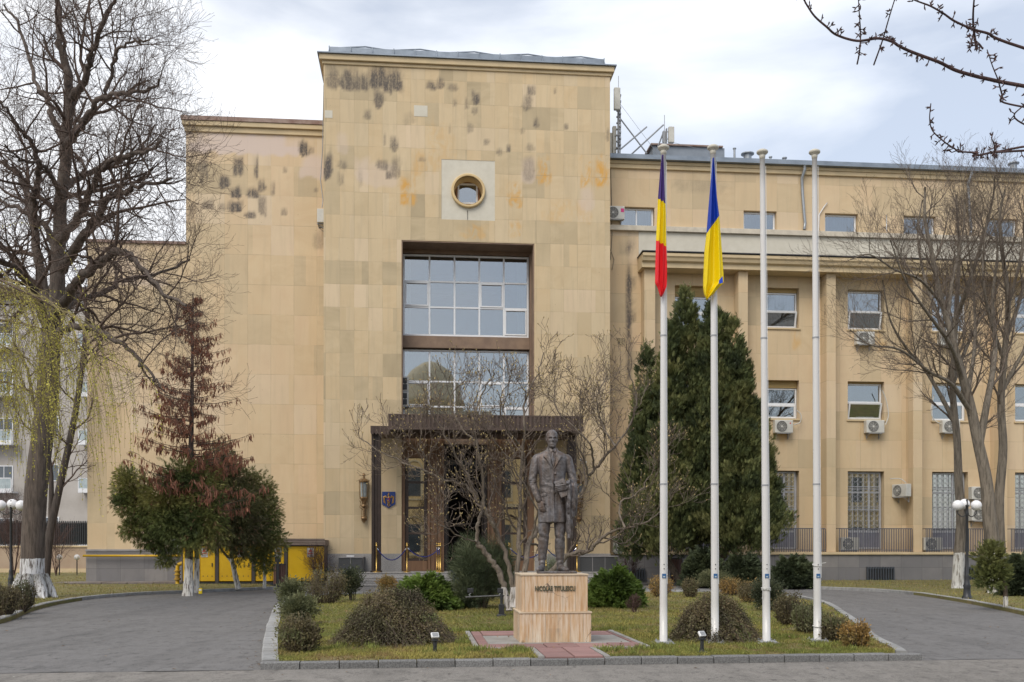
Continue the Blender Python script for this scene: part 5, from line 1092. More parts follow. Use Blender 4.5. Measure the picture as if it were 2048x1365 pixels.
yew(474, 1178, [(440, 920, 30, 40, 0), (455, 960, 48, 45, .2), (470, 1010, 55, 42, 0), (440, 1040, 45, 35, -.2), (480, 1060, 45, 40, 0), (430, 1085, 22, 20, 0), (478, 1100, 24, 28, .1), (500, 960, 22, 25, .4)],
    [([(477, 1179), (468, 1140), (463, 1110), (465, 1060), (460, 980)], .10, .03), ([(464, 1125), (440, 1095), (425, 1065)], .05, .02), ([(465, 1100), (480, 1060), (490, 1000)], .04, .015)], 'yew_tree', 'brownish green yew with a leaning white painted stem before the yellow doors', BG, WT, 210, .115)
yew(529, 1176, [(528, 985, 22, 32, 0), (530, 1020, 33, 32, .1), (520, 1055, 42, 35, 0), (540, 1085, 32, 30, 0), (515, 1100, 24, 26, 0), (527, 1130, 20, 22, 0), (498, 1020, 20, 30, 0)],
    [([(529, 1177), (529, 1145), (527, 1090), (528, 1010)], .065, .02)], 'yew_tree', 'slim round green yew standing closest to the wooden litter bin at the left', YG[:3] + BG[-1:], WT, 230, .115)

# right foreground conifer and juniper
b = G(2012, 1215, .08); Y = b[1]; mpp = Y / FPX; root = thing('small_thuja', 'small rounded green conifer on a thin whitewashed stem at the right edge', 'tree', (*b, 0)); mb = MB()
lobes(mb, [(A(1980, 1120, Y), (24 * mpp, 24 * mpp, 32 * mpp)), (A(1975, 1155, Y), (26 * mpp, 24 * mpp, 24 * mpp)), (A(1992, 1150, Y), (24 * mpp, 24 * mpp, 30 * mpp)), (A(1988, 1100, Y), (16 * mpp, 16 * mpp, 18 * mpp))], 420, SP5, .13, [(.05, .07, .022), (.085, .10, .03), (.12, .125, .04)], up=.5, shell=.6, P_seed=4); ev_part(root, b, 'crown', mb, FOL)
mb = MB(); mb.tube([(b[0], Y, 0), (*A(2010, 1170, Y),), (*A(1990, 1130, Y),)], [.06, .05, .02], 8); ev_part(root, b, 'trunk', mb, bark('white_small_bark', (.12, .09, .07), (.16, .12, .09), (.62, .6, .56), .32))

def bush(box, cols, kind, label, name='shrub', cat='shrub', group=None, base=None, dens=1.0, leaf=.05, seed=1, dy=0, stems=True, spray=LEAF, flat=.9, shell=.7, bk=None):
    """box: photo extent x0, x1, y0, y1 (y1 = where it meets the ground)"""
    x0, x1, y0, y1 = box; b = G((x0 + x1) / 2, y1, .085); Y = b[1] + (x1 - x0) / 2 * b[1] / FPX * .35; mpp = Y / FPX; rx = (x1 - x0) / 2 * mpp * {'ball': 1.16, 'vase': 1.16, 'mugo': 1.2, 'mound': 1.10}.get(kind, 1.08); Hh = (y1 - y0) * mpp * {'mound': 1.0, 'mugo': 1.15}.get(kind, 1.09); b = ((((x0 + x1) / 2) - 1024) * mpp, Y)
    rs = random.Random(seed); root = thing(name, label, cat, (*b, .08), 0, group); mb, st = MB(), MB()
    if kind == 'ball':
        L = [((b[0] + rs.uniform(-.25, .25) * rx, Y + rs.uniform(-.3, .3) * rx, Hh * rs.uniform(.52, .68)), (rx * rs.uniform(.68, .82), rx * .75, Hh * rs.uniform(.36, .42))) for _ in range(6)]
        lobes(mb, L, 620 * dens, spray, leaf, cols, up=.5, P_seed=seed, shell=shell, ns=5)
    if kind == 'vase':
        n = int(90 * dens); 
        for i in range(n):
            az, t = rs.uniform(0, 6.28), rs.uniform(.1, 1) ** .6; e = np.array((b[0] + math.cos(az) * rx * t, Y + math.sin(az) * rx * .85 * t, Hh * rs.uniform(.72, 1.02) * (1 - .25 * t * t))); s0 = np.array((b[0] + math.cos(az) * rx * .25 * t, Y + math.sin(az) * rx * .25 * t, .05)); m_ = (s0 + e) / 2 + (0, 0, -.06 * Hh) + np.array((math.cos(az), math.sin(az), 0)) * rx * .12
            P = catmull([s0, m_, e], 3); st.tube(P, np.linspace(.009, .003, len(P)), 3, cap=False)
            k = int(34 * dens ** 0); tt = rs.uniform(.3, .4); u = nr.uniform(tt, 1.03, k); Q = np.array([np.interp(u, np.linspace(0, 1, len(P)), P[:, j]) for j in range(3)]).T + nr.normal(0, .045 * max(rx, .2) / .35, (k, 3)); D = unit(e - s0) + nr.normal(0, .6, (k, 3)); mb.scatter(*spray, Q, frames(D), nr.uniform(.6, 1.2, k) * leaf, tints(k, cols, .3, Q, 5, seed))
    if kind == 'mound':
        n = int(420 * dens)
        for i in range(n):
            az = rs.uniform(0, 6.28); reach = rs.uniform(.15, 1.08) ** .8; a0 = rs.uniform(0, 6.28); s0 = np.array((b[0] + rs.uniform(-.45, .45) * rx, Y + rs.uniform(-.4, .4) * rx * flat, .06)); e = np.array((b[0] + math.cos(az) * rx * reach, Y + math.sin(az) * rx * flat * reach, max(.09, Hh * (1 - reach ** 2.1) * rs.uniform(.5, 1.08)))); top = (s0 + e) / 2; top[2] = max(e[2], Hh * (1.02 - .5 * reach ** 1.5)) * rs.uniform(.7, 1.05)
            P = catmull([s0, top * .6 + s0 * .4 + (0, 0, .1 * Hh), top, e + (0, 0, -.02)], 3); P[:, 2] = np.maximum(P[:, 2], .09); st.tube(P, np.linspace(.007, .0022, len(P)), 3, cap=False)
            k = 60; u = nr.uniform(.25, 1.0, k); Q = np.array([np.interp(u, np.linspace(0, 1, len(P)), P[:, j]) for j in range(3)]).T + nr.normal(0, .03, (k, 3)); Q[:, 2] = np.maximum(Q[:, 2], .09); D = unit(e - top) + nr.normal(0, .9, (k, 3)); mb.scatter(*spray, Q, frames(D), nr.uniform(.6, 1.3, k) * leaf, tints(k, cols, .35, Q, 4, seed))
    if kind == 'juniper':
        n = int(210 * dens)
        for i in range(n):
            az = rs.uniform(0, 6.28); reach = rs.uniform(.05, 1.0) ** .6; hz = Hh * (1 - reach ** 2.1) ** .75 * rs.uniform(.5, 1.0) + .08; e = np.array((b[0] + math.cos(az) * rx * reach, Y + math.sin(az) * rx * flat * reach, hz)); s0 = e * (.55, .55, .5) + np.array((b[0], Y, 0)) * (.45, .45, 0)
            k = 75; u = nr.rand(k); Q = s0 + (e - s0) * u[:, None] + nr.normal(0, .05, (k, 3)) * (1.3 - u[:, None]); Q[:, 2] = np.maximum(Q[:, 2] + .05 * np.sin(u * 3), .09); D = unit(np.array((math.cos(az), math.sin(az), .45 - .25 * (reach > .7)))) + nr.normal(0, .38, (k, 3)); mb.scatter(*spray, Q, frames(D), nr.uniform(.6, 1.2, k) * leaf, tints(k, cols, .3, Q, 3.5, seed))
            if i % 4 == 0: st.tube([(b[0], Y, .05), s0, e], [.012, .008, .003], 3, cap=False)
    if kind == 'mugo':
        L = [((b[0] + rs.uniform(-.45, .45) * rx, Y + rs.uniform(-.45, .45) * rx, Hh * rs.uniform(.35, .68)), (rx * rs.uniform(.42, .55), rx * .5, Hh * rs.uniform(.28, .34))) for _ in range(10)]
        lobes(mb, L, 620 * dens, spray, leaf, cols, up=.8, P_seed=seed, shell=.5, ns=3)
    if stems and kind in ('ball', 'mugo'):
        for i in range(12): az = rs.uniform(0, 6.28); st.tube([(b[0] + .06 * math.cos(az), Y + .06 * math.sin(az), .05), (b[0] + rx * .3 * math.cos(az), Y + rx * .3 * math.sin(az), Hh * .4), (b[0] + rx * .6 * math.cos(az), Y + rx * .6 * math.sin(az), Hh * .75)], [.012, .009, .004], 4, cap=False)
    for nm, m_, mm in (('foliage', mb, FOL), ('stems', st, bk or BRN)):
        if m_.v: o = link(nm, m_, mm, root); o.matrix_parent_inverse = Matrix.Translation((-b[0], -b[1], -.08))
    return root
OLV = [(.055, .062, .03), (.085, .095, .045), (.12, .125, .06), (.15, .15, .085)]; OLB = [(.06, .055, .03), (.10, .085, .045), (.13, .11, .055), (.10, .11, .05)]; DGB = [(.03, .038, .02), (.05, .06, .032), (.075, .085, .045)]
BRG = [(.045, .075, .018), (.075, .12, .022), (.11, .17, .03), (.15, .21, .045)]; ORN = [(.20, .13, .045), (.27, .17, .055), (.16, .13, .05), (.30, .21, .08)]; COT = [(.05, .045, .026), (.08, .075, .038), (.12, .11, .055), (.14, .105, .06), (.10, .12, .045)]
MUG = [(.055, .075, .042), (.09, .115, .062), (.13, .155, .085), (.17, .19, .11)]
SB = [((558, 612, 1160, 1228), OLV, 'ball', 'grey green clipped shrub behind, topmost of the pair at the left kerb', 1), ((562, 634, 1187, 1252), OLV, 'ball', 'grey green rounded shrub leaning over the left kerb between two others', 1.1),
 ((562, 634, 1226, 1306), OLB, 'vase', 'brown green vase shaped shrub nearest the street at the left kerb', 1.2), ((612, 688, 1134, 1208), OLB, 'vase', 'olive brown broad shrub in front of the yellow doors', 1.3), ((683, 726, 1136, 1202), DGB, 'ball', 'dark green upright shrub in front of the dark granite box', 1),
 ((757, 796, 1150, 1186), ORN, 'ball', 'small orange brown ball shrub before the entrance steps', 1), ((1504, 1572, 1157, 1222), DGB, 'ball', 'dark green oval shrub beside the third flagpole', 1), ((1550, 1610, 1182, 1252), OLB, 'vase', 'olive green shrub between the third and fourth flagpoles', 1),
 ((1590, 1642, 1200, 1268), OLV[1:] + ORN[2:3], 'vase', 'yellow green shrub just left of the fourth flagpole', 1), ((1640, 1692, 1222, 1284), OLB, 'vase', 'brown olive shrub just right of the fourth flagpole', 1), ((1684, 1737, 1236, 1296), ORN, 'vase', 'golden orange twiggy shrub at the right tip of the lawn', 1),
 ((1299, 1344, 1148, 1195), ORN, 'vase', 'narrow orange twiggy shrub just left of the first flagpole', .7), ((1366, 1396, 1152, 1196), ORN[:1] + OLB, 'vase', 'reddish brown twiggy shrub between first and second flagpoles', .7), ((1392, 1458, 1143, 1178), OLV, 'ball', 'low green shrub behind the second flagpole on the far kerb', .9),
 ((1440, 1484, 1152, 1192), ORN, 'vase', 'orange yellow shrub just right of the second flagpole', .8), ((1478, 1522, 1158, 1206), ORN[2:] + OLB[1:3], 'vase', 'faded tan twiggy shrub left of the dark oval one', .8),
 ((-14, 34, 1162, 1232), OLB, 'vase', 'brown olive shrub cut by the left edge beside the lamp post', 1), ((24, 66, 1158, 1222), OLB[:2] + DGB[2:], 'vase', 'small upright shrub in front of the whitewashed linden foot', 1)]
for i, (bx, cols, k, lab, dn) in enumerate(SB): bush(bx, cols, k, lab, dens=dn * (1 if k == 'vase' else 1.2), leaf=.045 if k == 'vase' else .05, seed=i + 3, group='clipped shrubs around the lawns')
bush((668, 908, 1168, 1290), COT, 'mound', 'wide brown green arching cotoneaster mound left of the monument', 'cotoneaster', dens=2.3, leaf=.030, seed=31)
bush((1338, 1520, 1180, 1284), COT, 'mound', 'brown green cotoneaster mound behind the first two flagpoles', 'cotoneaster', dens=1.8, leaf=.030, seed=32)
bush((783, 918, 1150, 1222), BRG, 'juniper', 'bright green spreading juniper before the steps, left of the monument', 'juniper', dens=1.3, leaf=.10, seed=33, spray=SP5)
bush((1172, 1288, 1135, 1216), BRG, 'juniper', 'bright green rounded juniper right of the stone pedestal', 'juniper', dens=1.5, leaf=.10, seed=34, spray=SP5)
bush((908, 965, 1190, 1216), BRG[:3], 'juniper', 'tiny low green juniper under the black floodlight bar', 'juniper', dens=.5, leaf=.08, seed=37, spray=SP5)
bush((902, 1028, 1086, 1220), MUG, 'mugo', 'large blue green mountain pine between magnolia and entrance', 'mountain_pine', dens=1.2, leaf=.15, seed=35, spray=(NEED[0], NEED[1]))
bush((1085, 1125, 1115, 1200), MUG, 'mugo', 'green mountain pine glimpsed between the legs of the statue', 'mountain_pine', dens=1.0, leaf=.10, seed=36, spray=(NEED[0], NEED[1]))
JD = [(.03, .042, .022), (.05, .066, .032), (.075, .092, .042)]
for i, (bx, lab) in enumerate((((1362, 1452, 1098, 1172), 'dark green juniper behind the litter bin by the plinth'), ((1440, 1530, 1108, 1172), 'dark green juniper under the tall thuja, between litter bin and fourth flagpole'), ((1540, 1632, 1112, 1174), 'dark spiky juniper against the plinth between the last two flagpoles'), ((2006, 2075, 1112, 1192), 'dark juniper cut by the right edge behind the small conifer'))):
    bush(bx, JD, 'juniper', lab, 'juniper', dens=1.0, leaf=.17, seed=50 + i, spray=SP5)
# bare red twigged shrubs
def twig_bush(px, py, w, h, label, cols, seed, n=9, name='bare_shrub'):
    b = G(px, py, .08); Y = b[1]; mpp = Y / FPX; T = Tree(seed, dict(n=[6, 5, 3], t0=[.25, .2, .2], len=[h * mpp * .42, h * mpp * .25, h * mpp * .13], ang=[.6, .6, .5], rr=[.6, .6, .6], rmax=[.014, .008, .005], seg=[4, 4, 3], wig=[.15] * 3, up=[.08] * 3, tap=[.5] * 3, rmin=.003))
    for i in range(n):
        az = T.r.uniform(0, 6.28); rr = T.r.uniform(.3, 1) * w / 2 * mpp; T.limb(np.array([(b[0], Y, .05), (b[0] + rr * .35 * math.cos(az), Y + rr * .35 * math.sin(az), h * mpp * .35), (b[0] + rr * .7 * math.cos(az), Y + rr * .7 * math.sin(az), h * mpp * .75)]), .018, .006, 5, inc='crown', wob=.01)
    root = thing(name, label, 'shrub', (*b, 0)); ev_part(root, b, 'stems', T.crown, cols); return root
RB = bark('red_twigs', (.085, .05, .045), (.12, .07, .06))
twig_bush(636, 1168, 60, 80, 'bare reddish twiggy shrub in front of the rightmost yellow door', RB, 61)
twig_bush(28, 1152, 110, 170, 'tangled bare reddish shrub behind the left lamp post by the garden wall', RB, 63, 16)
twig_bush(112, 1152, 60, 110, 'bare reddish shrub against the garden wall right of the linden', RB, 64, 9)
twig_bush(1262, 1166, 40, 70, 'small bare shrub by the vent grilles right of the entrance', RB, 62, 6)
twig_bush(1268, 1228, 26, 44, 'dead weed stalk standing on the lawn right of the pedestal', RB, 65, 5, 'dead_weed')

# weeping willow: strands hanging in from the left; the trunk stands outside the frame
wb = (-14.6, 22.5); Y = 21.0
W_ = Tree(71, {}); LF = MB(); 
W_.trunk.tube(catmull([(*wb, 0), (wb[0] + .1, wb[1], 2.5), (wb[0] + .6, wb[1] - .2, 5), (wb[0] + 1.2, wb[1] - .5, 7.2)], 4), np.linspace(.35, .16, 13), 10)
limbs = []
for (e, m) in (((-40, 560), (-200, 520)), ((60, 600), (-120, 540)), ((150, 640), (-50, 560)), ((170, 690), (-60, 640)), ((100, 800), (-80, 760)), ((-20, 700), (-200, 620)), ((60, 720), (-160, 650))):
    dY = W_.r.uniform(-1.6, 1.8); P = np.array([(wb[0] + 1.2, wb[1] - .5, 6.2), A(m[0], m[1], Y + dY * .5), A((m[0] + e[0]) / 2, (m[1] + e[1]) / 2 - 15, Y + dY), A(e[0], e[1], Y + dY)]); c = catmull(P, 6); W_.trunk.tube(c, np.linspace(.05, .007, len(c)), 5); limbs.append(c)
CPl, CDl = [], []
def strand(p, L, side):
    n = 9; q = np.array(p, float); P = [q]; d = unit(np.array((side, W_.r.gauss(0, .25), .15)))
    for i in range(n): d = unit(d * .78 + np.array((W_.r.gauss(0, .05), W_.r.gauss(0, .04), -.42))); q = q + d * L / n; P.append(q)
    P = np.array(P); W_.crown.tube(P, np.linspace(.006, .0025, n + 1), 3, cap=False)
    k = int(L * 17); u = nr.uniform(.12, 1, k); Q = np.array([np.interp(u, np.linspace(0, 1, n + 1), P[:, j]) for j in range(3)]).T; CPl.append(Q + nr.normal(0, .012, Q.shape)); CDl.append(np.tile(d, (k, 1)) + nr.normal(0, .6, (k, 3)))
for c in limbs:
    for i in range(84):
        t = W_.r.uniform(.3, 1); p = c[int(t * (len(c) - 1))]; px_ = 1024 + p[0] / p[1] * FPX
        if px_ > -60: 
            zend = W_.r.uniform(1.9, 3.4); strand(p, max(.8, min(4.2, (p[2] - zend) * W_.r.uniform(.55, 1.0))), W_.r.uniform(-.5, .6))
for (x, y, L, s) in ((150, 660, 3.4, .5), (200, 700, 3.0, .6), (240, 705, 2.6, .8), (130, 700, 3.6, .3), (100, 700, 3.8, .3), (170, 690, 3.5, .4), (60, 720, 3.6, .2), (220, 700, 1.9, .9), (30, 740, 3.2, .1), (160, 700, 2.2, .7), (90, 800, 2.9, .4), (120, 820, 2.6, .3)): strand(A(x, y, Y + W_.r.uniform(-1, 1)), L, s)
CPl = np.vstack(CPl); CDl = np.vstack(CDl); N = len(CPl)
LF.scatter(*LEAF, CPl, frames(CDl), nr.uniform(.025, .055, N), tints(N, [(.34, .31, .06), (.44, .40, .08), (.30, .30, .06)], .25))
root = thing('weeping_willow', 'hanging yellow green willow strands in front of the linden trunk at the left', 'tree', (*wb, 0))
ev_part(root, wb, 'trunk', W_.trunk, BX); ev_part(root, wb, 'crown', W_.crown, mat('willow_twig', (.24, .20, .08), .8, (.2, .15, .07), bump=0)); ev_part(root, wb, 'buds', LF, FOL)
# ------------------------------------------------------------------ flagpoles and flags
POLEM = mat('white_pole_paint', (.64, .635, .63), .32, (.56, .555, .55), sc=1.5, st=(1, 1, .2), bump=.03)
poles = [(1327, 1287, 1327, 297, 'leftmost flagpole, tall white, flying the tricolour flag'), (1430, 1287, 1426, 297, 'second white flagpole, flying the blue and yellow flag'), (1533, 1286, 1524.5, 306, 'bare white flagpole with a rope tied low, third from the left'), (1635, 1283, 1629, 306, 'rightmost flagpole, bare and white, with a ring bracket at mid height')]
PL = []
for i, (px, py, tx_, ty, lab) in enumerate(poles):
    b = G(px, py, .085); Y = b[1]; top = A(tx_, ty, Y); rt = thing('flagpole', lab, 'flagpole', (*b, .085), 0, 'white flagpoles in a row'); PL.append((b, top))
    v = np.array((top[0] - b[0], 0, top[2] - .085)); mb = MB(); n = 14; t = np.linspace(0, 1, n); mb.tube(np.outer(t, v) + (0, 0, .02), .056 - .021 * t, 20)
    link('pole', mb, POLEM, rt, smooth=True); 
    for t_ in (.32, .62): mb = MB(); c = v * t_; mb.tube([c, c + (0, 0, .02)], .057 - .018 * t_ + .003, 20); link('joint_ring', mb, GREYP, rt)
    mb = MB(); mb.box(-.16, .16, -.16, .16, -.01, .012); mb.box(-.12, .12, -.12, .12, .012, .03); link('base_plate', mb, GREYP, rt, bevel=.004)
    mb = MB()
    for a in (-.09, .09):
        for c in (-.09, .09): mb.lathe([(.012, .03), (.012, .055), (0, .057)], 6, (a, c, 0))
    link('bolts', mb, GREYP, rt)
    mb = MB(); mb.lathe([(.034, -.10), (.042, -.06), (.044, -.04), (.034, -.03), (.07, -.014), (.082, .002), (.078, .022), (.05, .040), (0, .046)], 20, tuple(v)); link('cap', mb, mat('cream_cap', (.58, .55, .47), .5), rt, smooth=True)
    zs = A(px, 1152, Y)[2] - .085; mb = MB(); tt = zs / v[2]; mb.box(-.028, .028, -.003, 0, -.03, .03); M_ = (v[0] * tt - .0, -.0575, zs)
    s_ = link('sticker', mb, mat('blue_sticker', (.03, .12, .30), .4), rt, loc=M_); mb = MB(); mb.box(-.014, .014, -.0045, -.0032, -.02, -.002); link('sticker_print', mb, mat('pale_print', (.45, .55, .62), .5, bump=0), s_)
    for dz in (.10, .16): mb = MB(); mb.ball((v[0] * tt, -.056, zs + dz), .008, 8, 6); link('cleat_hole', mb, DARK, rt)
    mb = MB(); x = .05; k = 12
    mb.tube([(v[0] * t_ + .048 - .012 * t_, -.045 + .0 * t_, v[2] * t_) for t_ in np.linspace(.13 if i > 1 else .12, .97, k)], .0028, 4); link('halyard', mb, WHITE, rt)
    if i == 2:
        mb = MB(); z = A(px, 1180, Y)[2] - .085
        for j in range(3): mb.tube([(v[0] * z / v[2] + .064 * math.cos(a), .064 * math.sin(a), z + j * .012 + .006 * math.sin(a * 2 + j)) for a in np.linspace(0, 6.28, 14)], .006, 5)
        mb.tube(catmull([(-.05, -.05, z), (-.08, -.06, z + .03), (-.06, -.06, z - .05), (-.075, -.05, z - .12)], 4), .006, 5); link('tied_rope', mb, mat('white_rope', (.6, .6, .58), .8), rt)
    if i == 3:
        mb = MB(); z = A(px, 1130, Y)[2] - .085; mb.tube([(v[0] * z / v[2] + .062 * math.cos(a), .062 * math.sin(a), z + .02 * math.sin(a)) for a in np.linspace(0, 6.28, 14)], .006, 5); mb.tube([(.05, -.02, z + .02), (.11, -.04, z + .03)], .005, 5)
        mb.tube([(v[0] * .01 + .064 * math.cos(a), .064 * math.sin(a), .22 + .012 * math.sin(a)) for a in np.linspace(0, 6.28, 14)], .006, 5); link('tied_rope', mb, MATS.get('white_rope') or mat('white_rope', (.6, .6, .58), .8), rt)
def flagmesh(rows, Y, folds, amp, n=34, seed=0):
    """rows: (py, left px, right px); a limp flag gathered into folds"""
    ys = np.linspace(rows[0][0], rows[-1][0], 90); Lx = np.interp(ys, [r[0] for r in rows], [r[1] for r in rows]); Rx = np.interp(ys, [r[0] for r in rows], [r[2] for r in rows]); V = []
    for i, y in enumerate(ys):
        u = np.linspace(0, 1, n); t = i / 89; uu = u + .05 * np.sin(u * folds * 6.283 + t) * np.sin(math.pi * u); px = Lx[i] + (Rx[i] - Lx[i]) * uu; wv = amp * min(1, .25 + t * 1.2) * (np.sin(u * folds * 6.283 + 1.2 * t + seed) + .4 * np.sin(u * folds * 13 + 3 * t)); yy = Y - .10 + wv
        V.append(np.stack([(px - 1024) / FPX * Y, yy, np.full(n, EYE + (HOR - y) / FPX * Y)], -1))
    V = np.array(V).reshape(-1, 3); mb = MB(); i, j = np.meshgrid(np.arange(89), np.arange(n - 1), indexing='ij'); a = (i * n + j).ravel(); mb.add(V, [np.stack([a, a + n, a + n + 1, a + 1], -1)]); return mb
def clothmat(name, bands, Y):
    """bands of dyed cloth: list of (limit line px0,py0,px1,py1) from the top, colour above each; last colour below"""
    q = NT(name); sp = q.n('ShaderNodeSeparateXYZ', {0: q.co()}); col = None
    for c, ln in reversed(bands):
        if ln is None: col = q.mix(0.0, c, c); continue
        a, b_ = A(ln[0], ln[1], Y), A(ln[2], ln[3], Y); m_ = (b_[2] - a[2]) / (b_[0] - a[0]); z = q.math('ADD', q.math('MULTIPLY', sp.outputs[0], m_), a[2] - m_ * a[0]); col = q.mix(q.math('GREATER_THAN', sp.outputs[2], z), col, c)
    q.set('Base Color', col); q.set('Roughness', .45); q.bump(q.noise(300, 2), .05, .002)
    tr = q.n('ShaderNodeBsdfTranslucent', {0: col}); ms = q.n('ShaderNodeMixShader', {0: .3, 1: q.b.outputs[0], 2: tr.outputs[0]}); q.t.links.new(ms.outputs[0], q.o.inputs[0]); return q.m
BLU, YEL, RED = (.006, .055, .50), (.95, .76, .004), (.88, .018, .03); PUR = (.10, .055, .27)
Y1, Y2_ = PL[0][0][1], PL[1][0][1]
def flag(mb, m, label, b, Y):
    o = link('flag', mb, m, smooth=True); s = o.modifiers.new('cloth', 'SOLIDIFY'); s.thickness = .004; return tag(o, label, 'flag', 'flags on the poles')
flag(flagmesh([(316, 1322, 1324.5), (345, 1319, 1326), (402, 1314.5, 1328), (430, 1313.5, 1329.5), (490, 1310.5, 1330), (535, 1309, 1331.5), (570, 1308.5, 1331), (577, 1313, 1330.5), (590, 1317, 1325), (597, 1319, 1321)], Y1, 2.4, .03), clothmat('purple_yellow_red_cloth', [(PUR, (1313, 401, 1329, 412)), (YEL, (1310, 484, 1330, 497)), (RED, None)], Y1), 'limp tricolour flag of purple, yellow and red on the leftmost pole', PL[0][0], Y1)
flag(flagmesh([(322, 1423, 1424.5), (345, 1421, 1426.5), (400, 1416.5, 1431), (436, 1413.5, 1435.5), (470, 1411, 1438), (508, 1406.5, 1441), (555, 1404, 1444.5), (570, 1403.5, 1445), (580, 1403.5, 1434), (592, 1405, 1424), (600, 1408.5, 1414), (603, 1411, 1412)], Y2_, 1.6, .045, seed=2), clothmat('blue_yellow_cloth', [(BLU, (1411, 471, 1436, 436)), (YEL, None)], Y2_), 'limp blue over yellow flag on the second pole', PL[1][0], Y2_)
mb = MB(); c = [A(x, y, Y2_ - .20) for x, y in ((1438, 561), (1445, 553), (1446, 566), (1437.5, 568))]; mb.poly(c); f2 = [o for o in bpy.data.objects if o.name.startswith('flag.')][-1] if False else None
fl2 = [o for o in C.objects if o.get('label', '').startswith('limp blue')][0]; o = link('folded_corner', mb, mat('blue_cloth', BLU, .5, BLU, bump=0), fl2); o.modifiers.new('c', 'SOLIDIFY').thickness = .004

# ------------------------------------------------------------------ lamps
GLOBE = mat('opal_globe', (.78, .78, .80), .25, (.74, .74, .76), bump=0)
def lamp_post(px, py, label, htop=998, sc=1.0):
    b = G(px, py, .08); Y = b[1]; rt = thing('street_lamp', label, 'street lamp', (*b, .08), .1, 'three globe lamp posts'); m = FPX / Y; H = (py - 1012) / m - .0
    mb = MB(); mb.lathe([(.13, 0), (.135, .05), (.10, .10), (.085, .30), (.10, .36), (.075, .42), (.06, .58), (.068, .62), (.045, .68), (.042, 1.1), (.036, H - .25), (.05, H - .22), (.04, H - .17), (.032, H - .02), (.055, H), (.03, H + .03), (.018, H + .13), (.03, H + .15), (0, H + .2)], 16)
    link('pole', mb, BLACKI, rt, smooth=True)
    R_ = 10.0 / m * 1.05; d = 19.5 / m
    for k, (dx, dy, dz) in enumerate(((-d, 0, 0), (d, 0, 0), (0, .12, .04))):
        mb = MB(); 
        if dx: mb.tube(catmull([(0, 0, H - .20), (dx * .45, 0, H - .29), (dx * .95, 0, H - .22), (dx, 0, H - .13)], 5), .014, 8)
        else: mb.tube(catmull([(0, 0, H - .2), (0, .08, H - .22), (0, .12, H - .1)], 4), .014, 8)
        mb.lathe([(.03, -.13), (.06, -.10), (.062, -.085), (.03, -.08)], 14, (dx, dy, H + dz)); a_ = link('arm', mb, BLACKI, rt, smooth=True)
        mb = MB(); mb.ball((dx, dy, H + dz + .01), R_, 24, 16); link('globe', mb, GLOBE, rt, smooth=True)
    return rt
lamp_post(1934, 1199, 'black lamp post with three white globes on the right lawn'); lamp_post(22, 1180, 'black lamp post with three white globes at the left edge behind willow strands')
for i, px in enumerate((119, 154)):
    b = G(px, 1151, .08); Y = b[1]; m = FPX / Y; H = 36 / m; rt = thing('garden_lamp', ('short garden lamp with white ball by the wall, left of the pair', 'short garden lamp with white ball by the wall, nearer the sandstone corner')[i], 'garden lamp', (*b, .08), 0, 'short ball lamps by the garden wall')
    mb = MB(); mb.lathe([(.05, 0), (.03, .02), (.028, H - .13), (.06, H - .11), (.05, H - .08)], 10); link('post', mb, BLACKI, rt); mb = MB(); mb.ball((0, 0, H), 5.6 / m, 20, 12); link('globe', mb, GLOBE, rt, smooth=True)
# lawn spotlights
for i, (px, py, lab) in enumerate(((870, 1309, 'small lawn spotlight on black post in front of the left mound'), (1404, 1306, 'small lawn spotlight on black post between the flagpoles'))):
    b = G(px, py, .085); m = FPX / b[1]; H = 30 / m; rt = thing('lawn_spotlight', lab, 'spotlight', (*b, .085), .2 * i, 'white lawn spotlights')
    mb = MB(); mb.lathe([(.075, 0), (.078, .012), (.03, .025), (.024, .04), (.024, H - .03), (.045, H - .02), (.045, H), (.01, H + .004)], 14); link('post', mb, BLACKI, rt)
    Mt = Matrix.Translation((.0, 0, H + .05)) @ Matrix.Rotation(R(20), 4, 'Z') @ Matrix.Rotation(R(-38), 4, 'X'); mb = MB(); mb.cbox(0, 0, 0, .10, .03, .075, Mt); hd = link('lamp_head', mb, WHITE, rt, bevel=.006)
    mb = MB(); mb.cbox(0, -.0165, 0, .075, .004, .05, Mt); link('lens', mb, mat('lens_grey', (.30, .31, .32), .2), hd); mb = MB(); mb.cbox(0, .028, 0, .05, .02, .05, Mt); link('bracket', mb, WHITE, rt)
# black twin floodlight bar
b = G(1003, 1233, .085); m = FPX / b[1]; rt = thing('floodlight_bar', 'black metal bar carrying two floodlights on a box beside the pedestal', 'floodlight', (*b, .085), 0)
mb = MB(); mb.lathe([(.10, 0), (.11, .02), (.06, .05)], 14); mb.box(-.055, .055, -.05, .05, .05, .24); mb.tube([(0, 0, .24), (0, 0, .46)], .03, 10); link('stand', mb, BLACKI, rt, bevel=.006)
zb = (1233 - 1193) / m; mb = MB(); mb.tube([(-72 / m, 0, zb - .02), (14 / m, 0, zb + .02)], .018, 8); link('bar', mb, BLACKI, rt)
for dx in (-62, -2):
    mb = MB(); x = dx / m; mb.box(x - .06, x + .06, -.03, .04, zb + .06, zb + .16); mb.box(x - .05, x + .05, -.04, -.03, zb + .07, zb + .15); fl = link('floodlight', mb, BLACKI, rt, bevel=.005); mb = MB(); mb.tube(catmull([(x, 0, zb), (x - .03, -.02, zb + .03), (x + .01, -.02, zb + .06)], 4), .008, 6); link('hook', mb, GREYP, fl)

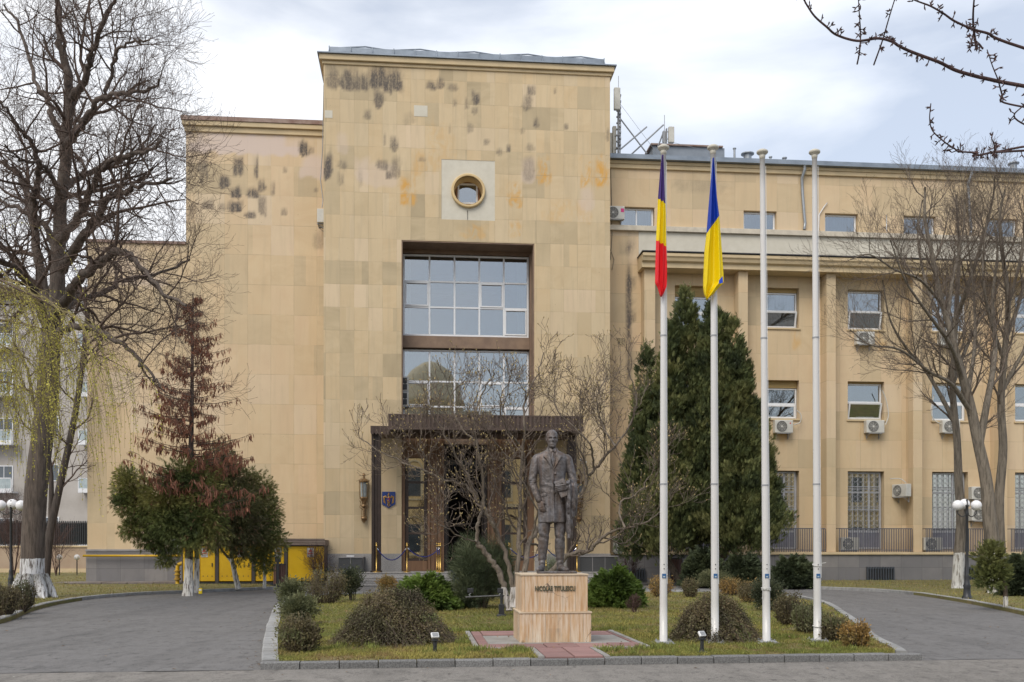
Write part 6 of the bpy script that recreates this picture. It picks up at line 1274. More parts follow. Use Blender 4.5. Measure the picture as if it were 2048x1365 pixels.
# ------------------------------------------------------------------ stanchions and ropes
ST_ = [(738 + 0, -1.95), (0, 0)]
zp = PZ + .001
def fpt(px, wp): u = FU(px, wp); return (*W2(u, wp), zp)
spots = [(753, -2.0, 'leftmost brass rope post, standing in front of the dark canopy column'), (814, -2.0, 'brass rope post in front of the left glass panel'), (881, -2.0, 'front post of the cluster of brass posts left of the door'), (878, -1.3, 'middle post of the cluster of brass posts left of the door'), (874, -.6, 'rear post of the cluster of brass posts left of the door'),
 (1020, -.6, 'rear brass post of the cluster seen right of the door'), (1018, -2.0, 'front brass post of the cluster seen right of the door'), (1092, -2.0, 'brass rope post seen between the statue legs'), (1154, -2.0, 'rightmost brass rope post, in front of the right canopy column')]
st0 = None; SP = []
for i, (px, wp, lab) in enumerate(spots):
    p = fpt(px, wp); SP.append(p)
    if st0 is None:
        st0 = thing('rope_post', lab, 'rope post', p, 0, 'brass rope posts at the entrance'); mb = MB(); mb.lathe([(.17, 0), (.17, .012), (.15, .025), (.06, .05), (.035, .07)], 20); link('base', mb, BRASS, st0, smooth=True)
        mb = MB(); mb.tube([(0, 0, .06), (0, 0, 1.06)], .026, 12); link('pole', mb, BRASS, st0, smooth=True); mb = MB(); mb.lathe([(.03, 1.02), (.045, 1.03), (.045, 1.05), (.03, 1.07), (.02, 1.09), (.04, 1.115), (.042, 1.13), (.02, 1.155), (0, 1.16)], 14); link('finial', mb, BRASS, st0, smooth=True)
    else: dup(st0, p, None, lab)
ROPE = mat('navy_rope', (.02, .025, .16), .7, (.015, .02, .11), sc=40, bump=.3)
for (a, b_, lab, sag) in ((0, 1, 'navy blue rope sagging before the wall with the crest', .5), (1, 2, 'navy blue rope sagging before the left glass panel', .38), (2, 3, 'short navy rope between front and middle posts left of the door', .3), (3, 4, 'short navy rope between middle and rear posts left of the door', .3), (6, 7, 'navy blue rope from the right door cluster to the post between the statue legs', .42), (7, 8, 'navy blue rope reaching the rightmost brass post', .42)):
    p, q_ = np.array(SP[a]), np.array(SP[b_]); t = np.linspace(.04, .96, 16); P = p + (q_ - p) * t[:, None]; P[:, 2] = zp + .98 - sag * (1 - (2 * t - 1) ** 2); mb = MB(); mb.tube(P, .021, 8); o = link('rope', mb, ROPE, smooth=True); tag(o, lab, 'rope', 'navy ropes between brass posts')
    for e in (0, -1): mb = MB(); v = unit(P[1] - P[0]) if e == 0 else unit(P[-2] - P[-1]); mb.tube([P[e] - v * .04, P[e] + v * .05], .024, 8); link('rope_end', mb, mat('chrome', (.6, .6, .62), .2, metal=1, bump=0), o)

# ------------------------------------------------------------------ things on the facade
def fthing(name, label, cat, px, wp, z, group=None): u = FU(px, wp); x, y = W2(u, wp); return thing(name, label, cat, (x, y, z), TH, group)
def ac_unit(w_=.82, h_=.56, d_=.3, logo=None):
    pass
AC0 = None
def make_ac(rt):
    mb = MB(); mb.box(-.41, .41, -.30, 0, 0, .56); cs = link('casing', mb, ACW, rt, bevel=.02, seg=2)
    mb = MB(); cx = -.10; 
    mb.lathe([(.225, .0), (.235, .012), (.21, .012), (.205, 0)], 28, (cx, -.302, .28), None, 'y', cap=False)
    mb.lathe([(.0, .002), (.205, .002)], 28, (cx, -.302, .28), None, 'y', cap=False); fan = link('fan_opening', mb, mat('fan_dark', (.10, .10, .10), .6, bump=0), rt)
    mb = MB()
    for r in (.04, .075, .11, .145, .18, .21): mb.tube([(cx + r * math.cos(a), -.309, .28 + r * math.sin(a)) for a in np.linspace(0, 6.283, 25)], .0045, 4, cap=False)
    for a in np.linspace(0, 6.283, 9)[:-1]: mb.tube([(cx + .03 * math.cos(a), -.312, .28 + .03 * math.sin(a)), (cx + .22 * math.cos(a), -.312, .28 + .22 * math.sin(a))], .004, 4)
    mb.lathe([(.045, .0), (.045, .012), (0, .014)], 14, (cx, -.305, .28), None, 'y'); link('fan_guard', mb, ACW, rt)
    mb = MB()
    mb.box(-.264, .264, -.30, -.27, -.032, -.008)
    for x in (-.28, .28): mb.box(x - .015, x + .015, -.32, .0, -.035, -.004); mb.box(x - .015, x + .015, -.025, -.003, -.25, -.036); mb.tube([(x, -.28, -.03), (x, -.02, -.23)], .012, 4)
    link('bracket', mb, GREYP, rt); return rt
ACL = [((1713, 1750, 659, 689), 1.5, 'air conditioner hung under the top floor window left of the bare trees', 0), ((1548, 1588, 836, 866), 1.5, 'air conditioner under the middle floor window nearest the tall thuja', 1), ((1731, 1771, 839, 866), 1.5, 'air conditioner under the tilted open middle floor window', 0), ((1884, 1912, 660, 690), 1.5, 'air conditioner under the top floor window behind the bare tree', 0), ((1885, 1920, 836, 866), 1.5, 'air conditioner under the middle floor window behind the bare tree', 1),
 ((1943, 1979, 969, 999), 1.5, 'upper of two air conditioners stacked beside the ground floor grille by the lamp globes', 0), ((1943, 1979, 1016, 1042), 1.5, 'lower of two air conditioners stacked beside the ground floor grille by the lamp globes', 0), ((1681, 1720, 1072, 1101), 1.1, 'air conditioner standing on the terrace behind the railing, next to the rightmost flagpole', 0), ((1848, 1886, 1072, 1101), 1.1, 'air conditioner standing on the terrace behind the railing under the lamp post globes', 0)]
GR = 'air conditioners on the right wing'
def put_ac(src, px, wp, z, lab):
    u = FU(px, wp); x, y = W2(u, wp); return dup(src, (x, y, z), TH, lab)
acb = None
for (x0, x1, y0, y1), wp, lab, logo in ACL:
    u = FU((x0 + x1) / 2, wp - .3); z = FZ((x0 + x1) / 2, y1, wp - .3); x, y = W2(u, wp - .012)
    if acb is None: acb = make_ac(thing('air_conditioner', lab, 'air conditioner', (x, y, z), TH, GR)); last = acb
    else: last = dup(acb, (x, y, z), TH, lab)
    if logo:
        mb = MB(); mb.lathe([(.03, 0), (.03, .004), (0, .004)], 12, (.28, -.302, .42), None, 'y'); link('round_badge', mb, mat('red_badge', (.55, .03, .03), .5, bump=0), last)
def side_ac(px, wp, y0, y1, rot, lab, src=None):
    u = FU(px, wp); z = FZ(px, y1, wp); x, y = W2(u, wp); return dup(acb, (x, y, z), TH + rot, lab)
a_ = side_ac(1794, 1.3, 965, 994, R(0), 'air conditioner fixed beside a column at ground floor, with a hose looping over it'); u = FU(1808, 1.2); a_.location = (*W2(u, 1.2), FZ(1808, 994, 1.0)); a_.rotation_euler = (0, 0, TH - R(70))
a_ = side_ac(640, .9, 415, 453, 0, 'air conditioner fixed high on the left flank of the tower'); a_.location = (*W2(tu0 - .004, .85), FZ(640, 452, .9)); a_.rotation_euler = (0, 0, TH - R(90)); a_['group'] = 'air conditioners on the tower flanks'
a_ = dup(acb, (*W2(tu1 + .46, RW - .012), FZ(1230, 440, 1.3)), TH, 'air conditioner with a magenta label beside the first attic window'); mb = MB(); mb.box(.24, .38, -.305, -.301, .30, .46); link('magenta_label', mb, mat('magenta_label', (.6, .03, .2), .5, bump=0), a_)
a_ = dup(acb, (*W2(tu1 + .02, .62), FZ(1231, 1106, .6)), TH + R(90), 'air conditioner at ground level right of the entrance, grille side turned'); a_.location = (*W2(FU(1231, .9), .9), FZ(1231, 1106, .6)); a_.rotation_euler = (0, 0, TH + R(12)); a_.scale = (.52, 1, 1.25)
mb = MB(); 
for i in range(9): mb.box(-.02, .36, -.305, -.301, .05 + i * .055, .085 + i * .055)
link('side_slots', mb, DARK, a_)
for i, y1 in enumerate((783, 813)):
    a_ = dup(acb, (*W2(FU(809, 1.0), 1.2), FZ(809, y1, 1.0)), TH, ('upper', 'lower')[i] + ' of two small condenser units stacked in the left corner of the lower window'); a_.scale = (.42, .8, 1.1)
    for z in (.06, .30): mb = MB(); mb.box(-.25, .25, -.335, -.318, z, z + .2); link('intake_opening', mb, DARK, a_)
# hoses
def hose(pts, wp, label, r=.022):
    mb = MB(); P = catmull([(*W2(FU(x, wp), wp), FZ(x, y, wp)) for x, y in pts], 5); mb.tube(P, r, 6); return tag(link('hose', mb, ACW, smooth=True), label, 'hose', 'pale hoses of the air conditioners')
hose([(1588, 850), (1600, 845), (1602, 830), (1592, 820)], 1.3, 'pale hose beside the middle floor window nearest the thuja'); hose([(1771, 850), (1777, 830), (1772, 800), (1764, 780)], 1.3, 'pale hose climbing right of the tilted open window'); hose([(1780, 958), (1800, 958), (1812, 966)], 1.2, 'pale hose arching above the unit by the column'); hose([(1815, 995), (1816, 1050), (1816, 1095)], 1.4, 'thin drain hose dropping straight down beside the column', .012); hose([(1868, 790), (1862, 820), (1868, 840), (1885, 850)], 1.3, 'pale hose looping left of the unit behind the bare tree')
# wall lanterns
def lantern(px, lab):
    rt = fthing('wall_lantern', lab, 'wall lantern', px, -.15, 0, 'ornate brass wall lanterns'); Z = lambda y: FZ(730, y, -.3)
    mb = MB(); z0, z1 = Z(1047), Z(994)
    mb.lathe([(0, z0), (.03, z0 + .04), (.05, z0 + .10), (.09, z0 + .16), (.13, z0 + .2), (.10, z0 + .26), (.05, z0 + .3), (.045, z1 - .45), (.12, z1 - .38), (.07, z1 - .3), (.09, z1 - .2), (.17, z1 - .06), (.15, z1)], 8, (0, -.05, 0)); mb.box(-.05, .05, -.03, .14, z0 + .2, z1 - .1); mb.box(-.11, .11, .06, .145, z0 + .12, z0 + .3)
    for s in (-1, 1): mb.tube(catmull([(s * .05, -.05, z1 - .5), (s * .16, -.06, z1 - .42), (s * .12, -.05, z1 - .28), (s * .17, -.05, z1 - .15)], 4), .016, 6); mb.tube([(s * .10, -.05, z0 + .25), (s * .10, -.05, z1 - .5)], .014, 6)
    link('bracket', mb, OLDBR, rt); zt = Z(964); mb = MB()
    for k in range(6): a = k * math.pi / 3 + .3; mb.tube([(.17 * math.cos(a), -.05 + .17 * math.sin(a), z1 - .06), (.19 * math.cos(a), -.05 + .19 * math.sin(a), zt + .06)], .014, 5); mb.ball((.2 * math.cos(a), -.05 + .2 * math.sin(a), zt + .08), .02, 8, 6)
    mb.lathe([(.20, zt - .02), (.21, zt + .03), (.18, zt + .05), (.10, zt + .12), (.05, zt + .14), (.04, zt + .24), (.07, zt + .27), (.05, zt + .33), (.02, zt + .36), (0, zt + .38)], 12, (0, -.05, 0)); link('lantern_cage', mb, OLDBR, rt)
    mb = MB(); mb.lathe([(.13, z1), (.15, zt)], 12, (0, -.05, 0)); link('lantern_glass', mb, mat('milky_glass', (.30, .33, .33), .3, (.24, .27, .28), bump=0), rt)
lantern(728, 'ornate brass lantern left of the canopy column'); lantern(1158, 'ornate brass lantern right of the entrance, half hidden by the statue')
# coat of arms: blue shield with golden eagle
u = FU(777.5, 0); wS, zS = .27, FZ(777, 1017, 0); hS = FZ(777, 984, 0) - zS; rt = thing('crest_plaque', 'blue shield plaque with a golden eagle on the wall left of the entrance', 'crest', (*W2(u, -.02), zS), TH)
mb = MB(); o_ = [(-wS, hS), (-wS, .16), (-.12, .08), (0, 0), (.12, .08), (wS, .16), (wS, hS)]; mb.add([(x, y, z) for y in (-.0, -.03) for x, z in o_], [[tuple(range(7))], [tuple(range(7, 14))[::-1]], [(i, (i + 1) % 7, 7 + (i + 1) % 7, 7 + i) for i in range(7)]]); link('shield', mb, mat('shield_blue', (.02, .055, .24), .4, bump=0), rt)
GOLD = mat('eagle_gold', (.46, .27, .09), .45, (.36, .20, .07), metal=.3, sc=20); mb = MB(); 
for s in (-1, 1):
    for i in range(5): a0, a1 = .60 * hS + .0, 0; mb.tube([(s * .06, -.04, .62 * hS), (s * (.12 + .016 * i), -.045, (.74 - .015 * i) * hS), (s * (.215 - .012 * i), -.045, (.70 - .06 * i) * hS), (s * (.20 - .018 * i), -.04, (.34 - .02 * i) * hS)], [.018, .022, .02, .01], 5)
mb.tube([(0, -.05, .30 * hS), (0, -.06, .5 * hS), (0, -.055, .74 * hS)], [.05, .075, .035], 8); mb.ball((-.01, -.06, .80 * hS), .036, 10, 8); mb.tube([(-.03, -.06, .8 * hS), (-.065, -.06, .785 * hS)], [.014, .004], 5); mb.tube([(0, -.045, .34 * hS), (-.05, -.045, .18 * hS), (0, -.045, .10 * hS), (.05, -.045, .18 * hS), (0, -.045, .34 * hS)], .022, 5); mb.box(-.012, .012, -.06, -.04, .84 * hS, .95 * hS); mb.box(-.03, .03, -.058, -.042, .885 * hS, .91 * hS); link('eagle', mb, GOLD, rt)
mb = MB(); c_ = {0: (.35, .02, .03), 1: (.03, .06, .28), 2: (.5, .35, .05)}
mb.box(-.055, .055, -.13, -.12, .40 * hS, .62 * hS, c_[0]); mb.box(-.05, -.002, -.133, -.129, .51 * hS, .61 * hS, c_[1]); mb.box(.005, .05, -.133, -.129, .41 * hS, .5 * hS, c_[1]); mb.box(-.045, -.005, -.133, -.129, .42 * hS, .49 * hS, c_[2]); link('breast_shield', mb, mat('heraldic_enamel', (1, 1, 1), .4, (1, 1, 1), tint=True, bump=0), rt)
# camera on a bracket right of the entrance
rt = fthing('security_camera', 'white security camera on a bracket right of the entrance', 'camera', 1163, -.05, FZ(1163, 925, -.2)); Mt = Matrix.Rotation(R(30), 4, 'Y'); mb = MB(); mb.cbox(0, -.25, .05, .30, .09, .09, Mt); link('camera_body', mb, WHITE, rt, bevel=.01); mb = MB(); mb.tube([(0, 0, -.05), (0, -.2, -.05), (-.02, -.25, .02)], .02, 6); link('bracket', mb, GREYP, rt)

# ------------------------------------------------------------------ roof equipment
def mast(px, y0, y1, wp, label, panels, struts):
    z0, z1 = FZ(px, y1, wp), FZ(px, y0, wp); u = FU(px, wp); rt = thing('antenna_mast', label, 'antenna', (*W2(u, wp), z0 - .6), TH); H = z1 - z0 + .6; mb = MB(); mb.tube([(0, 0, 0), (0, 0, H - .5)], .055, 8); mb.tube([(0, 0, H - .5), (0, 0, H + .35)], .015, 5)
    for i in range(9): z = .8 + i * (H - 1.2) / 9; mb.box(-.09, .09, -.05, .07, z, z + .05); mb.box(.05, .10, -.12, .0, z + .08, z + .16)
    mb.tube([(.07, -.03, .3), (.09, -.05, H * .5), (.06, -.05, H - .6)], .02, 5); link('mast', mb, GREYP, rt)
    for (x0, x1, ya, yb, dy) in panels:
        a, b_ = (x0 - px) / FPX * 43, (x1 - px) / FPX * 43; za, zb_ = FZ(px, yb, wp) - z0 + .6, FZ(px, ya, wp) - z0 + .6; mb = MB(); mb.box(a, b_, dy - .09, dy + .09, za, zb_); p = link('panel_antenna', mb, mat('cream_antenna', (.58, .56, .50), .5), rt, bevel=.03, seg=2); mb = MB()
        for zz in (za + .2, zb_ - .2): mb.tube([((a + b_) / 2, dy, zz), (0, 0, zz)], .025, 5)
        mb.tube([(0, 0, za + .2), (0, 0, zb_ - .2)], .06, 6); link('panel_bracket', mb, GREYP, p)
    for (xa, ya, xb, yb) in struts: mb = MB(); mb.tube([((xa - px) / FPX * 43, 0, FZ(px, ya, wp) - z0 + .6), ((xb - px) / FPX * 43, .3, FZ(px, yb, wp) - z0 + .6)], .035, 6); link('strut', mb, GREYP, rt)
    mb = MB(); mb.tube([(0, 0, H - .8), (1.9, .2, .6)], .008, 4); link('guy_wire', mb, GREYP, rt)
mast(1237, 168, 306, 3.0, 'taller antenna mast with white panels beside the tower roof', [(1225, 1238, 182, 226, -.25), (1217, 1226, 262, 307, .3), (1226, 1234, 250, 305, .2)], [(1241, 238, 1300, 300), (1240, 300, 1300, 246)])
mast(1329, 246, 294, 3.2, 'shorter antenna mast with one white panel on the grey roof box', [(1336, 1348, 256, 288, -.1)], [(1327, 250, 1262, 306), (1328, 262, 1318, 290)])
rt = fthing('roof_box', 'grey metal housing on the right wing roof behind the flags', 'roof housing', 1375, 4.2, 18.4); m_ = 45.5 / FPX; mb = MB(); a, b_ = (1303 - 1375) * m_, (1452 - 1375) * m_; zt = FZ(1375, 294, 4.2) - 18.4; mb.box(a, b_, 0, 3, 0, zt); link('housing', mb, mat('roof_sheet', (.24, .27, .31), .5, (.19, .215, .25), sc=2), rt, bevel=.01); mb = MB(); mb.box(a - .1, b_ - .1, -.1, 3.1, zt + .002, zt + .07); link('lid', mb, REDFL, rt)
for i, (px, y0, w_, h_, kd) in enumerate(((1469, 296, .07, .7, 0), (1495, 307, .26, .35, 1), (1541, 313, .07, .3, 1), (1569, 315, .1, .25, 1), (2027, 326, .22, .35, 1))):
    lab = ('thin leaning vent pipe on the roof right of the grey housing', 'squat roof vent with a round cap near the thin leaning pipe', 'small capped roof vent just left of the third flagpole top', 'tiny capped roof vent between the third and fourth flagpole tops', 'roof vent far right above the bare trees')[i]
    rt = fthing('roof_vent', lab, 'roof vent', px, 3.0, 18.45, 'vents along the roof'); zt = FZ(px, y0, 3.0) - 18.45; mb = MB(); mb.lathe([(w_ * .7, 0), (w_ * .7, zt - .08)], 12); link('pipe', mb, ZINC, rt); mb = MB(); mb.lathe([(w_ * .7, zt - .079), (w_ * 1.15, zt - .06), (w_ * 1.15, zt - .02), (0, zt)], 12); link('cap', mb, ZINC, rt)

# ------------------------------------------------------------------ left side: cabinets, gas pipe, bins, wall, neighbours
cw0 = -1.6; rt = thing('utility_cabinet', 'long yellow metal utility cabinet row with dark posts against the left wing', 'utility cabinet', (*W2(FU(362, cw0), cw0), 0), TH)
U0 = FU(362, cw0); uX = lambda px: FU(px, cw0) - U0; zT, zB = FZ(500, 1093, cw0), FZ(500, 1168, cw0)
mb = MB(); mb.box(0, uX(648), .12, 2.6, .02, zT + .02); link('carcass', mb, mat('cabinet_frame', (.06, .05, .045), .6), rt)
mb = MB(); mb.box(-.05, uX(650), -.02, 2.6, .0, .12 + zB * .2); link('plinth_rail', mb, DARK, rt)
mb = MB(); mb.box(uX(560) if False else -.08, uX(650), -.10, 2.7, zT + .03, FZ(600, 1080, cw0)); 
for i in range(3): mb.box(-.10, uX(650) + .005, -.13, -.101, zT + .06 + i * .09, zT + .12 + i * .09)
link('roof_boards', mb, mat('weathered_boards', (.17, .12, .095), .8, (.27, .22, .18), sc=2, st=(.5, 1, 9), bump=.3), rt)
for (a, b_) in ((366, 400), (400.6, 430), (438, 470), (470.6, 503), (511, 545), (545.6, 568), (576, 648)):
    mb = MB(); mb.box(uX(a), uX(b_), .0, .1, zB * 1 + .10, zT); d_ = link('door', mb, YELLOW, rt, bevel=.01); mb = MB(); mb.box(uX(b_) - .12, uX(b_) - .09, -.03, .0, (zT + zB) / 2 - .06, (zT + zB) / 2 + .08); link('handle', mb, DARK, d_)
    mb = MB()
    for k in range(3): mb.lathe([(.02, 0), (.02, .004)], 8, (uX(a) + (uX(b_) - uX(a)) * (.2 + .3 * k), -.001, .38), None, 'y')
    link('rivets', mb, DARK, d_)
for px in (409, 482, 556, 621):
    x = uX(px); mb = MB(); mb.box(x - .13, x + .13, -.014, -.003, zT - .42, zT - .06); sg = link('warning_label', mb, mat('label_white', (.55, .52, .50), .6), rt); mb = MB(); mb.add([(x - .08, -.018, zT - .22), (x + .08, -.018, zT - .22), (x, -.018, zT - .09)], [(0, 1, 2)], (.5, .06, .05)); mb.box(x - .09, x + .09, -.019, -.0155, zT - .30, zT - .26, (.45, .05, .05)); mb.box(x - .09, x + .09, -.019, -.0155, zT - .35, zT - .33, (.08, .08, .08)); mb.box(x - .09, x + .06, -.019, -.0155, zT - .39, zT - .375, (.08, .08, .08)); link('label_print', mb, MATS['heraldic_enamel'], sg)
for (a, b_) in ((430, 438), (503, 511), (568, 575.6)): mb = MB(); mb.box(uX(a) + .01, uX(b_) - .01, -.03, .11, .05, zT); link('post', mb, MATS['cabinet_frame'], rt)
mb = MB(); P = [(FU(166, 1.25), 1.25, FZ(200, 1112, 1.25)), (FU(362, 1.25), 1.25, FZ(200, 1112, 1.25))]; P = [(*W2(a, b_), c) for a, b_, c in P]; mb.tube(P, .045, 10); gpz = P; rt = thing('gas_pipe', 'yellow gas pipe running along the plinth to an elbow and valve', 'pipe', (P[0][0], P[0][1], 0)); o = link('wall_pipe', mb, YELLOW, rt, smooth=True); o.matrix_parent_inverse = Matrix.Translation((-P[0][0], -P[0][1], 0)); o2 = o
mb = MB(); bx_, by_ = W2(FU(355, -1.0), -1.0); zz = FZ(355, 1127, -1.0); mb.tube(catmull([(bx_, by_, .02), (bx_, by_, zz - .22), (bx_ + .04, by_, zz - .06), (bx_ + .22, by_, zz), (bx_ + .4, by_, zz)], 5), .075, 12); o = link('riser', mb, YELLOW, rt, smooth=True); o.matrix_parent_inverse = o2.matrix_parent_inverse
mb = MB(); zv = FZ(355, 1152, -1); mb.lathe([(.10, zv - .18), (.13, zv - .16), (.13, zv - .10), (.09, zv - .09), (.09, zv + .02), (.13, zv + .03), (.13, zv + .07), (.09, zv + .08), (.09, zv + .16), (.13, zv + .17), (.13, zv + .21), (.08, zv + .22)], 14, (bx_, by_, 0)); o = link('valve', mb, mat('yellow_brown_valve', (.45, .28, .03), .6, (.3, .17, .03)), rt); o.matrix_parent_inverse = o2.matrix_parent_inverse
rt = fthing('meter_box', 'small white meter box on the wall above the gas elbow', 'meter box', 352, 1.35, FZ(352, 1106, 1.3)); mb = MB(); mb.box(-.14, .14, -.12, .06, 0, .55); link('box', mb, GREYP if False else WHITE, rt, bevel=.01); mb = MB(); mb.box(-.11, .11, -.128, -.121, .05, .5); link('door', mb, ACW, rt)
b = G(401, 1187, .1); rt = thing('marker_post', 'short yellow marker post at the kerb beside the white painted tree foot', 'marker post', (*b, .08)); mb = MB(); mb.box(-.05, .05, -.03, .03, 0, .17); link('post', mb, mat('bright_yellow_plastic', (.75, .55, .01), .5), rt, bevel=.008); mb = MB(); mb.box(-.035, .035, -.033, -.031, .10, .14); link('reflector', mb, WHITE, rt)
def bin_(px, py, h, w_, lab, hoop):
    b = G(px, py, 0.02); m = FPX / b[1]; H = h / m; r = w_ / m / 2; rt = thing('litter_bin', lab, 'litter bin', (*b, .02), 0, 'wooden slatted litter bins'); mb = MB(); n = 18
    for k in range(n): a = k * 6.283 / n; Mt = Matrix.Rotation(a, 4, 'Z'); mb.cbox(r * .9, 0, H * .48, .025, r * .26, H * .74, Mt)
    link('slats', mb, mat('bin_wood', (.15, .075, .055), .6, (.11, .055, .04), bump=.2), rt, bevel=.004); mb = MB(); mb.lathe([(r * .82, .02), (r * .82, H * .8)], 18); mb.lathe([(r * 1.0, .02), (r * 1.0, .09)], 18); mb.lathe([(r * .99, H * .84), (r * 1.0, H * .88), (r * .8, H * .885)], 18); link('liner', mb, DARK, rt)
    mb = MB()
    if hoop: mb.tube(catmull([(-r * 1.05, 0, 0), (-r * 1.08, 0, H * .8), (-r * .6, 0, H * .96), (0, 0, H), (r * .6, 0, H * .96), (r * 1.08, 0, H * .8), (r * 1.05, 0, 0)], 5), .022, 8)
    else: mb.box(-.05, .05, -r * 1.25, -r * 1.02, 0, H * 1.18); mb.box(-.11, .11, -r * 1.3, -r * 1.02, H * .95, H * 1.15)
    link('frame', mb, DARK, rt); return rt
bin_(1353, 1166, 56, 21, 'brown slatted litter bin with a hooped frame under the tall thuja', True); bin_(559, 1174, 52, 25, 'brown slatted litter bin with a dark post in front of the yellow cabinets', False)
# garden wall and fence behind the linden
gx1, gy1 = G(215, 1148); rt = thing('garden_wall', 'low beige garden wall with dark metal fence panels behind the linden', 'wall', (gx1, gy1, 0), 0)
Lw = 34; mb = MB(); zt = EYE + (HOR - 1095) / FPX * gy1; mb.box(-Lw, -.02, 0, .35, 0, zt); w1 = link('wall', mb, mat('beige_wall', (.40, .31, .23), .9, (.34, .25, .18), sc=.8), rt); mb = MB(); mb.box(-Lw, -.02, -.06, .41, zt + .002, zt + .10); mb.box(-Lw, -.02, -.05, -.001, 0, .3); link('wall_cap', mb, TRIM, w1)
zf = EYE + (HOR - 1042) / FPX * gy1; k = 0
for x in np.arange(-Lw, -.5, 2.2):
    mb = MB(); mb.box(x, x + .10, .12, .22, zt + .1, zf + .05); mb.box(x + .1, x + 2.2, .16, .19, zt + .2, zt + .25); mb.box(x + .1, x + 2.2, .16, .19, zf - .1, zf - .05)
    for j in range(16): a = x + .16 + j * .127; mb.box(a, a + .035, .15, .20, zt + .12, zf)
    mb.box(x + .1, x + 2.2, .205, .21, zt + .15, zf - .12); link('fence_panel', mb, mat('fence_black', (.02, .024, .028), .5, bump=0), rt)
# apartment block behind
ay = 82.0; ax = lambda px: (px - 1024) / FPX * ay; azf = lambda py: EYE + (HOR - py) / FPX * ay
rt = thing('apartment_block', 'pale grey apartment block with glazed balconies behind the linden and willow', 'apartment building', (ax(60), ay, 0)); X0, X1 = ax(-420) - ax(60), ax(420) - ax(60); mb = MB(); mb.box(X0, X1, 0, 12, 0, azf(590)); link('wall', mb, mat('pale_render', (.46, .43, .40), .9, (.38, .35, .32), sc=.5), rt)
mb = MB(); mb.box(X0 - .3, X1 + .3, -.8, 12.3, azf(590) + .002, azf(590) + .35); mb.box(X0 + 2, X1 - 2, 1.5, 10, azf(590) + .352, azf(565)); link('roof', mb, mat('dark_roof', (.12, .09, .08), .8), rt)
fl = [azf(y) for y in (1090, 985, 890, 795, 700)]
AG = glass('apartment_glass', tint=(.3, .33, .36), f0=.35)
for zf_ in fl:
    for i, x in enumerate(np.arange(X0 + .8, X1 - 1, 3.9)):
        if i % 2 == 0:
            mb = MB(); mb.box(x, x + 2.4, -1.1, 0, zf_ - .1, zf_ + .02); mb.box(x, x + 2.4, -1.1, -1.04, zf_ + .02, zf_ + .25); mb.box(x, x + .06, -1.1, -1.03, zf_ + .25, zf_ + 1.1); mb.box(x + 2.34, x + 2.4, -1.1, -1.03, zf_ + .25, zf_ + 1.1); mb.box(x, x + 2.4, -1.1, -1.03, zf_ + 1.05, zf_ + 1.12); bal = link('balcony', mb, WHITE, rt); mb = MB(); mb.box(x + .06, x + 2.34, -1.08, -1.06, zf_ + .25, zf_ + 1.05); link('pane', mb, mat('balcony_glass', (.30, .36, .38), .1, (.4, .46, .47), bump=0), bal)
        x0_, x1_, za, zb_ = (x + .5, x + 2.0, zf_ + .1, zf_ + 2.2) if i % 2 == 0 else (x + .5, x + 1.9, zf_ + .9, zf_ + 2.3); mb = MB(); frame(mb, x0_, x1_, za, zb_, -.06, .08, .05, cs=[(x0_ + x1_) / 2]); f = link('window', mb, WHITE, rt); mb = MB(); mb.box(x0_ + .02, x1_ - .02, -.035, -.005, za + .02, zb_ - .02); link('pane', mb, mat('dark_window_pane', (.07, .085, .10), .08, (.12, .14, .16), sc=.6, bump=0), f)
# ------------------------------------------------------------------ across the street, behind the viewer: what the glass mirrors
rt = thing('street_palace', 'pale yellow ornate palace across the street, mirrored in the lower window and door glass', 'building', (8, -34, 0)); rt.scale = (1, 1, .95); OCH = mat('palace_stucco', (.84, .66, .36), .85, (.76, .58, .30), sc=.6, bump=.1); mb = MB(); mb.box(-30, 58, -14, 0, 0, 15.19); mb.box(-9, 3, -13, 1.2, 0, 18.09); link('wall', mb, OCH, rt)
mb = MB(); mb.box(-30.4, 58.4, -14.4, .5, 15.2, 15.9); mb.box(-9.5, 3.5, -13.4, 1.8, 18.1, 18.7); mb.box(-30.4, 58.4, -.0, .35, 6.8, 7.2); link('cornice', mb, mat('palace_trim', (.72, .62, .42), .8), rt)
mb = MB(); mb.lathe([(4.2, 18.1), (4.1, 20.5), (4.4, 20.6), (4.0, 21.2), (3.6, 23.2), (2.4, 25), (1.0, 26), (0, 26.3)], 24, (-3, -6, 0)); link('dome', mb, MATS['palace_trim'], rt, smooth=True)
mb = MB(); mb.extr([(-14, 15.91), (.3, 15.91), (-6.8, 18.2)], 3.6, 58); mb.extr([(-14, 15.91), (.3, 15.91), (-6.8, 18.2)], -30, -9.6); link('roof', mb, mat('palace_roof', (.20, .10, .08), .8), rt)
for z0 in (1.2, 8.0):
    for x in np.arange(-28, 56, 3.6):
        yb = 1.2 if -9 < x < 2 else 0; mb = MB(); mb.box(x, x + 1.5, yb - .02, yb + .05, z0, z0 + 3.4); mb.lathe([(.0, 0), (.75, 0), (.75, .07), (0, .07)], 20, (x + .75, yb - .02, z0 + 3.4), None, 'y', cap=False)
        f = link('window', mb, mat('dark_window_pane', (.07, .085, .10), .08), rt); mb = MB(); mb.box(x - .25, x - .002, yb + .0, yb + .14, z0 - .3, z0 + 3.4); mb.box(x + 1.502, x + 1.75, yb, yb + .14, z0 - .3, z0 + 3.4); mb.box(x - .3, x + 1.8, yb, yb + .2, z0 - .5, z0 - .302); mb.tube([(x + .75 + .9 * math.cos(a), yb + .06, z0 + 3.4 + .9 * math.sin(a)) for a in np.linspace(0, math.pi, 12)], .13, 6); link('frame', mb, MATS['palace_trim'], f)
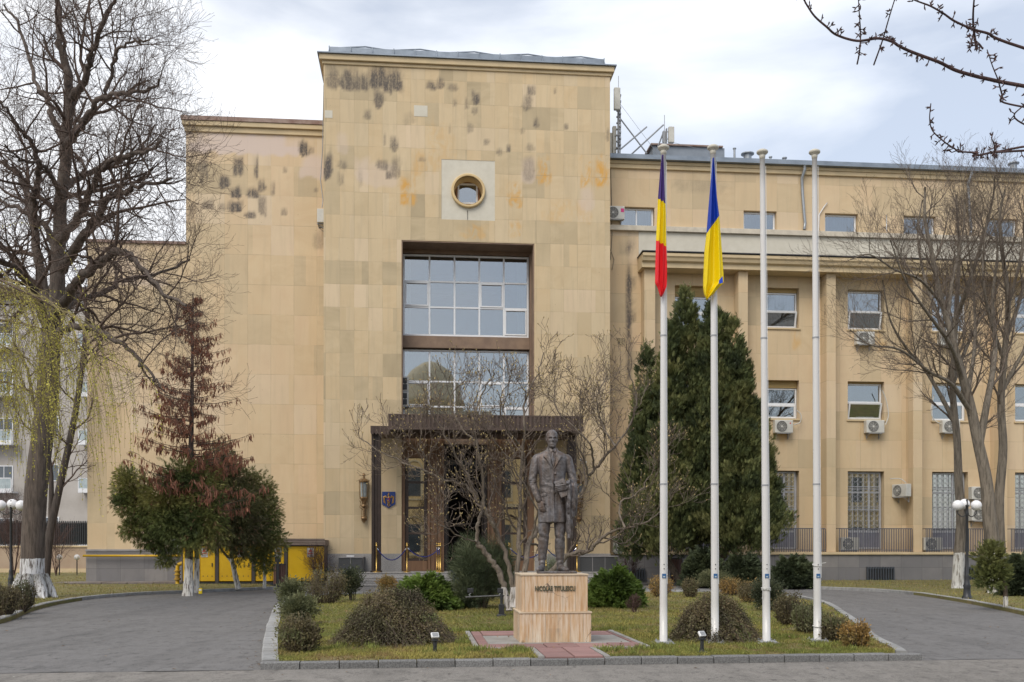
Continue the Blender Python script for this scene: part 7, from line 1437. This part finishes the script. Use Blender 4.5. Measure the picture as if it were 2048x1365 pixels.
# ------------------------------------------------------------------ monument
q = NT('travertine'); sp = q.n('ShaderNodeSeparateXYZ', {0: q.co()})
uu = q.math('ADD', sp.outputs[0], sp.outputs[1]); cell = q.math('FLOOR', q.math('DIVIDE', q.math('ADD', uu, q.math('MULTIPLY', q.math('GREATER_THAN', sp.outputs[2], .53), .07)), .178)); row = q.math('GREATER_THAN', sp.outputs[2], .53)
wn = q.n('ShaderNodeTexWhiteNoise', {'Vector': q.n('ShaderNodeCombineXYZ', {0: cell, 1: row}).outputs[0]}, noise_dimensions='2D').outputs[0]
col = q.mix(wn, (.57, .42, .28), (.66, .57, .46)); vs = q.noise(3, 6, .65, (9, 9, .7)); col = q.mix(q.ramp(vs, .40, .62, 0, .9), col, (.44, .26, .13)); col = q.mix(q.ramp(q.noise(2.2, 5, .6, (2, 2, .8), (3, 3, 3)), .5, .7, 0, .6), col, (.60, .38, .19))
fr_ = q.math('FRACT', q.math('DIVIDE', q.math('ADD', uu, q.math('MULTIPLY', row, .07)), .178)); jj = q.math('LESS_THAN', fr_, .022); col = q.mix(q.math('MULTIPLY', jj, .85), col, (.12, .09, .07))
wv = q.n('ShaderNodeTexVoronoi', {'Vector': q.n('ShaderNodeVectorMath', {0: q.co(), 1: q.n('ShaderNodeTexNoise', {'Vector': q.co(), 'Scale': 3, 'Detail': 5}).outputs[1]}, operation='ADD').outputs[0], 'Scale': 1.15}, feature='DISTANCE_TO_EDGE').outputs[0]
col = q.mix(q.math('MULTIPLY', q.math('LESS_THAN', wv, .006), q.ramp(q.noise(1.5, 2), .45, .55, 0, .9)), col, (.13, .10, .08))
st_ = q.noise(2.6, 4, .6, (2, 2, .5), (1, 7, 0)); dk = q.math('MULTIPLY', q.ramp(st_, .58, .72), q.math('LESS_THAN', sp.outputs[2], .30)); col = q.mix(q.math('MULTIPLY', dk, .5), col, (.16, .14, .11))
q.set('Base Color', col); q.set('Roughness', .6); q.bump(q.math('ADD', vs, q.math('MULTIPLY', jj, -1.5)), .4, .006); TRAV = q.m
ped = thing('pedestal', 'two stepped travertine pedestal with bronze lettering under the statue', 'pedestal', (*PO, 0), TH)
for (x0, x1, y0, y1, z0, z1, o_) in ((0, 1.005, 0, .97, .10, .507, .012), (.028, .962, .035, .93, .532, 1.036, .012)):
    mb = MB(); mb.box(x0, x1, y0, y1, z0, z1); link('block', mb, TRAV, ped, bevel=.004)
    mb = MB(); mb.box(x0 - o_, x1 + o_, y0 - o_, y1 + o_, z1 + .0005, z1 + .025); link('cap_slab', mb, mat('pale_travertine', (.58, .49, .37), .6, (.48, .37, .26), sc=5, bump=.15), ped, bevel=.004)
cu_ = bpy.data.curves.new('lettering', 'FONT'); cu_.body = 'NICOLAE TITULESCU'; cu_.size = .082; cu_.extrude = .008; cu_.offset = .0015; cu_.space_character = 1.05
to = bpy.data.objects.new('lettering_tmp', cu_); C.objects.link(to); bpy.context.view_layer.update()
me = bpy.data.meshes.new_from_object(to.evaluated_get(bpy.context.evaluated_depsgraph_get())); bpy.data.objects.remove(to)
xs = [v.co.x for v in me.vertices]; wdt = max(xs) - min(xs)
for v in me.vertices: v.co.x = (v.co.x - min(xs)) * .565 / wdt; v.co.y *= 1.18
me.name = 'lettering'; lt = bpy.data.objects.new('lettering', me); C.objects.link(lt); me.materials.append(mat('verdigris_bronze', (.075, .085, .06), .5, (.12, .13, .09), metal=.4, sc=30, bump=0)); lt.parent = ped; lt.location = (.215, .027, .825); lt.rotation_euler = (R(90), 0, 0)

def chain(mb, pts, rads, k=6, n=14, flat=1.0):
    P = catmull(pts, k); r = np.interp(np.linspace(0, 1, len(P)), np.linspace(0, 1, len(rads)), rads); mb.tube(P, r, n, cap=True); mb.ball(P[0], r[0], n, 9); mb.ball(P[-1], r[-1], n, 9)
def loft(mb, rings, n=28, pw=2.3):
    V = []
    for (z, cx, cy, rx, ry) in rings:
        a = np.arange(n) * 2 * math.pi / n; c, s = np.cos(a), np.sin(a); V.append(np.stack([cx + rx * np.sign(c) * np.abs(c) ** (2 / pw), cy + ry * np.sign(s) * np.abs(s) ** (2 / pw), np.full(n, z)], -1))
    m = len(rings); V = np.vstack(V); i = np.arange(m - 1)[:, None] * n; j = np.arange(n)[None]; j2 = (j + 1) % n
    mb.add(V, [np.stack([i + j, i + j2, i + n + j2, i + n + j], -1).reshape(-1, 4), np.arange(n)[::-1][None], (np.arange(n) + (m - 1) * n)[None]])
def plate(mb, pts, th):                         # thin solid from a 3-d outline, thickness along -y
    p = np.array(pts, float); n = len(p); mb.add(np.vstack([p, p - (0, th, 0)]), [[tuple(range(n))], [tuple(range(n, 2 * n))[::-1]], [(i, n + i, n + (i + 1) % n, (i + 1) % n) for i in range(n)]])
def remesh(mb, vox, name, sm=2, rough=.0, sculpt=None):
    me = mb.mesh('tmp'); o = bpy.data.objects.new('tmp', me); C.objects.link(o); m = o.modifiers.new('r', 'REMESH'); m.mode = 'VOXEL'; m.voxel_size = vox
    if sm: s = o.modifiers.new('s', 'SMOOTH'); s.iterations = sm; s.factor = .5
    bpy.context.view_layer.update(); nm = bpy.data.meshes.new_from_object(o.evaluated_get(bpy.context.evaluated_depsgraph_get())); bpy.data.objects.remove(o); nm.name = name
    N = len(nm.vertices); V = np.empty(N * 3, np.float32); nm.vertices.foreach_get('co', V); V = V.reshape(-1, 3).astype(float); Nn = np.empty(N * 3, np.float32); nm.vertices.foreach_get('normal', Nn); Nn = Nn.reshape(-1, 3)
    if sculpt: V = sculpt(V, Nn)
    if rough:
        f = vnoise(V[:, 0] + V[:, 1] * .8, V[:, 2], 38, 3) + .7 * vnoise(V[:, 0] - V[:, 1], V[:, 2], 75, 4) - .85; V = V + Nn * (f * rough)[:, None]
    nm.vertices.foreach_set('co', V.astype(np.float32).ravel()); nm.polygons.foreach_set('use_smooth', np.ones(len(nm.polygons), bool)); nm.update(); return nm
q = NT('statue_bronze'); n1 = q.noise(6, 5, .6, (1, 1, .5)); spz = q.n('ShaderNodeSeparateXYZ', {0: q.co()}).outputs[2]
col = q.mix(q.ramp(n1, .4, .65), (.17, .165, .175), (.115, .09, .075)); col = q.mix(q.ramp(q.noise(22, 5, .6), .45, .65, 0, .6), col, (.05, .042, .04)); col = q.mix(q.ramp(q.noise(3, 4, .6, (3, 3, .6), (5, 0, 0)), .52, .68, 0, .6), col, (.125, .075, .05))
q.set('Base Color', col); q.set('Metallic', .45); q.set('Roughness', .5); q.bump(q.noise(45, 5, .65), .5, .012); BRZ = q.m
sc_ = .949; sc0 = PO + e1 * .505 + e2 * .42
stt = thing('statue', 'bronze statue of a standing man in knee length coat holding a book', 'statue', (sc0[0], sc0[1], 1.085), TH); stt.scale = (sc_, sc_, sc_)
def hand(mb, wrist, palm_dir, side, nrmv, curl, L=.175, thumb=1, spread=.1):
    """palm_dir along the hand, side across the palm towards the thumb, nrmv out of the palm (curl direction)"""
    w_, d, s, n_ = np.array(wrist, float), unit(palm_dir), unit(side), unit(nrmv); pl = L * .5
    for t in (-.036, -.012, .012, .036): chain(mb, [w_ + s * t * .55, w_ + d * pl * .5 + s * t * .95, w_ + d * pl + s * t], [.019, .019, .015], 3, 8)
    for i, (t, fl, cu) in enumerate(((.036, .92, .8), (.012, 1.0, 1.0), (-.012, .95, 1.15), (-.036, .76, 1.3))):
        p = w_ + d * pl + s * t; dd = unit(d + s * t * 3 * spread * 10 / 3); P = [p]; a = 0
        for k, ln in enumerate((.42, .33, .25)):
            a += curl * cu * (.5, .9, .7)[k]; v = dd * math.cos(a) + n_ * math.sin(a); p = p + v * L * .5 * fl * ln * 1.15; P.append(p)
        chain(mb, P, [.0125, .0115, .0105, .009], 3, 8)
    t0 = w_ + d * pl * .25 + s * .035; t1 = t0 + (d * .5 + s * .75 + n_ * .3) * .045; t2 = t1 + (d * .85 + s * .3 + n_ * .4) * .04; t3 = t2 + (d * .9 + n_ * .45) * .026; chain(mb, [t0, t1, t2, t3], [.019, .016, .0135, .010], 3, 8)
# -- body: head, neck, hands, trousered legs, shoes
mb = MB()
loft(mb, [(1.870, 0, -.055, .020, .026), (1.880, 0, -.052, .036, .042), (1.900, 0, -.036, .053, .064), (1.930, 0, -.02, .064, .082), (1.965, 0, -.008, .072, .092), (2.0, 0, .002, .078, .100), (2.04, 0, .008, .083, .106), (2.075, 0, .012, .082, .103), (2.105, 0, .015, .073, .090), (2.128, 0, .018, .054, .066), (2.142, 0, .02, .024, .03)], 30, 2.15)
for s in (-1, 1): mb.ball((s * .081, .012, 1.998), (.012, .020, .034), 12, 8); mb.ball((s * .040, -.066, 1.985), (.026, .020, .024), 12, 8); chain(mb, [(s * .012, -.098, 2.036), (s * .034, -.093, 2.041), (s * .056, -.078, 2.034)], [.008, .009, .007], 3, 8)
chain(mb, [(0, -.094, 2.03), (0, -.108, 2.003), (0, -.120, 1.983)], [.009, .011, .014], 3, 10); mb.ball((-.012, -.104, 1.976), .009, 8, 6); mb.ball((.012, -.104, 1.976), .009, 8, 6)
mb.ball((0, -.090, 1.949), (.024, .012, .007), 12, 8); mb.ball((0, -.088, 1.936), (.020, .012, .0075), 12, 8); mb.ball((0, -.074, 1.898), (.022, .016, .018), 12, 8)
chain(mb, [(0, .02, 1.76), (0, .012, 1.86), (0, .008, 1.94)], [.074, .062, .062], 4, 18)
chain(mb, [(-.105, 0, .85), (-.12, -.012, .66), (-.123, -.018, .52), (-.137, .006, .37), (-.148, .012, .22), (-.15, .012, .09)], [.098, .090, .074, .078, .062, .050], 6, 20)
chain(mb, [(.12, 0, .85), (.122, -.012, .66), (.118, -.018, .52), (.122, .006, .37), (.125, .012, .22), (.125, .012, .09)], [.098, .090, .074, .080, .064, .050], 6, 20)
for P in ([(-.145, .045, .05), (-.175, -.06, .052), (-.215, -.15, .036), (-.235, -.185, .032)], [(.122, .045, .05), (.15, -.06, .052), (.185, -.15, .036), (.20, -.185, .032)]): chain(mb, P, [.046, .050, .045, .034], 5, 14)
chain(mb, [(-.03, .01, 1.74), (-.20, .012, 1.70), (-.262, .01, 1.60), (-.285, .0, 1.40), (-.262, -.06, 1.22), (-.205, -.10, 1.055)], [.04, .045, .04, .04, .034, .022], 5, 10); chain(mb, [(.03, .01, 1.74), (.20, .012, 1.70), (.272, .01, 1.60), (.312, .0, 1.42), (.29, -.11, 1.315), (.205, -.215, 1.275)], [.04, .045, .04, .04, .034, .022], 5, 10); chain(mb, [(0, .015, 1.8), (0, .01, 1.3), (0, 0, .9)], [.06, .09, .11], 4, 14)
hand(mb, (-.205, -.10, 1.055), (.32, -.25, -.95), (.85, -.35, .25), (.35, .75, .1), .25, .17)
hand(mb, (.205, -.215, 1.275), (-.95, -.12, -.14), (-.1, -.25, .95), (-.1, .85, -.1), .28, .18)
def face(V, Nn):
    for s in (-1, 1):
        d = ((V[:, 0] - s * .034) / .019) ** 2 + ((V[:, 2] - 2.012) / .012) ** 2; V[:, 1] += .011 * np.exp(-d) * (V[:, 1] < -.04)
        d = ((V[:, 0] - s * .034) / .012) ** 2 + ((V[:, 2] - 2.011) / .006) ** 2; V[:, 1] -= .006 * np.exp(-d) * (V[:, 1] < -.04)
        d = ((V[:, 0] - s * .036) / .008) ** 2 + ((V[:, 2] - 1.955) / .02) ** 2; V[:, 1] += .004 * np.exp(-d) * (V[:, 1] < -.04)
    d = (V[:, 0] / .022) ** 2 + ((V[:, 2] - 1.9425) / .0022) ** 2; V[:, 1] += .006 * np.exp(-d) * (V[:, 1] < -.06); d = (V[:, 0] / .03) ** 2 + ((V[:, 2] - 1.916) / .006) ** 2; V[:, 1] += .005 * np.exp(-d) * (V[:, 1] < -.05)
    lg = V[:, 2] < .8; f = .006 * np.sin(V[:, 2] * 55 + V[:, 0] * 30) * np.clip(1 - np.abs(V[:, 2] - .53) / .1, 0, 1) + .007 * np.sin(V[:, 2] * 70 + V[:, 1] * 40) * np.clip(1 - np.abs(V[:, 2] - .16) / .07, 0, 1); V[lg, :2] += (Nn[:, :2] * f[:, None])[lg]
    return V
link('body', remesh(mb, .0055, 'body', 2, .0022, face), BRZ, stt)
mb = MB(); loft(mb, [(1.96, 0, .072, .050, .035), (1.99, 0, .055, .080, .060), (2.03, 0, .040, .091, .080), (2.07, 0, .022, .091, .098), (2.10, 0, .016, .083, .101), (2.125, 0, .016, .066, .084), (2.147, 0, .018, .038, .05), (2.154, 0, .02, .016, .02)], 30, 2.15)
def hairs(V, Nn): f = .0028 * np.sin(V[:, 0] * 210 + V[:, 1] * 60 + 3 * np.sin(V[:, 2] * 40)); return V + Nn * f[:, None]
link('hair', remesh(mb, .006, 'hair', 2, .001, hairs), BRZ, stt)
# -- overcoat
mb = MB()
loft(mb, [(.748, .008, .0, .222, .150), (.86, .008, .0, .220, .148), (1.0, .006, .0, .214, .142), (1.15, .005, .0, .204, .134), (1.30, .005, .0, .198, .130), (1.42, .005, .0, .202, .134), (1.56, .004, .0, .216, .142), (1.68, .002, .004, .230, .138), (1.735, 0, .008, .238, .122), (1.775, 0, .012, .232, .095), (1.805, 0, .014, .175, .082), (1.835, 0, .016, .112, .076), (1.858, 0, .02, .082, .068)])
chain(mb, [(-.15, .01, 1.735), (-.228, .012, 1.708), (-.262, .01, 1.60), (-.288, .0, 1.42), (-.287, -.02, 1.33), (-.262, -.06, 1.22), (-.232, -.09, 1.13), (-.212, -.10, 1.078)], [.058, .074, .070, .063, .060, .055, .050, .047], 5, 18)
chain(mb, [(.15, .01, 1.735), (.232, .012, 1.708), (.272, .01, 1.60), (.312, .0, 1.44), (.315, -.03, 1.37), (.29, -.11, 1.315), (.245, -.18, 1.285), (.215, -.21, 1.277)], [.058, .074, .070, .064, .062, .056, .050, .046], 5, 18)
def fy(x, z): t = np.interp(z, [.75, 1.0, 1.3, 1.56, 1.68, 1.75, 1.80, 1.86], [.150, .142, .130, .142, .138, .124, .10, .07]); rx = np.interp(z, [.75, 1.3, 1.56, 1.75, 1.8, 1.86], [.222, .198, .216, .236, .19, .09]); c = min(1, abs(x) / rx); return -t * (1 - c ** 2.3) ** (1 / 2.3)
def onf(l, d=.0): return [(x, fy(x, z) + d + (.012 if z > 1.8 else 0), z) for x, z in l]
for s in (-1, 1):
    plate(mb, onf([(s * .008, 1.545), (s * .06, 1.62), (s * .108, 1.70), (s * .145, 1.735), (s * .118, 1.765), (s * .108, 1.75), (s * .075, 1.80), (s * .062, 1.845), (s * .048, 1.80), (s * .03, 1.70)][::s], .012), .030)
    chain(mb, [(s * .07, -.03, 1.85), (s * .055, .05, 1.875), (0, .075, 1.88)], [.018, .02, .02], 4, 8)
plate(mb, onf([(-.012, 1.56), (-.02, 1.3), (-.018, 1.0), (-.02, .752), (.02, .752), (.015, 1.0), (.012, 1.3), (.014, 1.56)], .006), .018)
for (x, z) in ((.035, 1.475), (.03, 1.335), (.028, 1.19)): mb.ball((x, fy(x, z) - .004, z), (.013, .01, .013), 10, 6)
for s in (-1, 1): plate(mb, onf([(s * .10, 1.145), (s * .185, 1.13), (s * .185, 1.165), (s * .10, 1.18)][::s], .004), .018)
def folds(V, Nn):
    a = np.arctan2(V[:, 1], V[:, 0]); k = np.clip((1.25 - V[:, 2]) / .5, 0, 1) * (np.abs(V[:, 0]) < .24); f = .008 * k * np.sin(a * 9 + 2 * V[:, 2]); f += .004 * np.clip(1 - np.abs(V[:, 2] - 1.3) / .15, 0, 1) * np.sin(V[:, 2] * 60 + V[:, 0] * 18)
    arm = np.abs(V[:, 0]) > .235; f = f + arm * .005 * np.sin(V[:, 2] * 65 + np.abs(V[:, 0]) * 50) * np.clip(1 - np.abs(V[:, 2] - 1.38) / .14, .12, 1); g = (np.abs(V[:, 2] - 1.372) < .007) & (V[:, 0] < -.22) | (np.abs(V[:, 2] - 1.345) < .006) & (V[:, 0] < -.22); f = f - .008 * g
    return V + Nn * f[:, None]
link('overcoat', remesh(mb, .0068, 'overcoat', 1, .0026, folds), BRZ, stt)
# -- shirt and tie
mb = MB()
plate(mb, onf([(0, 1.55), (.04, 1.68), (.055, 1.80), (.05, 1.86), (-.05, 1.86), (-.055, 1.80), (-.04, 1.68)], -.002), .010)
for s in (-1, 1): plate(mb, [(s * .006, -.086, 1.838), (s * .026, -.098, 1.795), (s * .052, -.082, 1.822), (s * .05, -.050, 1.868), (s * .02, -.070, 1.862)][::s], .014)
chain(mb, [(0, -.098, 1.832), (0, -.112, 1.817)], [.014, .011], 2, 8); plate(mb, onf([(0, 1.575), (.017, 1.62), (.026, 1.70), (.012, 1.82), (-.012, 1.82), (-.026, 1.70), (-.017, 1.62)], -.012), .016)
link('shirt_and_tie', mb, BRZ, stt, bevel=.003)
# -- coat draped over the forearm
mb = MB(); r_ = random.Random(5)
for (x0, y0, x1, zb, ra) in ((.23, -.19, .235, .90, .032), (.255, -.15, .25, .52, .036), (.28, -.12, .27, .50, .038), (.31, -.16, .30, .84, .035), (.335, -.10, .335, .86, .036), (.345, -.03, .355, .95, .034), (.30, -.05, .29, .60, .036), (.215, -.12, .22, .60, .030)):
    chain(mb, [(x0 - .005, y0 + .02, 1.345), (x0, y0 - .035, 1.29), (x0 + .01, y0 - .02, 1.15), ((x0 + x1) / 2, y0, 1.0), (x1, y0 + .02, (1 + zb) / 2 + .0), (x1, y0 + .03, zb)], [ra * .8, ra, ra, ra * 1.05, ra * .95, ra * .85], 5, 12)
for (x, y) in ((.235, -.20), (.26, -.16), (.30, -.12), (.33, -.05)): chain(mb, [(x - .03, y - .05, 1.33), (x, y, 1.372), (x + .03, y + .06, 1.34)], [.025, .028, .025], 3, 10)
def fold2(V, Nn): f = .006 * np.sin(V[:, 0] * 160 + V[:, 2] * 6) + .004 * np.sin(V[:, 2] * 40 + V[:, 0] * 60); return V + Nn * f[:, None]
link('draped_coat', remesh(mb, .0075, 'draped_coat', 1, .0035, fold2), BRZ, stt)
mb = MB(); Mb = Matrix.Translation((.135, -.185, 1.262)) @ Matrix.Rotation(R(-24), 4, 'Y') @ Matrix.Rotation(R(-12), 4, 'X'); mb.cbox(0, .0, 0, .165, .008, .27, Mb); mb.cbox(0, .034, 0, .165, .008, .27, Mb); mb.cbox(.004, .017, 0, .15, .025, .255, Mb); mb.cbox(-.078, .017, 0, .01, .04, .27, Mb)
link('book', mb, BRZ, stt, bevel=.003)
mb = MB(); mb.prism([(-.25, -.22), (.30, -.23), (.36, -.18), (.35, .12), (.2, .16), (-.22, .15)], -.022, .008); link('base_plate', mb, BRZ, stt, bevel=.006)
